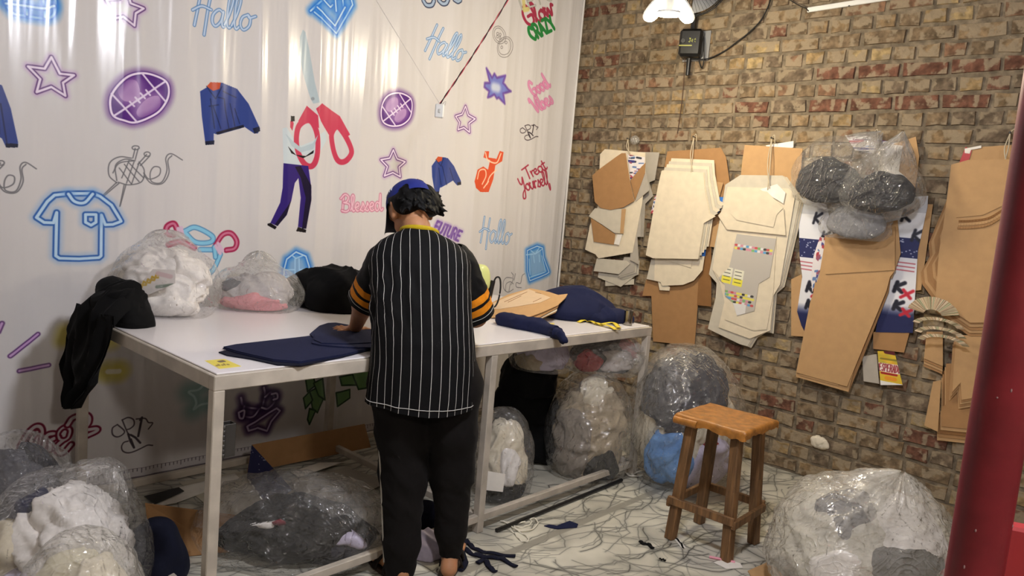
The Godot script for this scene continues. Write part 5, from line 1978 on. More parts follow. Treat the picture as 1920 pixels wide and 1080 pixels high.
	wall_card(t, "pattern_card", M.card_tan, 0.014, [-2.292, 2.089, -1.903, 2.07, -1.9, 2.009, -1.883, 1.75, -2.292, 1.726, -2.296, 2.001])
	wall_card(t, "pattern_card", M.card_grey, 0.020, [-2.264, 1.875, -1.978, 1.889, -1.839, 1.732, -1.866, 1.517, -1.902, 1.191, -1.946, 1.143, -1.934, 0.88, -1.985, 0.878, -2.039, 0.832, -2.072, 0.759, -2.129, 0.763, -2.369, 0.824, -2.339, 1.041, -2.344, 1.145, -2.408, 1.197, -2.375, 1.574, -2.318, 1.812])
	var back3 := [-2.265, 1.879, -1.978, 1.886, -1.85, 1.731, -1.866, 1.517, -1.902, 1.191, -1.946, 1.143, -1.934, 0.88, -1.985, 0.878, -2.039, 0.832, -2.072, 0.759, -2.129, 0.763, -2.369, 0.824, -2.339, 1.041, -2.344, 1.145, -2.408, 1.197, -2.375, 1.574, -2.365, 1.81]
	for k in 4:
		wall_card(t, "pattern_card", [M.card_cream, M.card_grey][k % 2], 0.026 + 0.006 * k, shifted(back3, -0.006 * k, 0.003 * k))
	wall_card(t, "pattern_card", M.card_cream, 0.052, [-2.36, 1.806, -1.943, 1.815, -1.896, 1.776, -1.921, 1.203, -1.954, 1.127, -1.947, 0.9, -2.05, 0.838, -2.078, 0.821, -2.306, 0.858, -2.285, 1.035, -2.332, 1.155, -2.4, 1.243, -2.387, 1.587])
	wall_card(t, "pattern_card", M.card_cream, 0.057, [-2.324, 1.504, -1.981, 1.506, -1.956, 1.141, -1.969, 0.903, -2.056, 0.88, -2.265, 0.918, -2.261, 1.038, -2.31, 1.165, -2.382, 1.231])
	wall_print(t, "colour_chart", chart_picture(), 0.062, [-2.25, 1.499, -1.98, 1.492, -1.991, 1.243, -2.058, 1.192, -2.065, 1.01, -2.181, 0.959, -2.223, 1.044, -2.283, 1.08, -2.292, 1.153, -2.345, 1.19, -2.276, 1.273])
	wall_card(t, "pattern_card", M.paper, 0.062, [-2.129, 1.799, -2.017, 1.839, -1.956, 1.787, -1.961, 1.717])
	wall_card(t, "pattern_card", M.card_cream, 0.066, [-2.33, 1.701, -2.007, 1.7, -1.954, 1.683, -1.919, 1.519, -2.323, 1.522, -2.398, 1.609])
	wall_card(t, "pattern_card", M.card_cream, 0.071, [-2.309, 1.659, -2.211, 1.737, -2.128, 1.792, -2.076, 1.787, -1.955, 1.69, -1.992, 1.645, -2.003, 1.563, -2.145, 1.577, -2.261, 1.59, -2.306, 1.63])
	st = ST()
	for l in [[Vector3(4.655, 1.709, -2.169), Vector3(4.655, 1.749, -2.135)], [Vector3(4.655, 1.748, -2.154), Vector3(4.655, 1.701, -2.138)], [Vector3(4.655, 1.739, -2.138), Vector3(4.655, 1.713, -2.095)], [Vector3(4.655, 1.745, -2.105), Vector3(4.655, 1.704, -2.134)]]:
		tube(st, l, 0.0022, 5)
	put(st, "pen_mark", M.black_plastic, t)
	nail_and_string(t, Vector3(4.73, 2.13, -2.104), Vector3(4.65, 1.798, -2.074))
	# --- fourth bundle, behind the bags
	t = thing("pattern_bundle", "tapered brown card patterns over printed cartons, hanging below the grey plastic bags", "card patterns", Vector3(4.73, 2.152, -1.493), "pattern bundles hung on the brick wall")
	wall_card(t, "pattern_card", M.card_tan, 0.012, [-1.869, 1.244, -1.808, 1.284, -1.769, 1.109, -1.693, 0.9, -1.823, 0.885])
	wall_card(t, "pattern_card", M.card_tan, 0.012, [-1.386, 2.1, -1.262, 2.145, -1.23, 2.036, -1.225, 1.92, -1.23, 1.803, -1.304, 1.799])
	wall_card(t, "pattern_card", M.card_tan, 0.014, [-1.178, 1.765, -1.123, 1.768, -1.119, 1.28, -1.165, 1.268])
	wall_print(t, "printed_paper", scrap_picture(14), 0.014, [-1.654, 2.152, -1.551, 2.155, -1.373, 2.108, -1.391, 2.033, -1.582, 2.06])
	wall_card(t, "pattern_card", M.paper, 0.018, [-1.472, 2.107, -1.323, 2.093, -1.324, 1.946, -1.278, 1.911, -1.264, 1.801, -1.402, 1.793])
	wall_card(t, "pattern_card", M.card_brown, 0.018, [-1.339, 0.997, -1.145, 1.032, -1.158, 0.908, -1.326, 0.898])
	wall_print(t, "printed_carton", carton_picture(5), 0.022, [-1.888, 1.766, -1.706, 1.729, -1.643, 1.544, -1.657, 1.351, -1.703, 1.217, -1.732, 0.921, -1.763, 0.962, -1.802, 1.046, -1.798, 1.269, -1.831, 1.396])
	wall_print(t, "printed_carton", carton_picture(8), 0.022, [-1.4, 1.778, -1.152, 1.814, -1.147, 1.749, -1.163, 1.499, -1.127, 1.03, -1.325, 0.999, -1.318, 1.27])
	wall_print(t, "printed_paper", scrap_picture(21), 0.027, [-1.72, 1.529, -1.672, 1.525, -1.688, 1.348, -1.722, 1.182, -1.742, 1.276, -1.743, 1.406])
	wall_card(t, "pattern_card", M.card_dull, 0.027, [-1.377, 0.841, -1.301, 0.872, -1.264, 0.7, -1.351, 0.696])
	wall_print(t, "beer_carton_scrap", beer_picture(), 0.030, [-1.297, 0.891, -1.207, 0.906, -1.138, 0.722, -1.254, 0.695])
	wall_card(t, "pattern_card", M.card_brown, 0.036, [-1.472, 1.249, -1.282, 1.336, -1.281, 1.245, -1.38, 0.794, -1.422, 0.616, -1.479, 0.612])
	wall_card(t, "pattern_card", M.card_tan, 0.042, [-1.678, 1.54, -1.287, 1.665, -1.245, 1.475, -1.272, 1.328, -1.647, 1.302])
	wall_card(t, "pattern_card", M.card_tan, 0.048, [-1.714, 1.085, -1.387, 0.934, -1.422, 0.616, -1.745, 0.637, -1.748, 0.67])
	wall_card(t, "pattern_card", M.card_tan, 0.053, [-1.703, 1.249, -1.431, 1.161, -1.483, 0.64, -1.722, 0.652])
	wall_card(t, "pattern_card", M.card_tan, 0.058, [-1.673, 1.525, -1.29, 1.628, -1.257, 1.376, -1.279, 1.336, -1.288, 1.251, -1.431, 0.648, -1.744, 0.667, -1.715, 1.118, -1.681, 1.3])
	wall_card(t, "pattern_card", M.card_tan, 0.064, [-1.678, 1.54, -1.291, 1.635, -1.257, 1.378, -1.644, 1.305])
	st = ST()
	for k in 9:
		bar(st, Vector3(4.668, 1.267, -1.547) + Vector3(0, -0.0012 * k, 0.016 * k), Vector3(4.668, 1.258, -1.545) + Vector3(0, -0.0012 * k, 0.016 * k + 0.006), 0.003, 0.0015, 0.0003)
	put(st, "pen_mark", M.card_dark, t)
	nail_and_string(t, Vector3(4.73, 2.162, -1.485), Vector3(4.67, 2.058, -1.446))
	# --- fifth bundle, by the red pipe
	t = thing("pattern_bundle", "thick stack of long brown card patterns beside the red pipe", "card patterns", Vector3(4.73, 2.133, -0.798), "pattern bundles hung on the brick wall")
	wall_card(t, "pattern_card", M.card_tan, 0.010, [-0.981, 2.087, -0.714, 2.109, -0.698, 1.994, -0.976, 1.994])
	wall_card(t, "printed_paper", paint(Color(0.70, 0.13, 0.13), 0.4), 0.014, [-1.025, 1.998, -1.004, 2.09, -0.972, 2.07, -0.981, 1.999])
	wall_card(t, "printed_paper", M.paper, 0.016, [-1.007, 2.08, -0.931, 2.098, -0.929, 2.084, -0.976, 2.074, -0.98, 2.053, -1.004, 2.056])
	# lower reams
	var low := [-0.951, 0.84, -0.689, 0.897, -0.64, 0.53, -0.926, 0.485, -0.94, 0.59, -0.921, 0.613]
	for k in 5:
		wall_card(t, "pattern_card", [M.card_tan, M.card_brown, M.card_dark][k % 3], 0.014 + 0.006 * k, shifted(low, 0.004 * k, -0.036 + 0.022 * k))
	wall_card(t, "pattern_card", M.card_tan, 0.044, [-0.983, 0.779, -0.945, 0.796, -0.922, 0.504, -0.994, 0.521])
	for k in 4:
		wall_card(t, "pattern_card", [M.card_brown, M.card_tan][k % 2], 0.020 + 0.006 * k, shifted([-1.054, 1.017, -0.974, 1.032, -0.948, 0.84, -1.047, 0.865], 0.0, -0.014 + 0.016 * k))
	var mid := [-0.914, 1.025, -0.712, 1.063, -0.677, 0.753, -0.84, 0.678, -0.857, 0.772, -0.89, 0.711]
	for k in 5:
		wall_card(t, "pattern_card", [M.card_tan, M.card_brown][k % 2], 0.050 + 0.005 * k, shifted(mid, 0.003 * k, -0.02 + 0.014 * k))
	# fanned edges on the left
	for k in 7:
		var f := k / 6.0
		wall_card(t, "pattern_card", [M.card_brown, M.card_tan, M.card_brown][k % 3], 0.030 + 0.006 * k, shifted([-1.05, 1.812, -0.991, 1.883, -0.843, 1.281, -0.928, 1.128, -1.057, 1.249, -1.113, 1.313, -1.129, 1.382, -1.096, 1.475, -1.112, 1.545], 0.014 * k, 0.012 * k))
	var main := [-1.041, 1.983, -0.962, 2.011, -0.714, 2.021, -0.609, 1.249, -0.724, 1.164, -0.838, 1.144, -0.911, 1.184, -1.02, 1.255, -1.037, 1.499, -1.035, 1.656]
	for k in 5:
		wall_card(t, "pattern_card", [M.card_brown, M.card_tan][k % 2], 0.074 + 0.006 * k, shifted(main, 0.0, -0.075 + 0.017 * k))
	wall_card(t, "pattern_card", M.card_tan, 0.104, main)
	wall_card(t, "pattern_card", M.card_tan, 0.109, [-0.961, 2.005, -0.714, 2.021, -0.686, 1.815, -0.752, 1.791, -0.857, 1.721, -0.98, 1.699])
	for k in 3:
		var s := [Vector3(4.63, 1.68, -0.964), Vector3(4.63, 1.688, -0.898), Vector3(4.63, 1.707, -0.828), Vector3(4.63, 1.748, -0.777), Vector3(4.63, 1.788, -0.738)]
		var pts := curve(s, 5)
		var st2 := ST()
		for i in pts.size() - 1:
			bar(st2, pts[i] + Vector3(-0.014 - 0.002 * k, -0.018 * k, 0), pts[i + 1] + Vector3(-0.014 - 0.002 * k, -0.018 * k, 0), 0.012, 0.013, 0.001)
		put(st2, "curved_strip", [M.card_dark, M.card_tan, M.card_brown][k], t)
	nail_and_string(t, Vector3(4.73, 2.16, -0.804), Vector3(4.615, 1.989, -0.8))
	# foil scallops hanging over its left edge
	var foil := paint(Color(0.95, 0.90, 0.80), 0.3, 0.15)
	foil.albedo_texture = foil_picture()
	t = thing("foil_trim", "shiny striped foil scallops hanging on the edge of the thick brown pattern stack", "foil trim", Vector3(4.6, 1.023, -0.967))
	for k in 4:
		var c: Vector3 = [Vector3(4.6, 1.151, -1.018), Vector3(4.595, 1.091, -0.982), Vector3(4.59, 1.042, -0.964), Vector3(4.585, 1.003, -0.945)][k]
		var rows := []
		for j in 5:
			var row := []
			for i in 17:
				var a := PI * (0.08 + 0.84 * i / 16.0)
				var r := 0.132 - 0.085 * j / 4.0 if k == 0 else 0.132 - 0.035 * j / 4.0
				row.append(c + Vector3(-0.03 * sin(a) - 0.006 * sin(i * 2.1 + k), sin(a) * r * (0.82 if k == 0 else 0.45), -cos(a) * r))
			rows.append(row)
		var st3 := ST()
		st3.set_smooth_group(0)
		for j in 4:
			for i in 16:
				for q in [[j, i], [j, i + 1], [j + 1, i + 1], [j, i], [j + 1, i + 1], [j + 1, i]]:
					st3.set_uv(Vector2(q[1] / 16.0 * 2.0 + k * 0.3, q[0] / 4.0))
					st3.add_vertex(rows[q[0]][q[1]])
		put(st3, "foil_scallop", foil, t)

func foil_picture() -> ImageTexture:
	var im := Image.create(128, 16, false, Image.FORMAT_RGB8)
	var rng := RandomNumberGenerator.new()
	rng.seed = 6
	for x in 128:
		var c: Color = [Color(0.93, 0.88, 0.82), Color(0.97, 0.95, 0.92), Color(0.55, 0.42, 0.34), Color(0.62, 0.70, 0.60), Color(0.90, 0.82, 0.75)][rng.randi() % 5]
		for y in 16:
			im.set_pixel(x, y, c)
	return ImageTexture.create_from_image(im)

func shifted(a: Array, du: float, dv: float) -> Array:
	var out := []
	for i in a.size() / 2:
		out.append(a[2 * i] + du)
		out.append(a[2 * i + 1] + dv)
	return out

# ---------------------------------------------------------------- bags
# base: where it rests; half width, height, half depth; garments: [material, x, y, z, size] as shares of the bag
func bag(called: String, label: String, base: Vector3, hw: float, height: float, hd: float, sd: int, film_m: Material, garments: Array, o := {}):
	var t = thing(called, label, "plastic bag", base, o.get("group", "polythene bags of garments"))
	var sit: float = o.get("sit", 0.8)
	var ry := height / (1.0 + sit)
	var turn: float = o.get("turn", -0.75)
	var c := base + Vector3(0, ry * sit, 0)
	bag_contents(t, c, Vector3(hw, ry, hd), sd, garments, turn, o.get("sag", 0.12), base.y, o.get("fold", 0.05), o.get("fill", 1.0))
	var st2 := ST()
	var q := {"nu": 180, "nv": 110, "lump": 0.05, "lump_freq": 2.6, "lift": 1.0, "crease": 0.016, "crease_freq": 10.0, "fine": 0.005, "fine_freq": 17.0, "sit": sit, "turn": turn}
	q.merge(o, true)
	blob(st2, c, Vector3(hw, ry, hd), sd, q)
	put(st2, "plastic_film", film_m, t)
	if o.has("crown"):
		gathered_crown(t, c, Vector3(hw, ry, hd), turn, q.get("sag", 0.12), o, film_m)
	return t

# pleats of film drawn together at the mouth of a bag
func gathered_crown(t: Node3D, c: Vector3, r: Vector3, turn: float, sag: float, o: Dictionary, m: Material):
	var kd: Vector3 = o.get("knot_dir", Vector3.UP)
	var tip: float = o.get("crown")
	var side := kd.cross(Vector3(0.3, 0.1, 0.9)).normalized()
	var up := side.cross(kd).normalized()
	var n := 132
	var rings := []
	for j in 22:
		var f := j / 21.0
		var ring := []
		for i in n:
			var a := TAU * i / n
			var spread := o.get("crown_reach", 0.62) * (0.85 + 0.3 * noise_a.get_noise_2d(cos(a) * 12.0, sin(a) * 12.0 + 5.0)) as float
			var al: float = lerpf(0.03, spread, f)
			var d := (kd * cos(al) + (side * cos(a) + up * sin(a)) * sin(al)).normalized()
			var e := 2.3
			var p := Vector3(d.x * r.x, d.y * r.y, d.z * r.z) * pow(pow(absf(d.x), e) + pow(absf(d.y), e) + pow(absf(d.z), e), -1.0 / e)
			var low := clampf(-p.y / r.y, -1.0, 1.0)
			p.x *= 1.0 + sag * low
			p.z *= 1.0 + sag * low
			var w := a * 22.0 + 2.5 * noise_a.get_noise_2d(cos(a) * 20.0 + 3.0, sin(a) * 20.0)
			var pleat := (absf(fposmod(w / PI, 2.0) - 1.0)) * 0.026 * sin(PI * minf(1.0, f * 1.15 + 0.12))
			p += d * (0.040 + pleat - 0.012 * f) + kd * tip * pow(1.0 - f, 3.0)
			ring.append(p.rotated(Vector3.UP, turn) + c)
		rings.append(ring)
	var st := ST()
	loft(st, rings, true, false)
	put(st, "gathered_film", m, t)

# garments stuffed into a bag: the first fills it, each later one is a folded patch lying over the others
func bag_contents(t: Node3D, c: Vector3, r: Vector3, sd: int, garments: Array, turn: float, sag: float, floor_y: float, fold: float, fill: float):
	var nu := 120
	var nv := 70
	var small := minf(1.0, minf(r.x, minf(r.y, r.z)) / 0.2)
	var grain0 := Basis(Vector3(sin(sd * 1.1), cos(sd * 0.6), 0.7).normalized(), sd * 1.9)
	for k in garments.size():
		var g: Array = garments[k]
		var dk := Vector3(g[1], g[2], g[3])
		dk = Vector3.UP if dk.length() < 0.05 else dk.normalized()
		var reach: float = g[4] * 1.15
		var gs := sd * 3.0 + k * 1.7
		var grain := Basis(Vector3(sin(gs), cos(gs * 1.6), sin(gs * 0.7 + 1.0)).normalized(), gs * 2.3)
		var off := Vector3(sd * 3.3 + k * 5.1, sd * 1.7, k * 2.9)
		var pos := []
		var cov := []
		for j in nv + 1:
			var th := PI * j / nv
			var rp := []
			var rc := []
			for i in nu:
				var ph := TAU * i / nu
				var d := Vector3(sin(th) * cos(ph), cos(th), sin(th) * sin(ph))
				var e := 2.3
				var s := pow(pow(absf(d.x), e) + pow(absf(d.y), e) + pow(absf(d.z), e), -1.0 / e)
				var p := Vector3(d.x * r.x, d.y * r.y, d.z * r.z) * s
				var low := clampf(-p.y / r.y, -1.0, 1.0)
				p.x *= 1.0 + sag * low
				p.z *= 1.0 + sag * low
				var surf := p
				var q := p + Vector3(sd * 3.3, sd * 1.7, sd * 2.9)
				var cv := 1.0
				if k > 0:
					cv = reach - d.angle_to(dk) + 0.26 * noise_a.get_noise_3dv(d * 12.0 + off * 10.0)
				var warp := Vector3(noise_a.get_noise_3dv(q * 26.0), noise_a.get_noise_3dv(q * 26.0 + Vector3(40, 0, 0)), noise_a.get_noise_3dv(q * 26.0 + Vector3(0, 40, 0))) * 0.12
				var wq := grain0 * (q + warp)
				var f := fold * 0.5 * (noise_f.get_noise_3d(wq.x * 80.0, wq.y * 18.0, wq.z * 40.0) - 1.0)
				f += fold * 0.20 * (noise_f.get_noise_3d(wq.x * 190.0 + 9.0, wq.y * 50.0, wq.z * 110.0) - 1.0)
				f += 0.035 * (noise_a.get_noise_3dv(q * 30.0) - 0.4)
				p = p * 0.975 + d * f * small
				if k > 0:
					var vq := grain * (q + warp)
					var up := lerpf(-0.02, 0.010 + 0.003 * k, smoothstep(0.0, 0.10, cv))
					up += fold * 0.30 * (noise_f.get_noise_3d(vq.x * 70.0, vq.y * 18.0, vq.z * 38.0) + 1.0) * smoothstep(0.0, 0.2, cv)
					p += d * up * small
				var lim := surf.length() * 0.992
				if p.length() > lim:
					p *= lim / p.length()
				if fill < 1.0:
					p.y = minf(p.y, (fill - 0.75 * pow((p.x - r.x * 0.15 * sin(sd * 2.0)) / r.x, 2.0) + 0.16 * noise_a.get_noise_2d(p.x * 60.0 + sd, p.z * 60.0)) * r.y)
				p = p.rotated(Vector3.UP, turn) + c
				p.y = maxf(p.y, floor_y + 0.006 + 0.0006 * k)
				rp.append(p)
				rc.append(cv)
			pos.append(rp)
			cov.append(rc)
		var st := ST()
		st.set_smooth_group(0)
		for j in nv:
			for i in nu:
				var i2 := (i + 1) % nu
				if maxf(maxf(cov[j][i], cov[j][i2]), maxf(cov[j + 1][i], cov[j + 1][i2])) > 0.0:
					quad(st, pos[j][i], pos[j][i2], pos[j + 1][i2], pos[j + 1][i])
		put(st, "garment", g[0], t)

func hanging_bags():
	var w := {"turn": -1.5708, "sit": 1.25, "sag": 0.2, "knot": 0.10, "knot_dir": Vector3(0.25, 0.95, 0.1).normalized(), "group": "clear bags hung on the brick wall", "lump": 0.06, "fold": 0.035, "fill": 0.42, "crown": 0.10, "crown_reach": 0.9}
	var a: Dictionary = w.duplicate()
	a.knot_dir = Vector3(0.7, 0.7, 0).normalized()
	bag("hanging_bag", "large clear bag holding charcoal cloth, hanging left of the tied one on the wall", Vector3(4.53, 1.666, -1.632), 0.215, 0.43, 0.105, 31, M.film_grey,
		[[M.midnight, 0.1, -0.15, 0.0, 0.72]], a)
	bag("hanging_bag", "knotted clear bag of charcoal cloth hanging from the nail on the brick wall", Vector3(4.49, 1.646, -1.34), 0.190, 0.36, 0.10, 32, M.film_grey,
		[[M.midnight, 0.0, -0.3, 0.0, 0.80]], w)
	var b: Dictionary = w.duplicate()
	b.knot = 0.0
	b.sit = 1.0
	b.fill = 1.0
	b.erase("crown")
	bag("hanging_bag", "flat silvery grey bag hanging lowest beneath the two clear bags on the wall", Vector3(4.57, 1.529, -1.481), 0.175, 0.22, 0.05, 33, M.film_grey,
		[[cloth(Color(0.55, 0.55, 0.56)), 0.0, 0.0, 0.0, 0.85]], b)
	# the twisted necks that carry them
	var t = thing("bag_tie", "twisted plastic neck tying the hanging bags to the wall nail", "bag tie", Vector3(4.65, 2.141, -1.467))
	var st := ST()
	tube(st, curve([Vector3(4.7, 2.163, -1.485), Vector3(4.63, 2.117, -1.464), Vector3(4.53, 2.036, -1.429), Vector3(4.49, 1.952, -1.38)], 8), 0.018, 10)
	tube(st, curve([Vector3(4.69, 2.15, -1.486), Vector3(4.61, 2.115, -1.487), Vector3(4.53, 2.062, -1.514)], 8), 0.016, 10)
	put(st, "plastic_neck", M.film_milky, t)

# ---------------------------------------------------------------- stool
func stool():
	var c := Vector3(3.345, 0, -1.555)
	var t = thing("wooden_stool", "wooden stool with a worn tan leather seat beside the brick wall", "stool", c)
	var wood := paint(Color(0.60, 0.45, 0.29), 0.6)
	wood.albedo_texture = grain_picture()
	wood.uv1_triplanar = true
	wood.uv1_scale = Vector3(3.0, 3.0, 3.0)
	var leather := paint(Color(0.74, 0.49, 0.21), 0.42)
	leather.albedo_texture = noise_picture(0.02, 5, 51, 0.72, 1.0)
	leather.heightmap_enabled = true
	leather.heightmap_texture = T.rough
	leather.heightmap_scale = 0.15
	world_map(leather, 4.0)
	var hs := 0.60
	var tops := []
	var feet := []
	var yaw := 0.02
	for s in [[-1, -1], [-1, 1], [1, 1], [1, -1]]:
		tops.append(c + Vector3(s[0] * 0.122, hs, s[1] * 0.115).rotated(Vector3.UP, yaw))
		feet.append(c + Vector3(s[0] * 0.150, 0.0, s[1] * 0.148).rotated(Vector3.UP, yaw))
	for i in 4:
		var st := ST()
		bar(st, feet[i], tops[i], 0.046, 0.046, 0.004, Vector3(1, 0, 0.15))
		put(st, "leg", wood, t)
	for i in 4:
		var j := (i + 1) % 4
		var y := 0.20 if i % 2 == 0 else 0.185
		var a: Vector3 = feet[i].lerp(tops[i], y / hs)
		var b: Vector3 = feet[j].lerp(tops[j], y / hs)
		var d := (b - a).normalized()
		var out := ((a + b) * 0.5 - c)
		out.y = 0
		out = out.normalized() * 0.031
		var st := ST()
		bar(st, a - d * 0.035 + out, b + d * 0.035 + out, 0.020, 0.040, 0.003)
		put(st, "stretcher", wood, t)
	var st := ST()
	chamfer_box(st, c + Vector3(0, hs + 0.008, 0), Vector3(0.33, 0.026, 0.32), 0.004, Basis(Vector3.UP, yaw))
	put(st, "seat_board", wood, t)
	# leather cover: sags in the middle, wraps and droops unevenly over the edge
	var rows := []
	var n := 40
	for j in n + 1:
		var row := []
		for i in n + 1:
			var u := (i / float(n)) * 2.0 - 1.0
			var v := (j / float(n)) * 2.0 - 1.0
			var m := maxf(absf(u), absf(v))
			var x := u * 0.215
			var z := v * 0.208
			var y := hs + 0.034 + 0.004 * noise_a.get_noise_2d(u * 14.0, v * 14.0)
			var lim := 0.178
			var over := maxf(0.0, maxf(absf(x), absf(z)) - lim)
			if absf(x) > lim:
				x = signf(x) * (lim + 0.006 + 0.003 * noise_a.get_noise_2d(v * 40.0, 5.0))
			if absf(z) > lim:
				z = signf(z) * (lim + 0.006 + 0.003 * noise_a.get_noise_2d(u * 40.0, 9.0))
			y -= over * (1.0 + 0.35 * noise_a.get_noise_2d(u * 30.0 + 3.0, v * 30.0))
			y -= 0.004 * pow(m, 6.0)
			row.append(c + Vector3(x, y, z).rotated(Vector3.UP, yaw))
		rows.append(row)
	st = ST()
	loft(st, rows, false)
	put(st, "leather_cover", leather, t)
	# a curled flap of leather at the corner
	st = ST()
	var curl := []
	for k in 14:
		var a := k * 0.55
		curl.append(Vector3(-0.185 + 0.018 * cos(a) * (1.0 - k * 0.03), hs + 0.005 - 0.022 * sin(a) * (1.0 - k * 0.03), 0.0))
	var fl := []
	for z in [-0.18, -0.12, -0.06]:
		var ring := []
		for p in curl:
			ring.append(c + (p + Vector3(0, 0, z)).rotated(Vector3.UP, yaw))
		fl.append(ring)
	loft(st, fl, false)
	put(st, "leather_flap", leather, t)

func grain_picture() -> ImageTexture:
	var n := FastNoiseLite.new()
	n.noise_type = FastNoiseLite.TYPE_SIMPLEX_SMOOTH
	n.frequency = 0.02
	n.fractal_octaves = 4
	n.seed = 71
	var im := Image.create(256, 256, false, Image.FORMAT_RGB8)
	for y in 256:
		for x in 256:
			var v := 0.72 + 0.28 * n.get_noise_2d(x * 2.2, y * 0.22) + 0.12 * n.get_noise_2d(x * 9.0, y * 0.5)
			im.set_pixel(x, y, Color(v, v * 0.97, v * 0.93))
	return ImageTexture.create_from_image(im)

# ---------------------------------------------------------------- things on the table
func table_goods():
	var y := TOP + 0.006
	bag("garment_bag", "fat clear bag of white garments with gold print, on the table's left end", Vector3(1.457, 0.918, -3.488), 0.217, 0.319, 0.17, 41, M.film_clear,
		[[M.white_cloth, 0.0, -0.25, 0.0, 0.86, Vector3(1.03, 0.75, 1)], [M.white_cloth, -0.2, 0.25, 0.0, 0.68], [M.white_cloth, 0.3, 0.2, 0.05, 0.62], [M.white_cloth, 0.0, 0.5, -0.1, 0.5], [M.white_cloth, 0.1, -0.5, 0.3, 0.6]], {"knot": 0.02, "crown": 0.02, "crown_reach": 0.75})
	var t = thing("printed_garment", "gold lettered print of a garment showing through the white garment bag", "garment", Vector3(1.355, 1.08, -3.357))
	var gp := paint(Color.WHITE, 0.5)
	gp.albedo_texture = gold_print()
	var st := ST()
	prism(st, pairs([-0.075, -0.055, -0.02, -0.06, 0.085, 0.0, 0.075, 0.06, -0.02, 0.055, -0.055, 0.0]), Vector3(1.352, 1.087, -3.337), Vector3(0.73, 0, 0.68), Vector3(0.08, 0.98, 0.1).normalized(), Vector3(-0.002, 0, 0.002), Rect2(-0.09, -0.065, 0.18, 0.13))
	put(st, "print_patch", gp, t)
	bag("garment_bag", "low clear bag of pink and grey garments on the table beside the white one", Vector3(1.93, 0.918, -3.503), 0.2, 0.214, 0.16, 42, M.film_milky,
		[[cloth(Color(0.72, 0.70, 0.70)), 0.0, 0.0, 0.0, 1.0], [M.pink_cloth, 0.05, -0.75, 0.65, 0.75], [M.grey_cloth, -0.6, 0.3, 0.6, 0.3]], {"knot": 0.02, "crown": 0.035})
	# black cloth heap at the back
	t = thing("black_cloth_heap", "crumpled black cloth heap on the table behind the person's arm", "cloth", Vector3(2.349, 0.918, -3.361))
	st = ST()
	blob(st, Vector3(2.345, 0.918, -3.363) + Vector3(0, 0.09, 0), Vector3(0.27, 0.10, 0.13), 51, {"nu": 110, "nv": 60, "sit": 0.9, "turn": -0.75, "lump": 0.45, "lump_freq": 3.4, "crease": 0.05, "crease_freq": 7.0, "fine": 0.01, "power": 2.0, "sag": 0.2})
	put(st, "cloth", M.black_cloth, t)
	# black cloth draped over the far left corner
	t = thing("draped_cloth", "black cloth draped over the far left corner of the table", "cloth", Vector3(1.10, 0.55, -3.30))
	var rows := []
	var n := 36
	for j in 49:
		var v := j / 48.0
		var row := []
		for i in n + 1:
			var u := i / float(n) * 2.0 - 1.0
			# down the path: from the heap on the table, over the edge, down to a point
			var p: Vector3
			var half: float
			if v < 0.38:
				var f := v / 0.38
				p = Vector3(lerpf(1.25, 1.095, f), lerpf(1.105, 0.99, f * f), lerpf(-3.28, -3.30, f))
				half = lerpf(0.10, 0.19, f)
			else:
				var f := (v - 0.38) / 0.62
				p = Vector3(lerpf(1.095, 1.070, f), lerpf(0.99, 0.548, f), lerpf(-3.30, -3.40, f))
				half = lerpf(0.19, 0.21, minf(1.0, f * 2.5))
				if f > 0.66:
					half = lerpf(0.21, 0.03, pow((f - 0.66) / 0.34, 0.85))
			var fold := 0.034 * noise_f.get_noise_2d(u * 15.0 + 3.0, v * 8.0) + 0.014 * noise_a.get_noise_2d(u * 30.0, v * 30.0)
			p.z += u * half
			p.x -= fold * (0.4 + v) + 0.02 * (1.0 - u * u)
			p.y += 0.02 * noise_a.get_noise_2d(u * 10.0, v * 12.0) * (1.0 - v)
			if v < 0.38:
				p.y -= 0.10 * pow(absf(u), 2.5) * (1.0 - v)
			row.append(p)
		rows.append(row)
	st = ST()
	loft(st, rows, false)
	var inner := []
	for row in rows:
		var r2 := []
		for p in row:
			r2.append(p + Vector3(0.006, -0.003, 0))
		inner.append(r2)
	loft(st, inner, false, false, true)
	put(st, "cloth", M.black_cloth, t)
	st = ST()
	blob(st, Vector3(1.19, TOP + 0.008 + 0.06, -3.29), Vector3(0.05, 0.075, 0.10), 55, {"nu": 90, "nv": 60, "sit": 0.9, "lump": 0.55, "lump_freq": 5.0, "crease": 0.05, "crease_freq": 9.0, "fine": 0.012, "power": 2.8})
	put(st, "cloth_bundle", M.black_cloth, t)
	# scissor handle peeping out of the cloth
	t = thing("scissors", "steel scissor handle showing at the corner under the black cloth", "scissors", Vector3(1.16, y, -3.27))
	st = ST()
	var arc := []
	for k in 15:
		var a := lerpf(-0.4, 3.6, k / 14.0)
		arc.append(Vector3(1.165 + 0.03 * cos(a), y + 0.010 + 0.008 * sin(a), -3.285 + 0.035 * sin(a)))
	tube(st, arc, 0.005, 8)
	put(st, "handle", paint(Color(0.72, 0.72, 0.72), 0.25, 0.9), t)
	# cut navy cloth under the hand
	t = thing("fabric_piece", "large flat piece of navy fabric spread along the front of the table", "fabric", Vector3(1.555, 0.918, -2.507), "navy fabric on the table")
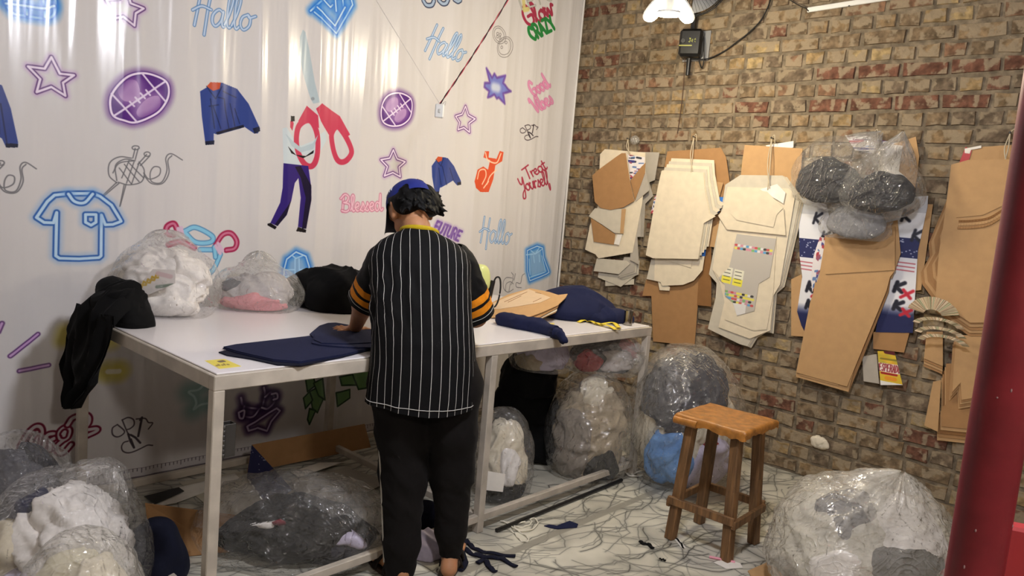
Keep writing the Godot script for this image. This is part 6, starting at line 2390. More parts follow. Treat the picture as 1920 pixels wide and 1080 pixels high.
	for k in 3:
		flat_piece(t, "fabric_layer", M.navy_dark if k == 0 else M.navy, y + 0.001 + 0.0042 * k, [1.29, -2.603, 1.372, -2.64, 1.674, -2.683, 1.849, -2.713, 1.943, -2.513, 1.875, -2.423, 1.649, -2.34, 1.445, -2.291, 1.375, -2.334, 1.338, -2.454, 1.292, -2.543] if k == 0 else shifted([1.321, -2.641, 1.385, -2.666, 1.685, -2.702, 1.921, -2.737, 1.978, -2.56, 1.881, -2.421, 1.654, -2.348, 1.446, -2.309, 1.38, -2.378, 1.35, -2.477, 1.329, -2.556], 0.004 * k, -0.002 * k), 0.004)
	t = thing("fabric_piece", "rumpled navy fabric piece with ragged edge under the person's hand", "fabric", Vector3(1.87, 0.93, -2.665), "navy fabric on the table")
	flat_piece(t, "fabric_layer", M.navy, y + 0.0142, [1.751, -2.725, 1.899, -2.879, 1.975, -2.927, 2.017, -2.923, 2.034, -2.869, 2.055, -2.778, 2.086, -2.694, 1.861, -2.377, 1.775, -2.414, 1.713, -2.462, 1.666, -2.518, 1.656, -2.56, 1.728, -2.661], 0.005)
	flat_piece(t, "fabric_layer", M.navy, y + 0.0194, [1.758, -2.698, 1.862, -2.812, 1.953, -2.862, 1.972, -2.791, 2.024, -2.683, 1.89, -2.454, 1.767, -2.475, 1.68, -2.526, 1.69, -2.597], 0.004)
	# yellow sticker at the near corner
	t = thing("sticker", "yellow printed sticker on the near corner of the table", "sticker", Vector3(1.228, 0.919, -2.435))
	var sp := Print.new()
	sp.begin(128, 64, 1.0, 0.5, Vector2.ZERO, rgb8(232, 214, 70))
	for k in 5:
		sp.stroke([Vector2(0.12 + k * 0.12, 0.16), Vector2(0.2 + k * 0.12, 0.18 + 0.05 * (k % 2))], [[0.03, rgb8(150, 125, 40), 0.01, 0.9]])
	sp.stroke([Vector2(0.55, 0.36), Vector2(0.8, 0.38)], [[0.05, rgb8(90, 70, 50), 0.01, 0.9]])
	st = ST()
	var sticker := pairs([1.193, -2.508, 1.265, -2.506, 1.263, -2.378, 1.183, -2.376])
	var sm := paint(Color.WHITE, 0.4)
	sm.albedo_texture = sp.texture()
	var sr := Rect2(sticker[0], Vector2.ZERO)
	for p in sticker:
		sr = sr.expand(p)
	prism(st, sticker, Vector3(0, y, 0), Vector3(1, 0, 0), Vector3(0, 0, 1), Vector3(0, 0.0006, 0), sr)
	put(st, "sticker_face", sm, t)
	# stack of brown patterns lying on the right half
	t = thing("pattern_stack", "stack of tan card patterns lying on the table to the person's right", "card patterns", Vector3(3.253, 0.93, -2.823))
	# the stack leans up over the navy mound
	var po := Vector3(3.068, 0.942, -2.659)
	var pu := Vector3(0.951, 0.31, 0.004)
	var pv := Vector3(-0.007, 0.033, -0.999)
	var pn := Vector3(-0.31, 0.95, 0.033)
	for l in [[[-0.018, 0.284, 0.179, 0.314, 0.342, 0.058, 0.21, -0.044, 0.038, -0.02, 0.024, 0.057, -0.059, 0.238], M.card_tan, -0.032, "pattern_card"], [[-0.001, 0.293, 0.293, 0.296, 0.318, 0.027, 0.211, -0.05, 0.024, -0.034, 0.013, 0.034, -0.073, 0.223], M.card_cream, -0.022, "pattern_card"],
		[[0.037, 0.335, 0.218, 0.335, 0.356, 0.278, 0.344, 0.024, 0.229, -0.042, 0.016, -0.041, -0.007, 0.026, -0.088, 0.209], M.card_brown, -0.011, "pattern_card"], [[0.037, 0.332, 0.217, 0.334, 0.36, 0.28, 0.369, 0.135, 0.357, 0.057, 0.397, 0.018, 0.346, -0.008, 0.232, -0.04, 0.122, -0.028, -0.018, 0.004, -0.004, 0.095, -0.101, 0.195], M.card_tan, 0.0, "pattern_card"],
		[[0.025, 0.317, 0.136, 0.312, 0.342, 0.276, 0.3, 0.065, 0.214, 0.072, 0.122, 0.139, 0.021, 0.221, -0.006, 0.272], card(Color(0.82, 0.72, 0.60)), 0.005, "written_sheet"]]:
		st = ST()
		prism(st, pairs(l[0]), po + pn * l[2], pu, pv, pn * (0.001 if l[3] == "written_sheet" else 0.004))
		put(st, l[3], l[1], t)
	st = ST()
	for l in [[0.116, 0.268, 0.301, 0.252], [0.122, 0.244, 0.234, 0.24], [0.198, 0.115, 0.265, 0.109], [0.32, 0.203, 0.319, 0.155]]:
		tube(st, [po + pn * 0.0065 + pu * l[0] + pv * l[1], po + pn * 0.0065 + pu * l[2] + pv * l[3]], 0.0016, 5)
	put(st, "pen_mark", M.card_dark, t)
	# navy mound and scrunched piece
	t = thing("navy_cloth_mound", "large navy cloth mound piled on the right end of the table", "fabric", Vector3(3.526, 0.918, -2.617), "navy fabric on the table")
	st = ST()
	blob(st, Vector3(3.60, y + 0.066, -2.72), Vector3(0.25, 0.097, 0.19), 61, {"nu": 110, "nv": 60, "sit": 0.68, "turn": -0.62, "lump": 0.20, "lump_freq": 2.2, "crease": 0.022, "crease_freq": 5.0, "fine": 0.004, "fine_freq": 11.0, "power": 1.9, "sag": 0.35})
	blob(st, Vector3(3.63, y + 0.030, -2.52), Vector3(0.15, 0.04, 0.06), 62, {"nu": 70, "nv": 40, "sit": 0.7, "turn": -0.5, "lump": 0.4, "lump_freq": 5.0, "crease": 0.025, "crease_freq": 9.0, "power": 2.0})
	put(st, "cloth", M.navy, t)
	t = thing("navy_scrap", "scrunched navy fabric scrap with one end hanging over the table edge", "fabric", Vector3(2.963, 0.918, -2.544), "navy fabric on the table")
	st = ST()
	var b := []
	var path := [Vector3(2.895, 0.94, -2.658), Vector3(2.9, 0.944, -2.548), Vector3(2.919, 0.94, -2.433), Vector3(2.901, 0.941, -2.329), Vector3(2.879, 0.944, -2.26), Vector3(2.859, 0.92, -2.22)]
	for i in path.size():
		path[i].y = maxf(path[i].y, y + 0.026) if i < 4 else path[i].y
	for i in path.size() - 1:
		var w: float = [0.045, 0.04, 0.036, 0.03, 0.02][i]
		b.append([path[i], path[i + 1], w, [0.04, 0.036, 0.03, 0.02, 0.016][i]])
		b.append([path[i] + Vector3(0.04, -0.01, -0.03), path[i + 1] + Vector3(0.02, -0.012, -0.03), w * 0.8, w * 0.6])
	skin(st, b, 0.008, 0.02, "scrap")
	put(st, "cloth", M.navy, t)
	# measuring tape
	t = thing("measuring_tape", "yellow measuring tape coiled by the right table edge", "tape measure", Vector3(3.52, 0.92, -2.495))
	var tapem := paint(Color(0.86, 0.76, 0.22), 0.5)
	st = ST()
	var tp := curve([Vector3(3.418, 0.925, -2.555), Vector3(3.489, 0.925, -2.55), Vector3(3.474, 0.925, -2.482), Vector3(3.462, 0.925, -2.379), Vector3(3.481, 0.925, -2.319), Vector3(3.583, 0.925, -2.427), Vector3(3.475, 0.925, -2.463), Vector3(3.461, 0.925, -2.397), Vector3(3.426, 0.925, -2.288)], 8)
	for i in tp.size():
		tp[i].y = y + 0.004 + 0.010 * absf(sin(i * 0.35))
	tube(st, tp, 0.015, 6, 0.12)
	put(st, "tape", tapem, t)
	t = thing("yellow_scrap", "small yellow cloth tag tucked between the navy pieces", "scrap", Vector3(3.178, 0.92, -2.576))
	flat_piece(t, "tag", paint(Color(0.80, 0.74, 0.42), 0.7), y + 0.003, [3.136, -2.606, 3.224, -2.576, 3.127, -2.502, 3.033, -2.466], 0.004)
	# steel tumbler
	t = thing("steel_cup", "small steel cup at the right end of the table", "cup", Vector3(3.772, 0.918, -2.403))
	st = ST()
	var cc := Vector3(3.67, y, -2.385)
	var prof := [[0.024, 0.0], [0.026, 0.004], [0.024, 0.03], [0.027, 0.085], [0.029, 0.088], [0.025, 0.086], [0.022, 0.02], [0.0, 0.018]]
	var rings := []
	for p in prof:
		var ring := []
		for k in 28:
			ring.append(cc + Vector3(cos(TAU * k / 28.0) * p[0], p[1] + 0.001, sin(TAU * k / 28.0) * p[0]))
		rings.append(ring)
	loft(st, rings, true, false, true)
	put(st, "cup_wall", paint(Color(0.55, 0.53, 0.50), 0.2, 1.0), t)
	# round-blade cloth cutter with its cord
	t = thing("cloth_cutter", "pale yellow-green electric cloth cutter with black cord behind the person", "cutting machine", Vector3(2.967, 1.022, -2.902))
	var cp: Vector3 = Vector3(3.019, 1.085, -2.991)
	cp.y = y
	st = ST()
	blob(st, cp + Vector3(0, 0.21, 0), Vector3(0.055, 0.08, 0.055), 71, {"lump": 0.02, "crease": 0.0, "sit": 2.0, "nu": 30, "nv": 20, "power": 3.0})
	put(st, "motor_housing", paint(Color(0.80, 0.83, 0.55), 0.35), t)
	st = ST()
	cyl(st, cp + Vector3(0, 0.02, 0), cp + Vector3(0, 0.14, 0), 0.03, 0.036, 18)
	chamfer_box(st, cp + Vector3(0, 0.012, 0), Vector3(0.16, 0.02, 0.10), 0.004)
	put(st, "base", M.black_plastic, t)
	st = ST()
	cyl(st, cp + Vector3(0.05, 0.10, 0.04), cp + Vector3(0.062, 0.2, 0.05), 0.016, 0.014, 14)
	put(st, "handle", M.black_plastic, t)
	st = ST()
	tube(st, curve([cp + Vector3(0.055, 0.15, 0.05), cp + Vector3(0.07, 0.215, 0.06), cp + Vector3(0.09, 0.215, 0.075), cp + Vector3(0.097, 0.15, 0.08), cp + Vector3(0.085, 0.07, 0.075), cp + Vector3(0.055, 0.03, 0.06)], 8), 0.005, 8)
	put(st, "cord", M.black_rubber, t)

func gold_print() -> ImageTexture:
	var pr := Print.new()
	pr.begin(144, 104, 1.44, 1.04, Vector2.ZERO, rgb8(215, 208, 203))
	for k in 5:
		var p := Vector2(0.15 + k * 0.13, 0.75 - k * 0.10)
		for s in [[Vector2(0, 0.12), Vector2(0.04, -0.1), Vector2(0.12, -0.06)], [Vector2(0.02, 0.02), Vector2(0.11, 0.02)]]:
			var q := []
			for v in s:
				q.append(p + v)
			pr.stroke(q, [[0.035, rgb8(195, 160, 50), 0.01, 1.0]])
	pr.stroke([Vector2(0.75, 0.22), Vector2(1.2, 0.30)], [[0.08, rgb8(205, 180, 180), 0.02, 0.9]])
	pr.stroke([Vector2(0.8, 0.7), Vector2(1.3, 0.6)], [[0.06, rgb8(110, 125, 110), 0.03, 0.9]])
	return pr.texture()

# ---------------------------------------------------------------- bags and boxes on the floor
func plate(st: SurfaceTool, a: Vector3, b: Vector3, c: Vector3, d: Vector3, th := 0.004):
	var n := (b - a).cross(d - a).normalized() * th
	quad(st, a, b, c, d)
	quad(st, d - n, c - n, b - n, a - n)
	for e in [[a, b], [b, c], [c, d], [d, a]]:
		quad(st, e[0], e[0] - n, e[1] - n, e[1])

func floor_bags():
	bag("garment_bag", "dull clear bag with a pink garment standing against the banner at far left", Vector3(0.81, 0, -3.25), 0.178, 0.472, 0.2, 81, M.film_grey,
		[[M.grey_cloth, 0.1, -0.3, -0.1, 0.8], [M.pink_cloth, -0.25, -0.35, 0.35, 0.55], [M.slate_cloth, 0.1, 0.2, -0.1, 0.5], [M.navy, 0.45, -0.5, 0.2, 0.45]], {"lump": 0.07, "crease": 0.022})
	bag("garment_bag", "big clear bag bursting with white garments on the floor at front left", Vector3(0.82, 0, -2.729), 0.242, 0.484, 0.24, 82, M.film_clear,
		[[M.white_cloth, 0.0, 0.0, 0.0, 0.8], [M.white_cloth, 0.5, 0.5, 0.5, 0.5], [M.lilac_cloth, -0.2, -0.05, 0.9, 0.34], [M.lilac_cloth, 0.7, -0.1, 0.6, 0.34], [M.cream_cloth, -0.6, 0.35, 0.6, 0.34], [M.white_cloth, 0.1, 0.65, 0.2, 0.4], [M.navy, -0.35, 0.85, 0.2, 0.30], [M.navy, 0.55, 0.25, 0.75, 0.16]], {"lump": 0.07, "knot": 0.08, "knot_dir": Vector3(0.45, 0.85, -0.1).normalized(), "crown": 0.04, "crown_reach": 0.55})
	bag("garment_bag", "yellowish clear bag at the lower left edge in front of the white bag", Vector3(0.699, 0, -2.191), 0.156, 0.506, 0.2, 83, M.film_white,
		[[cloth(Color(0.78, 0.75, 0.64)), 0.0, -0.1, 0.0, 0.84], [M.cream_cloth, 0.3, 0.3, 0.1, 0.5]])
	var t = thing("navy_cloth", "navy cloth slumped beside the white bag at front left", "cloth", Vector3(1.132, 0, -2.724))
	var st := ST()
	blob(st, Vector3(1.127, 0, -2.726) + Vector3(0, 0.11, 0), Vector3(0.09, 0.12, 0.12), 84, {"sit": 0.9, "turn": -0.75, "lump": 0.3, "crease": 0.03, "crease_freq": 6.0, "sag": 0.2})
	put(st, "cloth", M.navy_dark, t)
	bag("garment_bag", "wide crumpled clear bag of black garments lying under the table front", Vector3(1.686, 0, -2.649), 0.355, 0.321, 0.19, 85, M.film_clear,
		[[M.black_cloth, -0.3, -0.2, 0.1, 0.62], [M.slate_cloth, 0.25, -0.2, 0.0, 0.68], [M.black_cloth, 0.0, 0.1, -0.1, 0.5], [cloth(Color(0.50, 0.20, 0.24)), -0.15, 0.30, 0.75, 0.16], [M.white_cloth, -0.32, 0.30, 0.75, 0.12], [M.lilac_cloth, 0.85, -0.25, 0.65, 0.22]], {"lump": 0.08, "crease": 0.026, "fine": 0.01, "fill": 0.35, "crown": 0.0, "knot_dir": Vector3(0.6, 0.75, 0.35).normalized(), "crown_reach": 0.6})
	bag("garment_bag", "upright clear bag of cream garments beside the middle table leg", Vector3(2.869, 0, -2.568), 0.152, 0.461, 0.15, 86, M.film_clear,
		[[M.cream_cloth, 0.2, 0.3, 0.2, 0.62], [M.black_cloth, 0.1, -0.75, 0.4, 0.75], [M.white_cloth, 0.2, 0.05, 0.9, 0.4]])
	t = thing("paper_label", "white printed paper label inside the clear bag by the middle leg", "label", Vector3(2.72, 0.148, -2.449))
	st = ST()
	prism(st, pairs([-0.05, -0.05, 0.04, -0.055, 0.045, 0.04, -0.045, 0.05]), Vector3(2.712, 0.158, -2.45), Vector3(0.73, 0, 0.68), Vector3.UP, Vector3(-0.001, 0, 0.001))
	put(st, "paper", M.paper, t)
	t = thing("black_garment_pile", "pile of black garments in the dark under the table", "garments", Vector3(3.451, 0, -2.888))
	for g in [[925, 1055, 0.20, 0.16, 0.0], [945, 1060, 0.18, 0.14, 0.22], [935, 1030, 0.17, 0.13, 0.40]]:
		st = ST()
		blob(st, Vector3(3.443, 0.031, -2.898) * Vector3(1, 0, 1) + Vector3(0.0, g[4] + g[3] * 0.8 + 0.004, -0.02), Vector3(g[2], g[3], 0.17), 90 + int(g[0]), {"sit": 0.8, "turn": -0.75, "lump": 0.3, "crease": 0.03, "crease_freq": 6.0})
		put(st, "garment", M.black_cloth, t)
	bag("garment_bag", "murky clear bag of beige and grey garments under the table's right half", Vector3(3.585, 0, -2.516), 0.242, 0.601, 0.22, 87, M.film_clear,
		[[cloth(Color(0.66, 0.60, 0.50)), 0.3, -0.1, 0.3, 0.7], [cloth(Color(0.55, 0.51, 0.46)), -0.3, -0.1, 0.3, 0.66], [M.cream_cloth, 0.0, 0.6, 0.2, 0.5], [M.black_cloth, 0.2, -0.6, 0.6, 0.42]])
	bag("garment_bag", "clear bag with a red garment stacked highest under the table's right end", Vector3(3.702, 0.6, -2.559), 0.222, 0.25, 0.17, 88, M.film_milky,
		[[M.slate_cloth, -0.2, 0.3, 0.0, 0.62], [M.red_cloth, -0.55, -0.25, 0.75, 0.45], [cloth(Color(0.72, 0.68, 0.66)), 0.35, -0.1, 0.75, 0.55], [M.pink_cloth, 0.5, 0.35, 0.2, 0.42]], {"crease": 0.02, "crown": 0.0, "knot_dir": Vector3(0.6, 0.25, 0.75).normalized(), "crown_reach": 0.75})
	bag("garment_bag", "clear bag of white garments stacked on the black pile under the table", Vector3(3.401, 0.6, -2.791), 0.173, 0.24, 0.16, 89, M.film_clear,
		[[M.lilac_cloth, 0.1, 0.1, 0.2, 0.72], [cloth(Color(0.70, 0.64, 0.54)), -0.4, -0.4, 0.3, 0.6]])
	bag("garment_bag", "huge round bag of charcoal, white and light blue garments behind the stool", Vector3(3.973, 0, -2.114), 0.306, 0.796, 0.32, 91, M.film_clear,
		[[M.cream_cloth, 0.0, 0.0, 0.0, 1.0], [M.slate_cloth, -0.25, 0.75, 0.35, 0.98], [M.blue_cloth, -0.45, -0.62, 0.75, 0.50], [M.red_cloth, 0.35, -0.15, 0.9, 0.22], [M.lilac_cloth, 0.45, -0.55, 0.75, 0.48]], {"sit": 0.9, "lump": 0.07, "knot": 0.03, "knot_dir": Vector3(-0.62, 0.62, 0.45).normalized(), "crown": 0.03, "crown_reach": 0.7})
	bag("garment_bag", "sprawling clear bag of white and black garments on the floor at front right", Vector3(3.369, 0, -0.873), 0.365, 0.506, 0.28, 92, M.film_white,
		[[cloth(Color(0.78, 0.76, 0.70)), 0.0, 0.0, 0.0, 1.0], [M.white_cloth, 0.3, 0.6, 0.6, 0.5], [M.grey_cloth, -0.45, 0.75, 0.4, 0.36], [M.midnight, 0.05, -0.12, 0.95, 0.50], [M.white_cloth, -0.75, -0.1, 0.7, 0.30], [M.pink_cloth, 0.85, 0.05, 0.55, 0.36], [M.black_cloth, 0.4, -0.3, 0.9, 0.34]], {"lump": 0.07, "crease": 0.022, "knot": 0.04, "knot_dir": Vector3(0.12, 0.9, 0.25).normalized(), "crown": 0.06, "crown_reach": 0.8})
	# opened carton standing on edge at the back under the table
	t = thing("carton", "opened cardboard carton with a navy starry print under the table", "carton", Vector3(1.9, 0, -3.45))
	st = ST()
	plate(st, Vector3(1.905, 0.055, -3.47), Vector3(2.72, 0.03, -3.50), Vector3(2.676, 0.178, -3.518), Vector3(1.93, 0.196, -3.481))
	put(st, "inner_panel", M.card_brown, t)
	var navy_print := Print.new()
	navy_print.begin(128, 128, 1.0, 1.0, Vector2.ZERO, rgb8(30, 34, 82))
	var rng := RandomNumberGenerator.new()
	rng.seed = 12
	for k in 26:
		var p := Vector2(rng.randf(), rng.randf())
		navy_print.stroke([p, p + Vector2(0.02, -0.03) * (3.0 if k % 6 == 0 else 0.4)], [[0.008, rgb8(215, 218, 230), 0.004, 0.9]])
	var pm := paint(Color.WHITE, 0.5)
	pm.albedo_texture = navy_print.texture()
	st = ST()
	var qa := Vector3(1.900, 0.03, -3.465)
	var qb := Vector3(1.83, 0.003, -3.12)
	var qc: Vector3 = Vector3(1.979, 0.05, -3.15)
	var qd: Vector3 = Vector3(1.923, 0.2, -3.473)
	for c in [[qa, 0, 1], [qc, 1, 0], [qb, 1, 1], [qa, 0, 1], [qd, 0, 0], [qc, 1, 0]]:
		st.set_uv(Vector2(c[1], c[2]))
		st.add_vertex(c[0])
	put(st, "printed_panel", pm, t)
	st = ST()
	for k in 5:
		bar(st, qa.lerp(qb, 0.1 + 0.19 * k) + Vector3(-0.004, 0.004, 0.004), qa.lerp(qb, 0.2 + 0.19 * k) + Vector3(-0.004, 0.004, 0.004), 0.006, 0.008, 0.001)
	put(st, "white_edge", M.paper, t)
	# brown board leaning low beside the near leg
	t = thing("cardboard_sheet", "brown cardboard sheet leaning low behind the near table leg", "cardboard", Vector3(1.364, 0, -2.909))
	st = ST()
	plate(st, Vector3(1.21, 0.004, -2.929), Vector3(1.479, 0.004, -2.811), Vector3(1.614, 0.059, -3.015), Vector3(1.228, 0.195, -3.063))
	put(st, "sheet", M.card_brown, t)
	# loose sheets on the floor at the back
	var sheets := [[[1.63, -3.656, 2.033, -3.613, 2.085, -3.343, 1.745, -3.129, 1.607, -3.119], M.card_grey, "greyish paper sheet on the floor behind the near table leg"], [[1.504, -3.575, 1.905, -3.604, 1.893, -3.52, 1.512, -3.41, 1.392, -3.42], M.paper, "long white paper strip on the floor under the table"],
		[[2.104, -3.375, 2.437, -3.341, 2.511, -3.049, 2.123, -2.935, 1.973, -3.081], M.card_dull, "dull grey sheet on the floor inside the opened carton"], [[1.42, -3.554, 1.593, -3.57, 1.594, -3.511, 1.423, -3.436], M.black_plastic, "black strip on the floor behind the white bag"], [[2.144, -3.442, 2.352, -3.479, 2.451, -3.413, 2.138, -3.352], M.paper, "white paper edge on the floor along the carton"]]
	var k := 0
	for s in sheets:
		var poly := pairs(s[0])
		t = thing("paper_sheet", s[2], "paper", Vector3(poly[0].x, 0, poly[0].y), "loose sheets under the table")
		flat_piece(t, "sheet", s[1], 0.002 + 0.003 * k, s[0], 0.002)
		k += 1

# ---------------------------------------------------------------- scraps on the floor
func floor_bits():
	var t = thing("string_tangle", "tangle of white string on the floor by the middle table leg", "string", Vector3(2.671, 0, -2.194))
	var st := ST()
	tube(st, flat_curve([Vector3(2.639, 0, -2.331), Vector3(2.659, 0, -2.309), Vector3(2.671, 0, -2.273), Vector3(2.734, 0, -2.283), Vector3(2.785, 0, -2.275), Vector3(2.762, 0, -2.234), Vector3(2.706, 0, -2.218), Vector3(2.661, 0, -2.238), Vector3(2.671, 0, -2.273), Vector3(2.636, 0, -2.215), Vector3(2.623, 0, -2.145), Vector3(2.599, 0, -2.111), Vector3(2.568, 0, -2.115), Vector3(2.576, 0, -2.154), Vector3(2.6, 0, -2.201), Vector3(2.601, 0, -2.228)], 0.004), 0.0038, 6)
	tube(st, flat_curve([Vector3(2.637, 0, -2.33), Vector3(2.662, 0, -2.274), Vector3(2.727, 0, -2.279), Vector3(2.797, 0, -2.252), Vector3(2.767, 0, -2.197), Vector3(2.668, 0, -2.174), Vector3(2.629, 0, -2.225), Vector3(2.662, 0, -2.274), Vector3(2.73, 0, -2.247)], 0.008), 0.0038, 6)
	put(st, "string", paint(Color(0.84, 0.82, 0.76), 0.9), t)
	t = thing("fabric_scrap", "flat navy fabric scrap on the floor between table and stool", "scrap", Vector3(2.845, 0, -2.118), "scraps on the floor")
	flat_piece(t, "scrap", M.navy, 0.002, [2.783, -2.17, 2.815, -2.162, 2.836, -2.131, 2.934, -2.128, 2.94, -2.078, 2.905, -2.058, 2.81, -2.106, 2.791, -2.135], 0.003)
	t = thing("fabric_strips", "twisted navy fabric strips on the floor beside the person's right foot", "scrap", Vector3(2.321, 0, -2.12), "scraps on the floor")
	st = ST()
	for l in [[Vector3(2.36, 0, -2.29), Vector3(2.347, 0, -2.249), Vector3(2.334, 0, -2.197), Vector3(2.358, 0, -2.131), Vector3(2.427, 0, -2.037)], [Vector3(2.301, 0, -2.235), Vector3(2.29, 0, -2.159), Vector3(2.327, 0, -2.102), Vector3(2.36, 0, -2.059), Vector3(2.359, 0, -1.969)], [Vector3(2.297, 0, -2.166), Vector3(2.331, 0, -2.105), Vector3(2.381, 0, -2.055)], [Vector3(2.297, 0, -2.096), Vector3(2.266, 0, -2.041), Vector3(2.255, 0, -1.995)], [Vector3(2.293, 0, -2.105), Vector3(2.246, 0, -2.095)], [Vector3(2.349, 0, -2.285), Vector3(2.261, 0, -2.205), Vector3(2.208, 0, -2.13), Vector3(2.142, 0, -2.093)]]:
		tube(st, flat_curve(l, 0.006), 0.013, 8, 0.35)
	put(st, "strip", M.navy_dark, t)
	t = thing("fabric_scrap", "crumpled lilac-white cloth scrap on the floor between the person's feet", "scrap", Vector3(2.105, 0, -2.285), "scraps on the floor")
	st = ST()
	blob(st, Vector3(2.115, 0.006, -2.294) * Vector3(1, 0, 1) + Vector3(0, 0.05, 0), Vector3(0.068, 0.06, 0.05), 95, {"sit": 0.8, "turn": -0.75, "lump": 0.3, "crease": 0.02, "crease_freq": 14.0, "nu": 60, "nv": 40})
	put(st, "cloth", M.lilac_cloth, t)
	t = thing("fabric_scrap", "dark navy cloth lump on the floor behind the person's feet", "scrap", Vector3(2.299, 0, -2.434), "scraps on the floor")
	st = ST()
	blob(st, Vector3(2.343, -0.034, -2.492) * Vector3(1, 0, 1) + Vector3(0, 0.055, 0), Vector3(0.13, 0.06, 0.08), 96, {"sit": 0.8, "turn": -0.75, "lump": 0.3, "crease": 0.02, "crease_freq": 10.0})
	put(st, "cloth", M.navy_dark, t)
	t = thing("black_rod", "thin black rod lying along the table's foot rail", "rod", Vector3(3.049, 0, -2.357))
	st = ST()
	cyl(st, Vector3(2.54, 0.012, -2.324) + Vector3(0, 0, 0.06), Vector3(3.633, 0.012, -2.33) + Vector3(0, 0, 0.04), 0.010, 0.010, 10)
	put(st, "rod", M.black_plastic, t)
	t = thing("plastic_strips", "wad of clear plastic strips on the floor at the right table leg", "plastic", Vector3(3.783, 0, -2.296))
	st = ST()
	for l in [[Vector3(3.746, 0, -2.407), Vector3(3.831, 0, -2.426), Vector3(3.794, 0, -2.342), Vector3(3.903, 0, -2.355), Vector3(3.912, 0, -2.284), Vector3(3.897, 0, -2.187)], [Vector3(3.777, 0, -2.311), Vector3(3.899, 0, -2.314), Vector3(3.892, 0, -2.233), Vector3(3.847, 0, -2.149)], [Vector3(3.67, 0, -2.374), Vector3(3.765, 0, -2.362), Vector3(3.754, 0, -2.296), Vector3(3.826, 0, -2.267)]]:
		tube(st, flat_curve(l, 0.008), 0.010, 8, 0.4)
	put(st, "strip", paint(Color(0.83, 0.81, 0.76), 0.3), t)
	t = thing("pink_string", "short pinkish string on the floor inside the right table leg", "string", Vector3(3.73, 0, -2.516))
	st = ST()
	tube(st, flat_curve([Vector3(3.626, 0, -2.52), Vector3(3.715, 0, -2.526), Vector3(3.775, 0, -2.508), Vector3(3.823, 0, -2.521), Vector3(3.783, 0, -2.525), Vector3(3.752, 0, -2.479)], 0.005), 0.005, 6)
	put(st, "string", paint(Color(0.72, 0.58, 0.52), 0.8), t)
	for s in [[[Vector3(3.029, 0, -1.77), Vector3(3.022, 0, -1.741), Vector3(3.037, 0, -1.729), Vector3(3.016, 0, -1.69)], 0.010, "curled black fabric scrap on the floor left of the stool"], [[Vector3(2.946, 0, -1.611), Vector3(2.953, 0, -1.599), Vector3(2.956, 0, -1.584)], 0.006, "tiny black scrap on the floor nearest the picture's bottom"], [[Vector3(3.205, 0, -1.674), Vector3(3.18, 0, -1.635), Vector3(3.139, 0, -1.597)], 0.005, "small dark thread snippet on the floor at the stool's left leg"]]:
		t = thing("black_scrap", s[2], "scrap", s[0][0], "scraps on the floor")
		st = ST()
		tube(st, flat_curve(s[0], 0.006), s[1], 7, 0.5)
		put(st, "scrap", M.black_cloth, t)
	t = thing("paper_tag", "narrow white paper slip on the floor by the stool leg", "paper", Vector3(3.168, 0, -1.631))
	flat_piece(t, "slip", M.paper, 0.002, [3.196, -1.68, 3.22, -1.67, 3.16, -1.595, 3.132, -1.596], 0.002)
	t = thing("pink_marker", "pink marker pen on the floor in front of the stool", "pen", Vector3(3.195, 0, -1.434))
	st = ST()
	cyl(st, Vector3(3.158, 0.007, -1.471), Vector3(3.209, 0.007, -1.367), 0.006, 0.006, 12)
	put(st, "barrel", paint(Color(0.88, 0.58, 0.64), 0.4), t)
	t = thing("paper_tag", "crumpled white paper scrap on the floor in front of the stool", "paper", Vector3(3.165, 0, -1.379))
	flat_piece(t, "slip", M.paper, 0.002, [3.129, -1.433, 3.206, -1.413, 3.224, -1.347, 3.192, -1.321, 3.119, -1.364], 0.003)
	t = thing("cardboard_scrap", "tan card scrap on the floor at the bottom edge beside the bag", "cardboard", Vector3(3.246, 0, -1.223))
	flat_piece(t, "scrap", M.card_tan, 0.002, [3.182, -1.291, 3.331, -1.271, 3.326, -1.217, 3.257, -1.153, 3.098, -1.219], 0.003)

func flat_curve(pts: Array, lift: float) -> Array:
	var c := curve(pts, 5)
	var out := []
	for i in c.size():
		out.append(Vector3(c[i].x, lift + 0.003 * sin(i * 1.3), c[i].z))
	return out

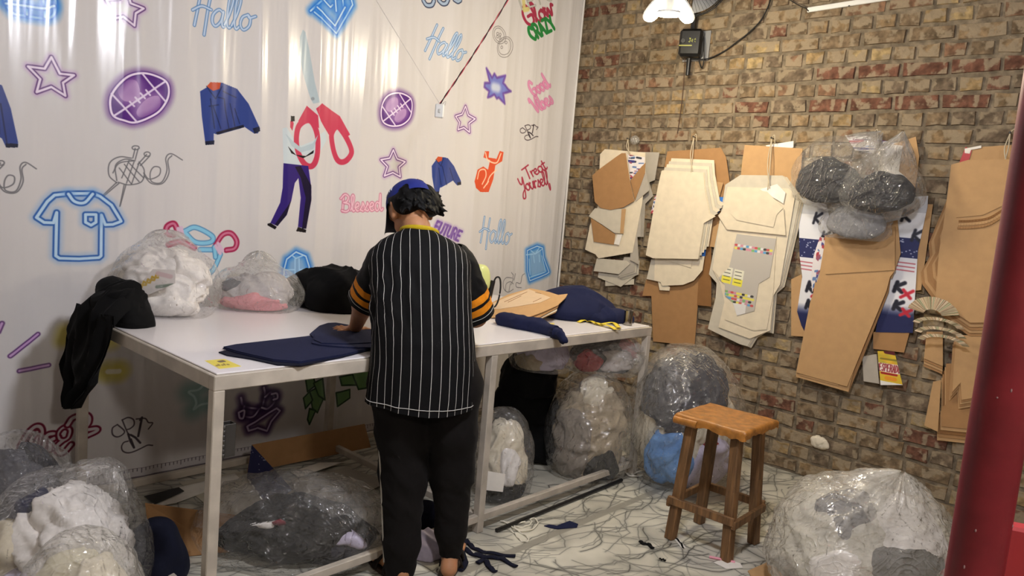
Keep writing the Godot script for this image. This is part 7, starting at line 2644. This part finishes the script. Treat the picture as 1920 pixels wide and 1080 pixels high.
# ---------------------------------------------------------------- fan, cables, hanging switch
func fixtures():
	# wall fan
	var box_c: Vector3 = Vector3(4.655, 2.766, -2.745)
	var t = thing("wall_fan", "black wall-mounted fan with pull cord high on the brick wall", "fan", box_c)
	var st := ST()
	chamfer_box(st, box_c, Vector3(0.13, 0.185, 0.155), 0.018, Basis(Vector3.UP, 0.35))
	put(st, "control_box", M.black_plastic, t)
	st = ST()
	chamfer_box(st, box_c + Vector3(0.068, 0, 0.0), Vector3(0.012, 0.2, 0.2), 0.004)
	put(st, "wall_plate", paint(Color(0.55, 0.55, 0.55), 0.5), t)
	# printed band and name on the box
	var b := Basis(Vector3.UP, 0.35)
	var face := box_c - b.x * 0.0655
	st = ST()
	chamfer_box(st, face + b.y * -0.022 - b.z * 0.03, Vector3(0.002, 0.008, 0.088), 0.0005, b)
	put(st, "gold_band", paint(Color(0.62, 0.62, 0.32), 0.5), t)
	st = ST()
	var J := [[[0.55, 1, 0.6, 0.15, 0.3, 0, 0.05, 0.2], [0.2, 1, 0.9, 1]], [[0.05, 0.4, 0.6, 0.45, 0.5, 0.75, 0.2, 0.7, 0.1, 0.2, 0.6, 0.05]], [[0.3, 1.0, 0.25, 0.1, 0.55, 0.05], [0, 0.7, 0.6, 0.7]]]
	for i in 3:
		for s in J[i]:
			var pts := []
			for k in s.size() / 2:
				pts.append(face - b.x * 0.001 + b.z * (-0.012 + i * 0.019 + s[2 * k] * 0.017) + b.y * (0.0 + s[2 * k + 1] * 0.026))
			tube(st, pts, 0.0016, 5)
	put(st, "name_lettering", paint(Color(0.80, 0.82, 0.40), 0.5), t)
	st = ST()
	cyl(st, face + b.z * -0.048 + b.y * 0.008, face - b.x * 0.008 + b.z * -0.048 + b.y * 0.008, 0.017, 0.015, 18)
	put(st, "knob", paint(Color(0.22, 0.22, 0.22), 0.4), t)
	st = ST()
	cyl(st, Vector3(4.64, 2.667, -2.745), Vector3(4.64, 2.553, -2.742), 0.017, 0.014, 16)
	put(st, "swing_arm", M.black_plastic, t)
	st = ST()
	tube(st, curve([Vector3(4.65, 2.672, -2.783), Vector3(4.67, 2.59, -2.79), Vector3(4.69, 2.478, -2.796), Vector3(4.7, 2.314, -2.802), Vector3(4.7, 2.165, -2.809)], 6), 0.0025, 6)
	put(st, "pull_cord", paint(Color(0.30, 0.20, 0.14), 0.8), t)
	st = ST()
	tube(st, curve([Vector3(4.67, 2.838, -2.675), Vector3(4.66, 2.739, -2.65), Vector3(4.68, 2.638, -2.652), Vector3(4.69, 2.61, -2.669), Vector3(4.69, 2.642, -2.688), Vector3(4.68, 2.672, -2.692)], 6), 0.004, 6)
	put(st, "cable", M.black_rubber, t)
	# cage, blades and motor
	var hub: Vector3 = Vector3(4.45, 3.143, -2.667)
	var ax := (Vector3(0, 1.9, -1.2) - hub).normalized()
	var side := ax.cross(Vector3.UP).normalized()
	var up := side.cross(ax)
	st = ST()
	cyl(st, hub - ax * 0.17, hub - ax * 0.03, 0.06, 0.065, 24)
	bar(st, hub - ax * 0.12, box_c + Vector3(0, 0.09, 0), 0.03, 0.03)
	put(st, "motor", M.black_plastic, t)
	for k in 3:
		st = ST()
		var rows := []
		for j in 7:
			var r := 0.03 + 0.19 * j / 6.0
			var row := []
			for i in 7:
				var a := TAU * k / 3.0 + (i / 6.0 - 0.5) * (0.6 + 0.5 * j / 6.0)
				row.append(hub + (side * cos(a) + up * sin(a)) * r + ax * 0.03 * (i / 6.0 - 0.5))
			rows.append(row)
		loft(st, rows, false)
		put(st, "blade", paint(Color(0.25, 0.25, 0.26), 0.4), t)
	st = ST()
	for q in [[0.24, 0.0, 0.005], [0.235, 0.05, 0.003], [0.235, -0.05, 0.003], [0.12, 0.075, 0.003], [0.05, 0.08, 0.006]]:
		var ring := []
		for k in 49:
			var a := TAU * k / 48.0
			ring.append(hub + (side * cos(a) + up * sin(a)) * q[0] + ax * q[1])
		tube(st, ring, q[2], 6)
	for k in 60:
		var a := TAU * k / 60.0
		var d := side * cos(a) + up * sin(a)
		for s in [1.0, -1.0]:
			tube(st, [hub + d * 0.05 + ax * 0.08 * s, hub + d * 0.15 + ax * 0.075 * s, hub + d * 0.235 + ax * 0.045 * s, hub + d * 0.24], 0.0013, 4)
	put(st, "wire_cage", paint(Color(0.12, 0.12, 0.12), 0.35, 0.6), t)
	# power cable looping up from the fan
	t = thing("power_cable", "black power cable looping up the brick wall from the fan", "cable", Vector3(4.68, 2.678, -2.534))
	st = ST()
	tube(st, curve([Vector3(4.67, 2.671, -2.745), Vector3(4.7, 2.67, -2.694), Vector3(4.71, 2.673, -2.639), Vector3(4.71, 2.694, -2.571), Vector3(4.71, 2.725, -2.505), Vector3(4.71, 2.774, -2.431), Vector3(4.71, 2.811, -2.375), Vector3(4.71, 2.888, -2.292), Vector3(4.71, 2.991, -2.244), Vector3(4.71, 3.147, -2.218)], 6), 0.0045, 6)
	put(st, "cable", M.black_rubber, t)
	t = thing("trunking", "white plastic cable trunking fixed at an angle high on the brick wall", "trunking", Vector3(4.72, 2.927, -1.713))
	st = ST()
	bar(st, Vector3(4.714, 2.927, -1.988), Vector3(4.714, 2.959, -1.203), 0.016, 0.030, 0.003, Vector3(0, 1, 0))
	put(st, "channel", M.white_plastic, t)
	st = ST()
	cyl(st, Vector3(4.706, 2.922, -1.733), Vector3(4.703, 2.921, -1.732), 0.005, 0.005, 10)
	put(st, "screw", M.steel, t)
	t = thing("twisted_wire", "thin twisted wire running to the end of the white trunking", "wire", Vector3(4.71, 2.969, -2.056))
	st = ST()
	tube(st, curve([Vector3(4.71, 3.055, -2.171), Vector3(4.71, 3.001, -2.105), Vector3(4.71, 2.962, -2.045), Vector3(4.71, 2.936, -1.994), Vector3(4.705, 2.917, -1.976), Vector3(4.71, 2.944, -2.002)], 6), 0.003, 6)
	put(st, "wire", M.black_rubber, t)
	# white switch hung on two cords above the table
	var sw: Vector3 = Vector3(2.603, 2.008, -2.971)
	t = thing("hanging_switch", "white plastic switch hanging on two cords in front of the banner", "switch", sw)
	var vb := Basis(Vector3(0.73, 0, 0.68), Vector3.UP, Vector3(-0.68, 0, 0.73))
	st = ST()
	chamfer_box(st, sw, Vector3(0.047, 0.072, 0.022), 0.006, vb)
	put(st, "switch_body", M.white_plastic, t)
	st = ST()
	chamfer_box(st, sw + vb.z * 0.012, Vector3(0.012, 0.02, 0.008), 0.002, vb)
	put(st, "rocker", paint(Color(0.75, 0.75, 0.73), 0.4), t)
	var topp := sw + Vector3(0, 0.036, 0)
	st = ST()
	tube(st, [topp, Vector3(2.324, 2.52, -3.194), Vector3(2.171, 2.774, -3.3)], 0.002, 6)
	tube(st, curve([topp + vb.x * 0.01, topp + vb.x * 0.03 + Vector3(0, 0.015, 0), topp + vb.x * 0.026 + Vector3(0, -0.008, 0)], 5), 0.002, 6)
	put(st, "white_cord", paint(Color(0.80, 0.78, 0.76), 0.7), t)
	var far: Vector3 = Vector3(2.824, 2.61, -2.762)
	var q0 := topp
	var wires := [ST(), ST()]
	for k in 2:
		var pts := []
		for i in 121:
			var f := i / 120.0
			var a := f * 40.0 + PI * k
			pts.append(q0.lerp(far + (far - q0) * 0.4, f) + (vb.x * cos(a) + vb.z * sin(a)) * 0.0026 - Vector3(0, 0.02 * sin(f * PI), 0))
		tube(wires[k], pts, 0.0028, 6)
		put(wires[k], "twisted_cord", [M.black_rubber, paint(Color(0.70, 0.22, 0.28), 0.5)][k], t)
	# a dab of white plaster low on the wall
	t = thing("plaster_dab", "white plaster splash stuck low on the brick wall", "plaster", Vector3(4.73, 0.246, -1.567))
	st = ST()
	blob(st, Vector3(4.722, 0.245, -1.564), Vector3(0.05, 0.035, 0.018), 97, {"turn": -1.5708, "sit": 2.0, "lump": 0.5, "lump_freq": 9.0, "crease": 0.008, "crease_freq": 40.0, "nu": 40, "nv": 26})
	put(st, "dab", paint(Color(0.86, 0.82, 0.74), 0.95), t)

# ---------------------------------------------------------------- red gate at the right edge
func red_gate():
	var red := paint(Color(0.52, 0.14, 0.175), 0.38)
	red.albedo_texture = noise_picture(0.015, 5, 91, 0.82, 1.0)
	world_map(red, 3.0)
	var a: Vector3 = Vector3(1.01, 1.386, -0.14)
	var t = thing("red_pipe", "dark red painted pipe upright at the right edge", "pipe", Vector3(a.x, 0, a.z))
	var st := ST()
	cyl(st, Vector3(a.x, 0, a.z), Vector3(a.x, 2.6, a.z), 0.0295, 0.0295, 40)
	put(st, "pipe", red, t)
	var rng := RandomNumberGenerator.new()
	rng.seed = 4
	st = ST()
	for k in 26:
		var an := rng.randf_range(1.2, 3.6)
		var d := Vector3(cos(an), 0, sin(an))
		var y := rng.randf_range(0.9, 1.9)
		ball(st, Vector3(a.x, y, a.z) + d * 0.0293, Vector3(0.0012, rng.randf_range(0.001, 0.003), 0.0012), 6)
	put(st, "paint_chip", paint(Color(0.62, 0.48, 0.48), 0.7), t)
	t = thing("gate_panel", "bright red steel gate panel behind the red pipe", "gate", Vector3(1.244, 1.144, -0.123) * Vector3(1, 0, 1))
	var p0: Vector3 = Vector3(1.213, 1.158, -0.132)
	st = ST()
	chamfer_box(st, Vector3(p0.x + 0.11, 0.63, p0.z + 0.26), Vector3(0.03, 1.1, 0.6), 0.004, Basis(Vector3.UP, 0.42))
	put(st, "panel", paint(Color(0.62, 0.17, 0.19), 0.45), t)
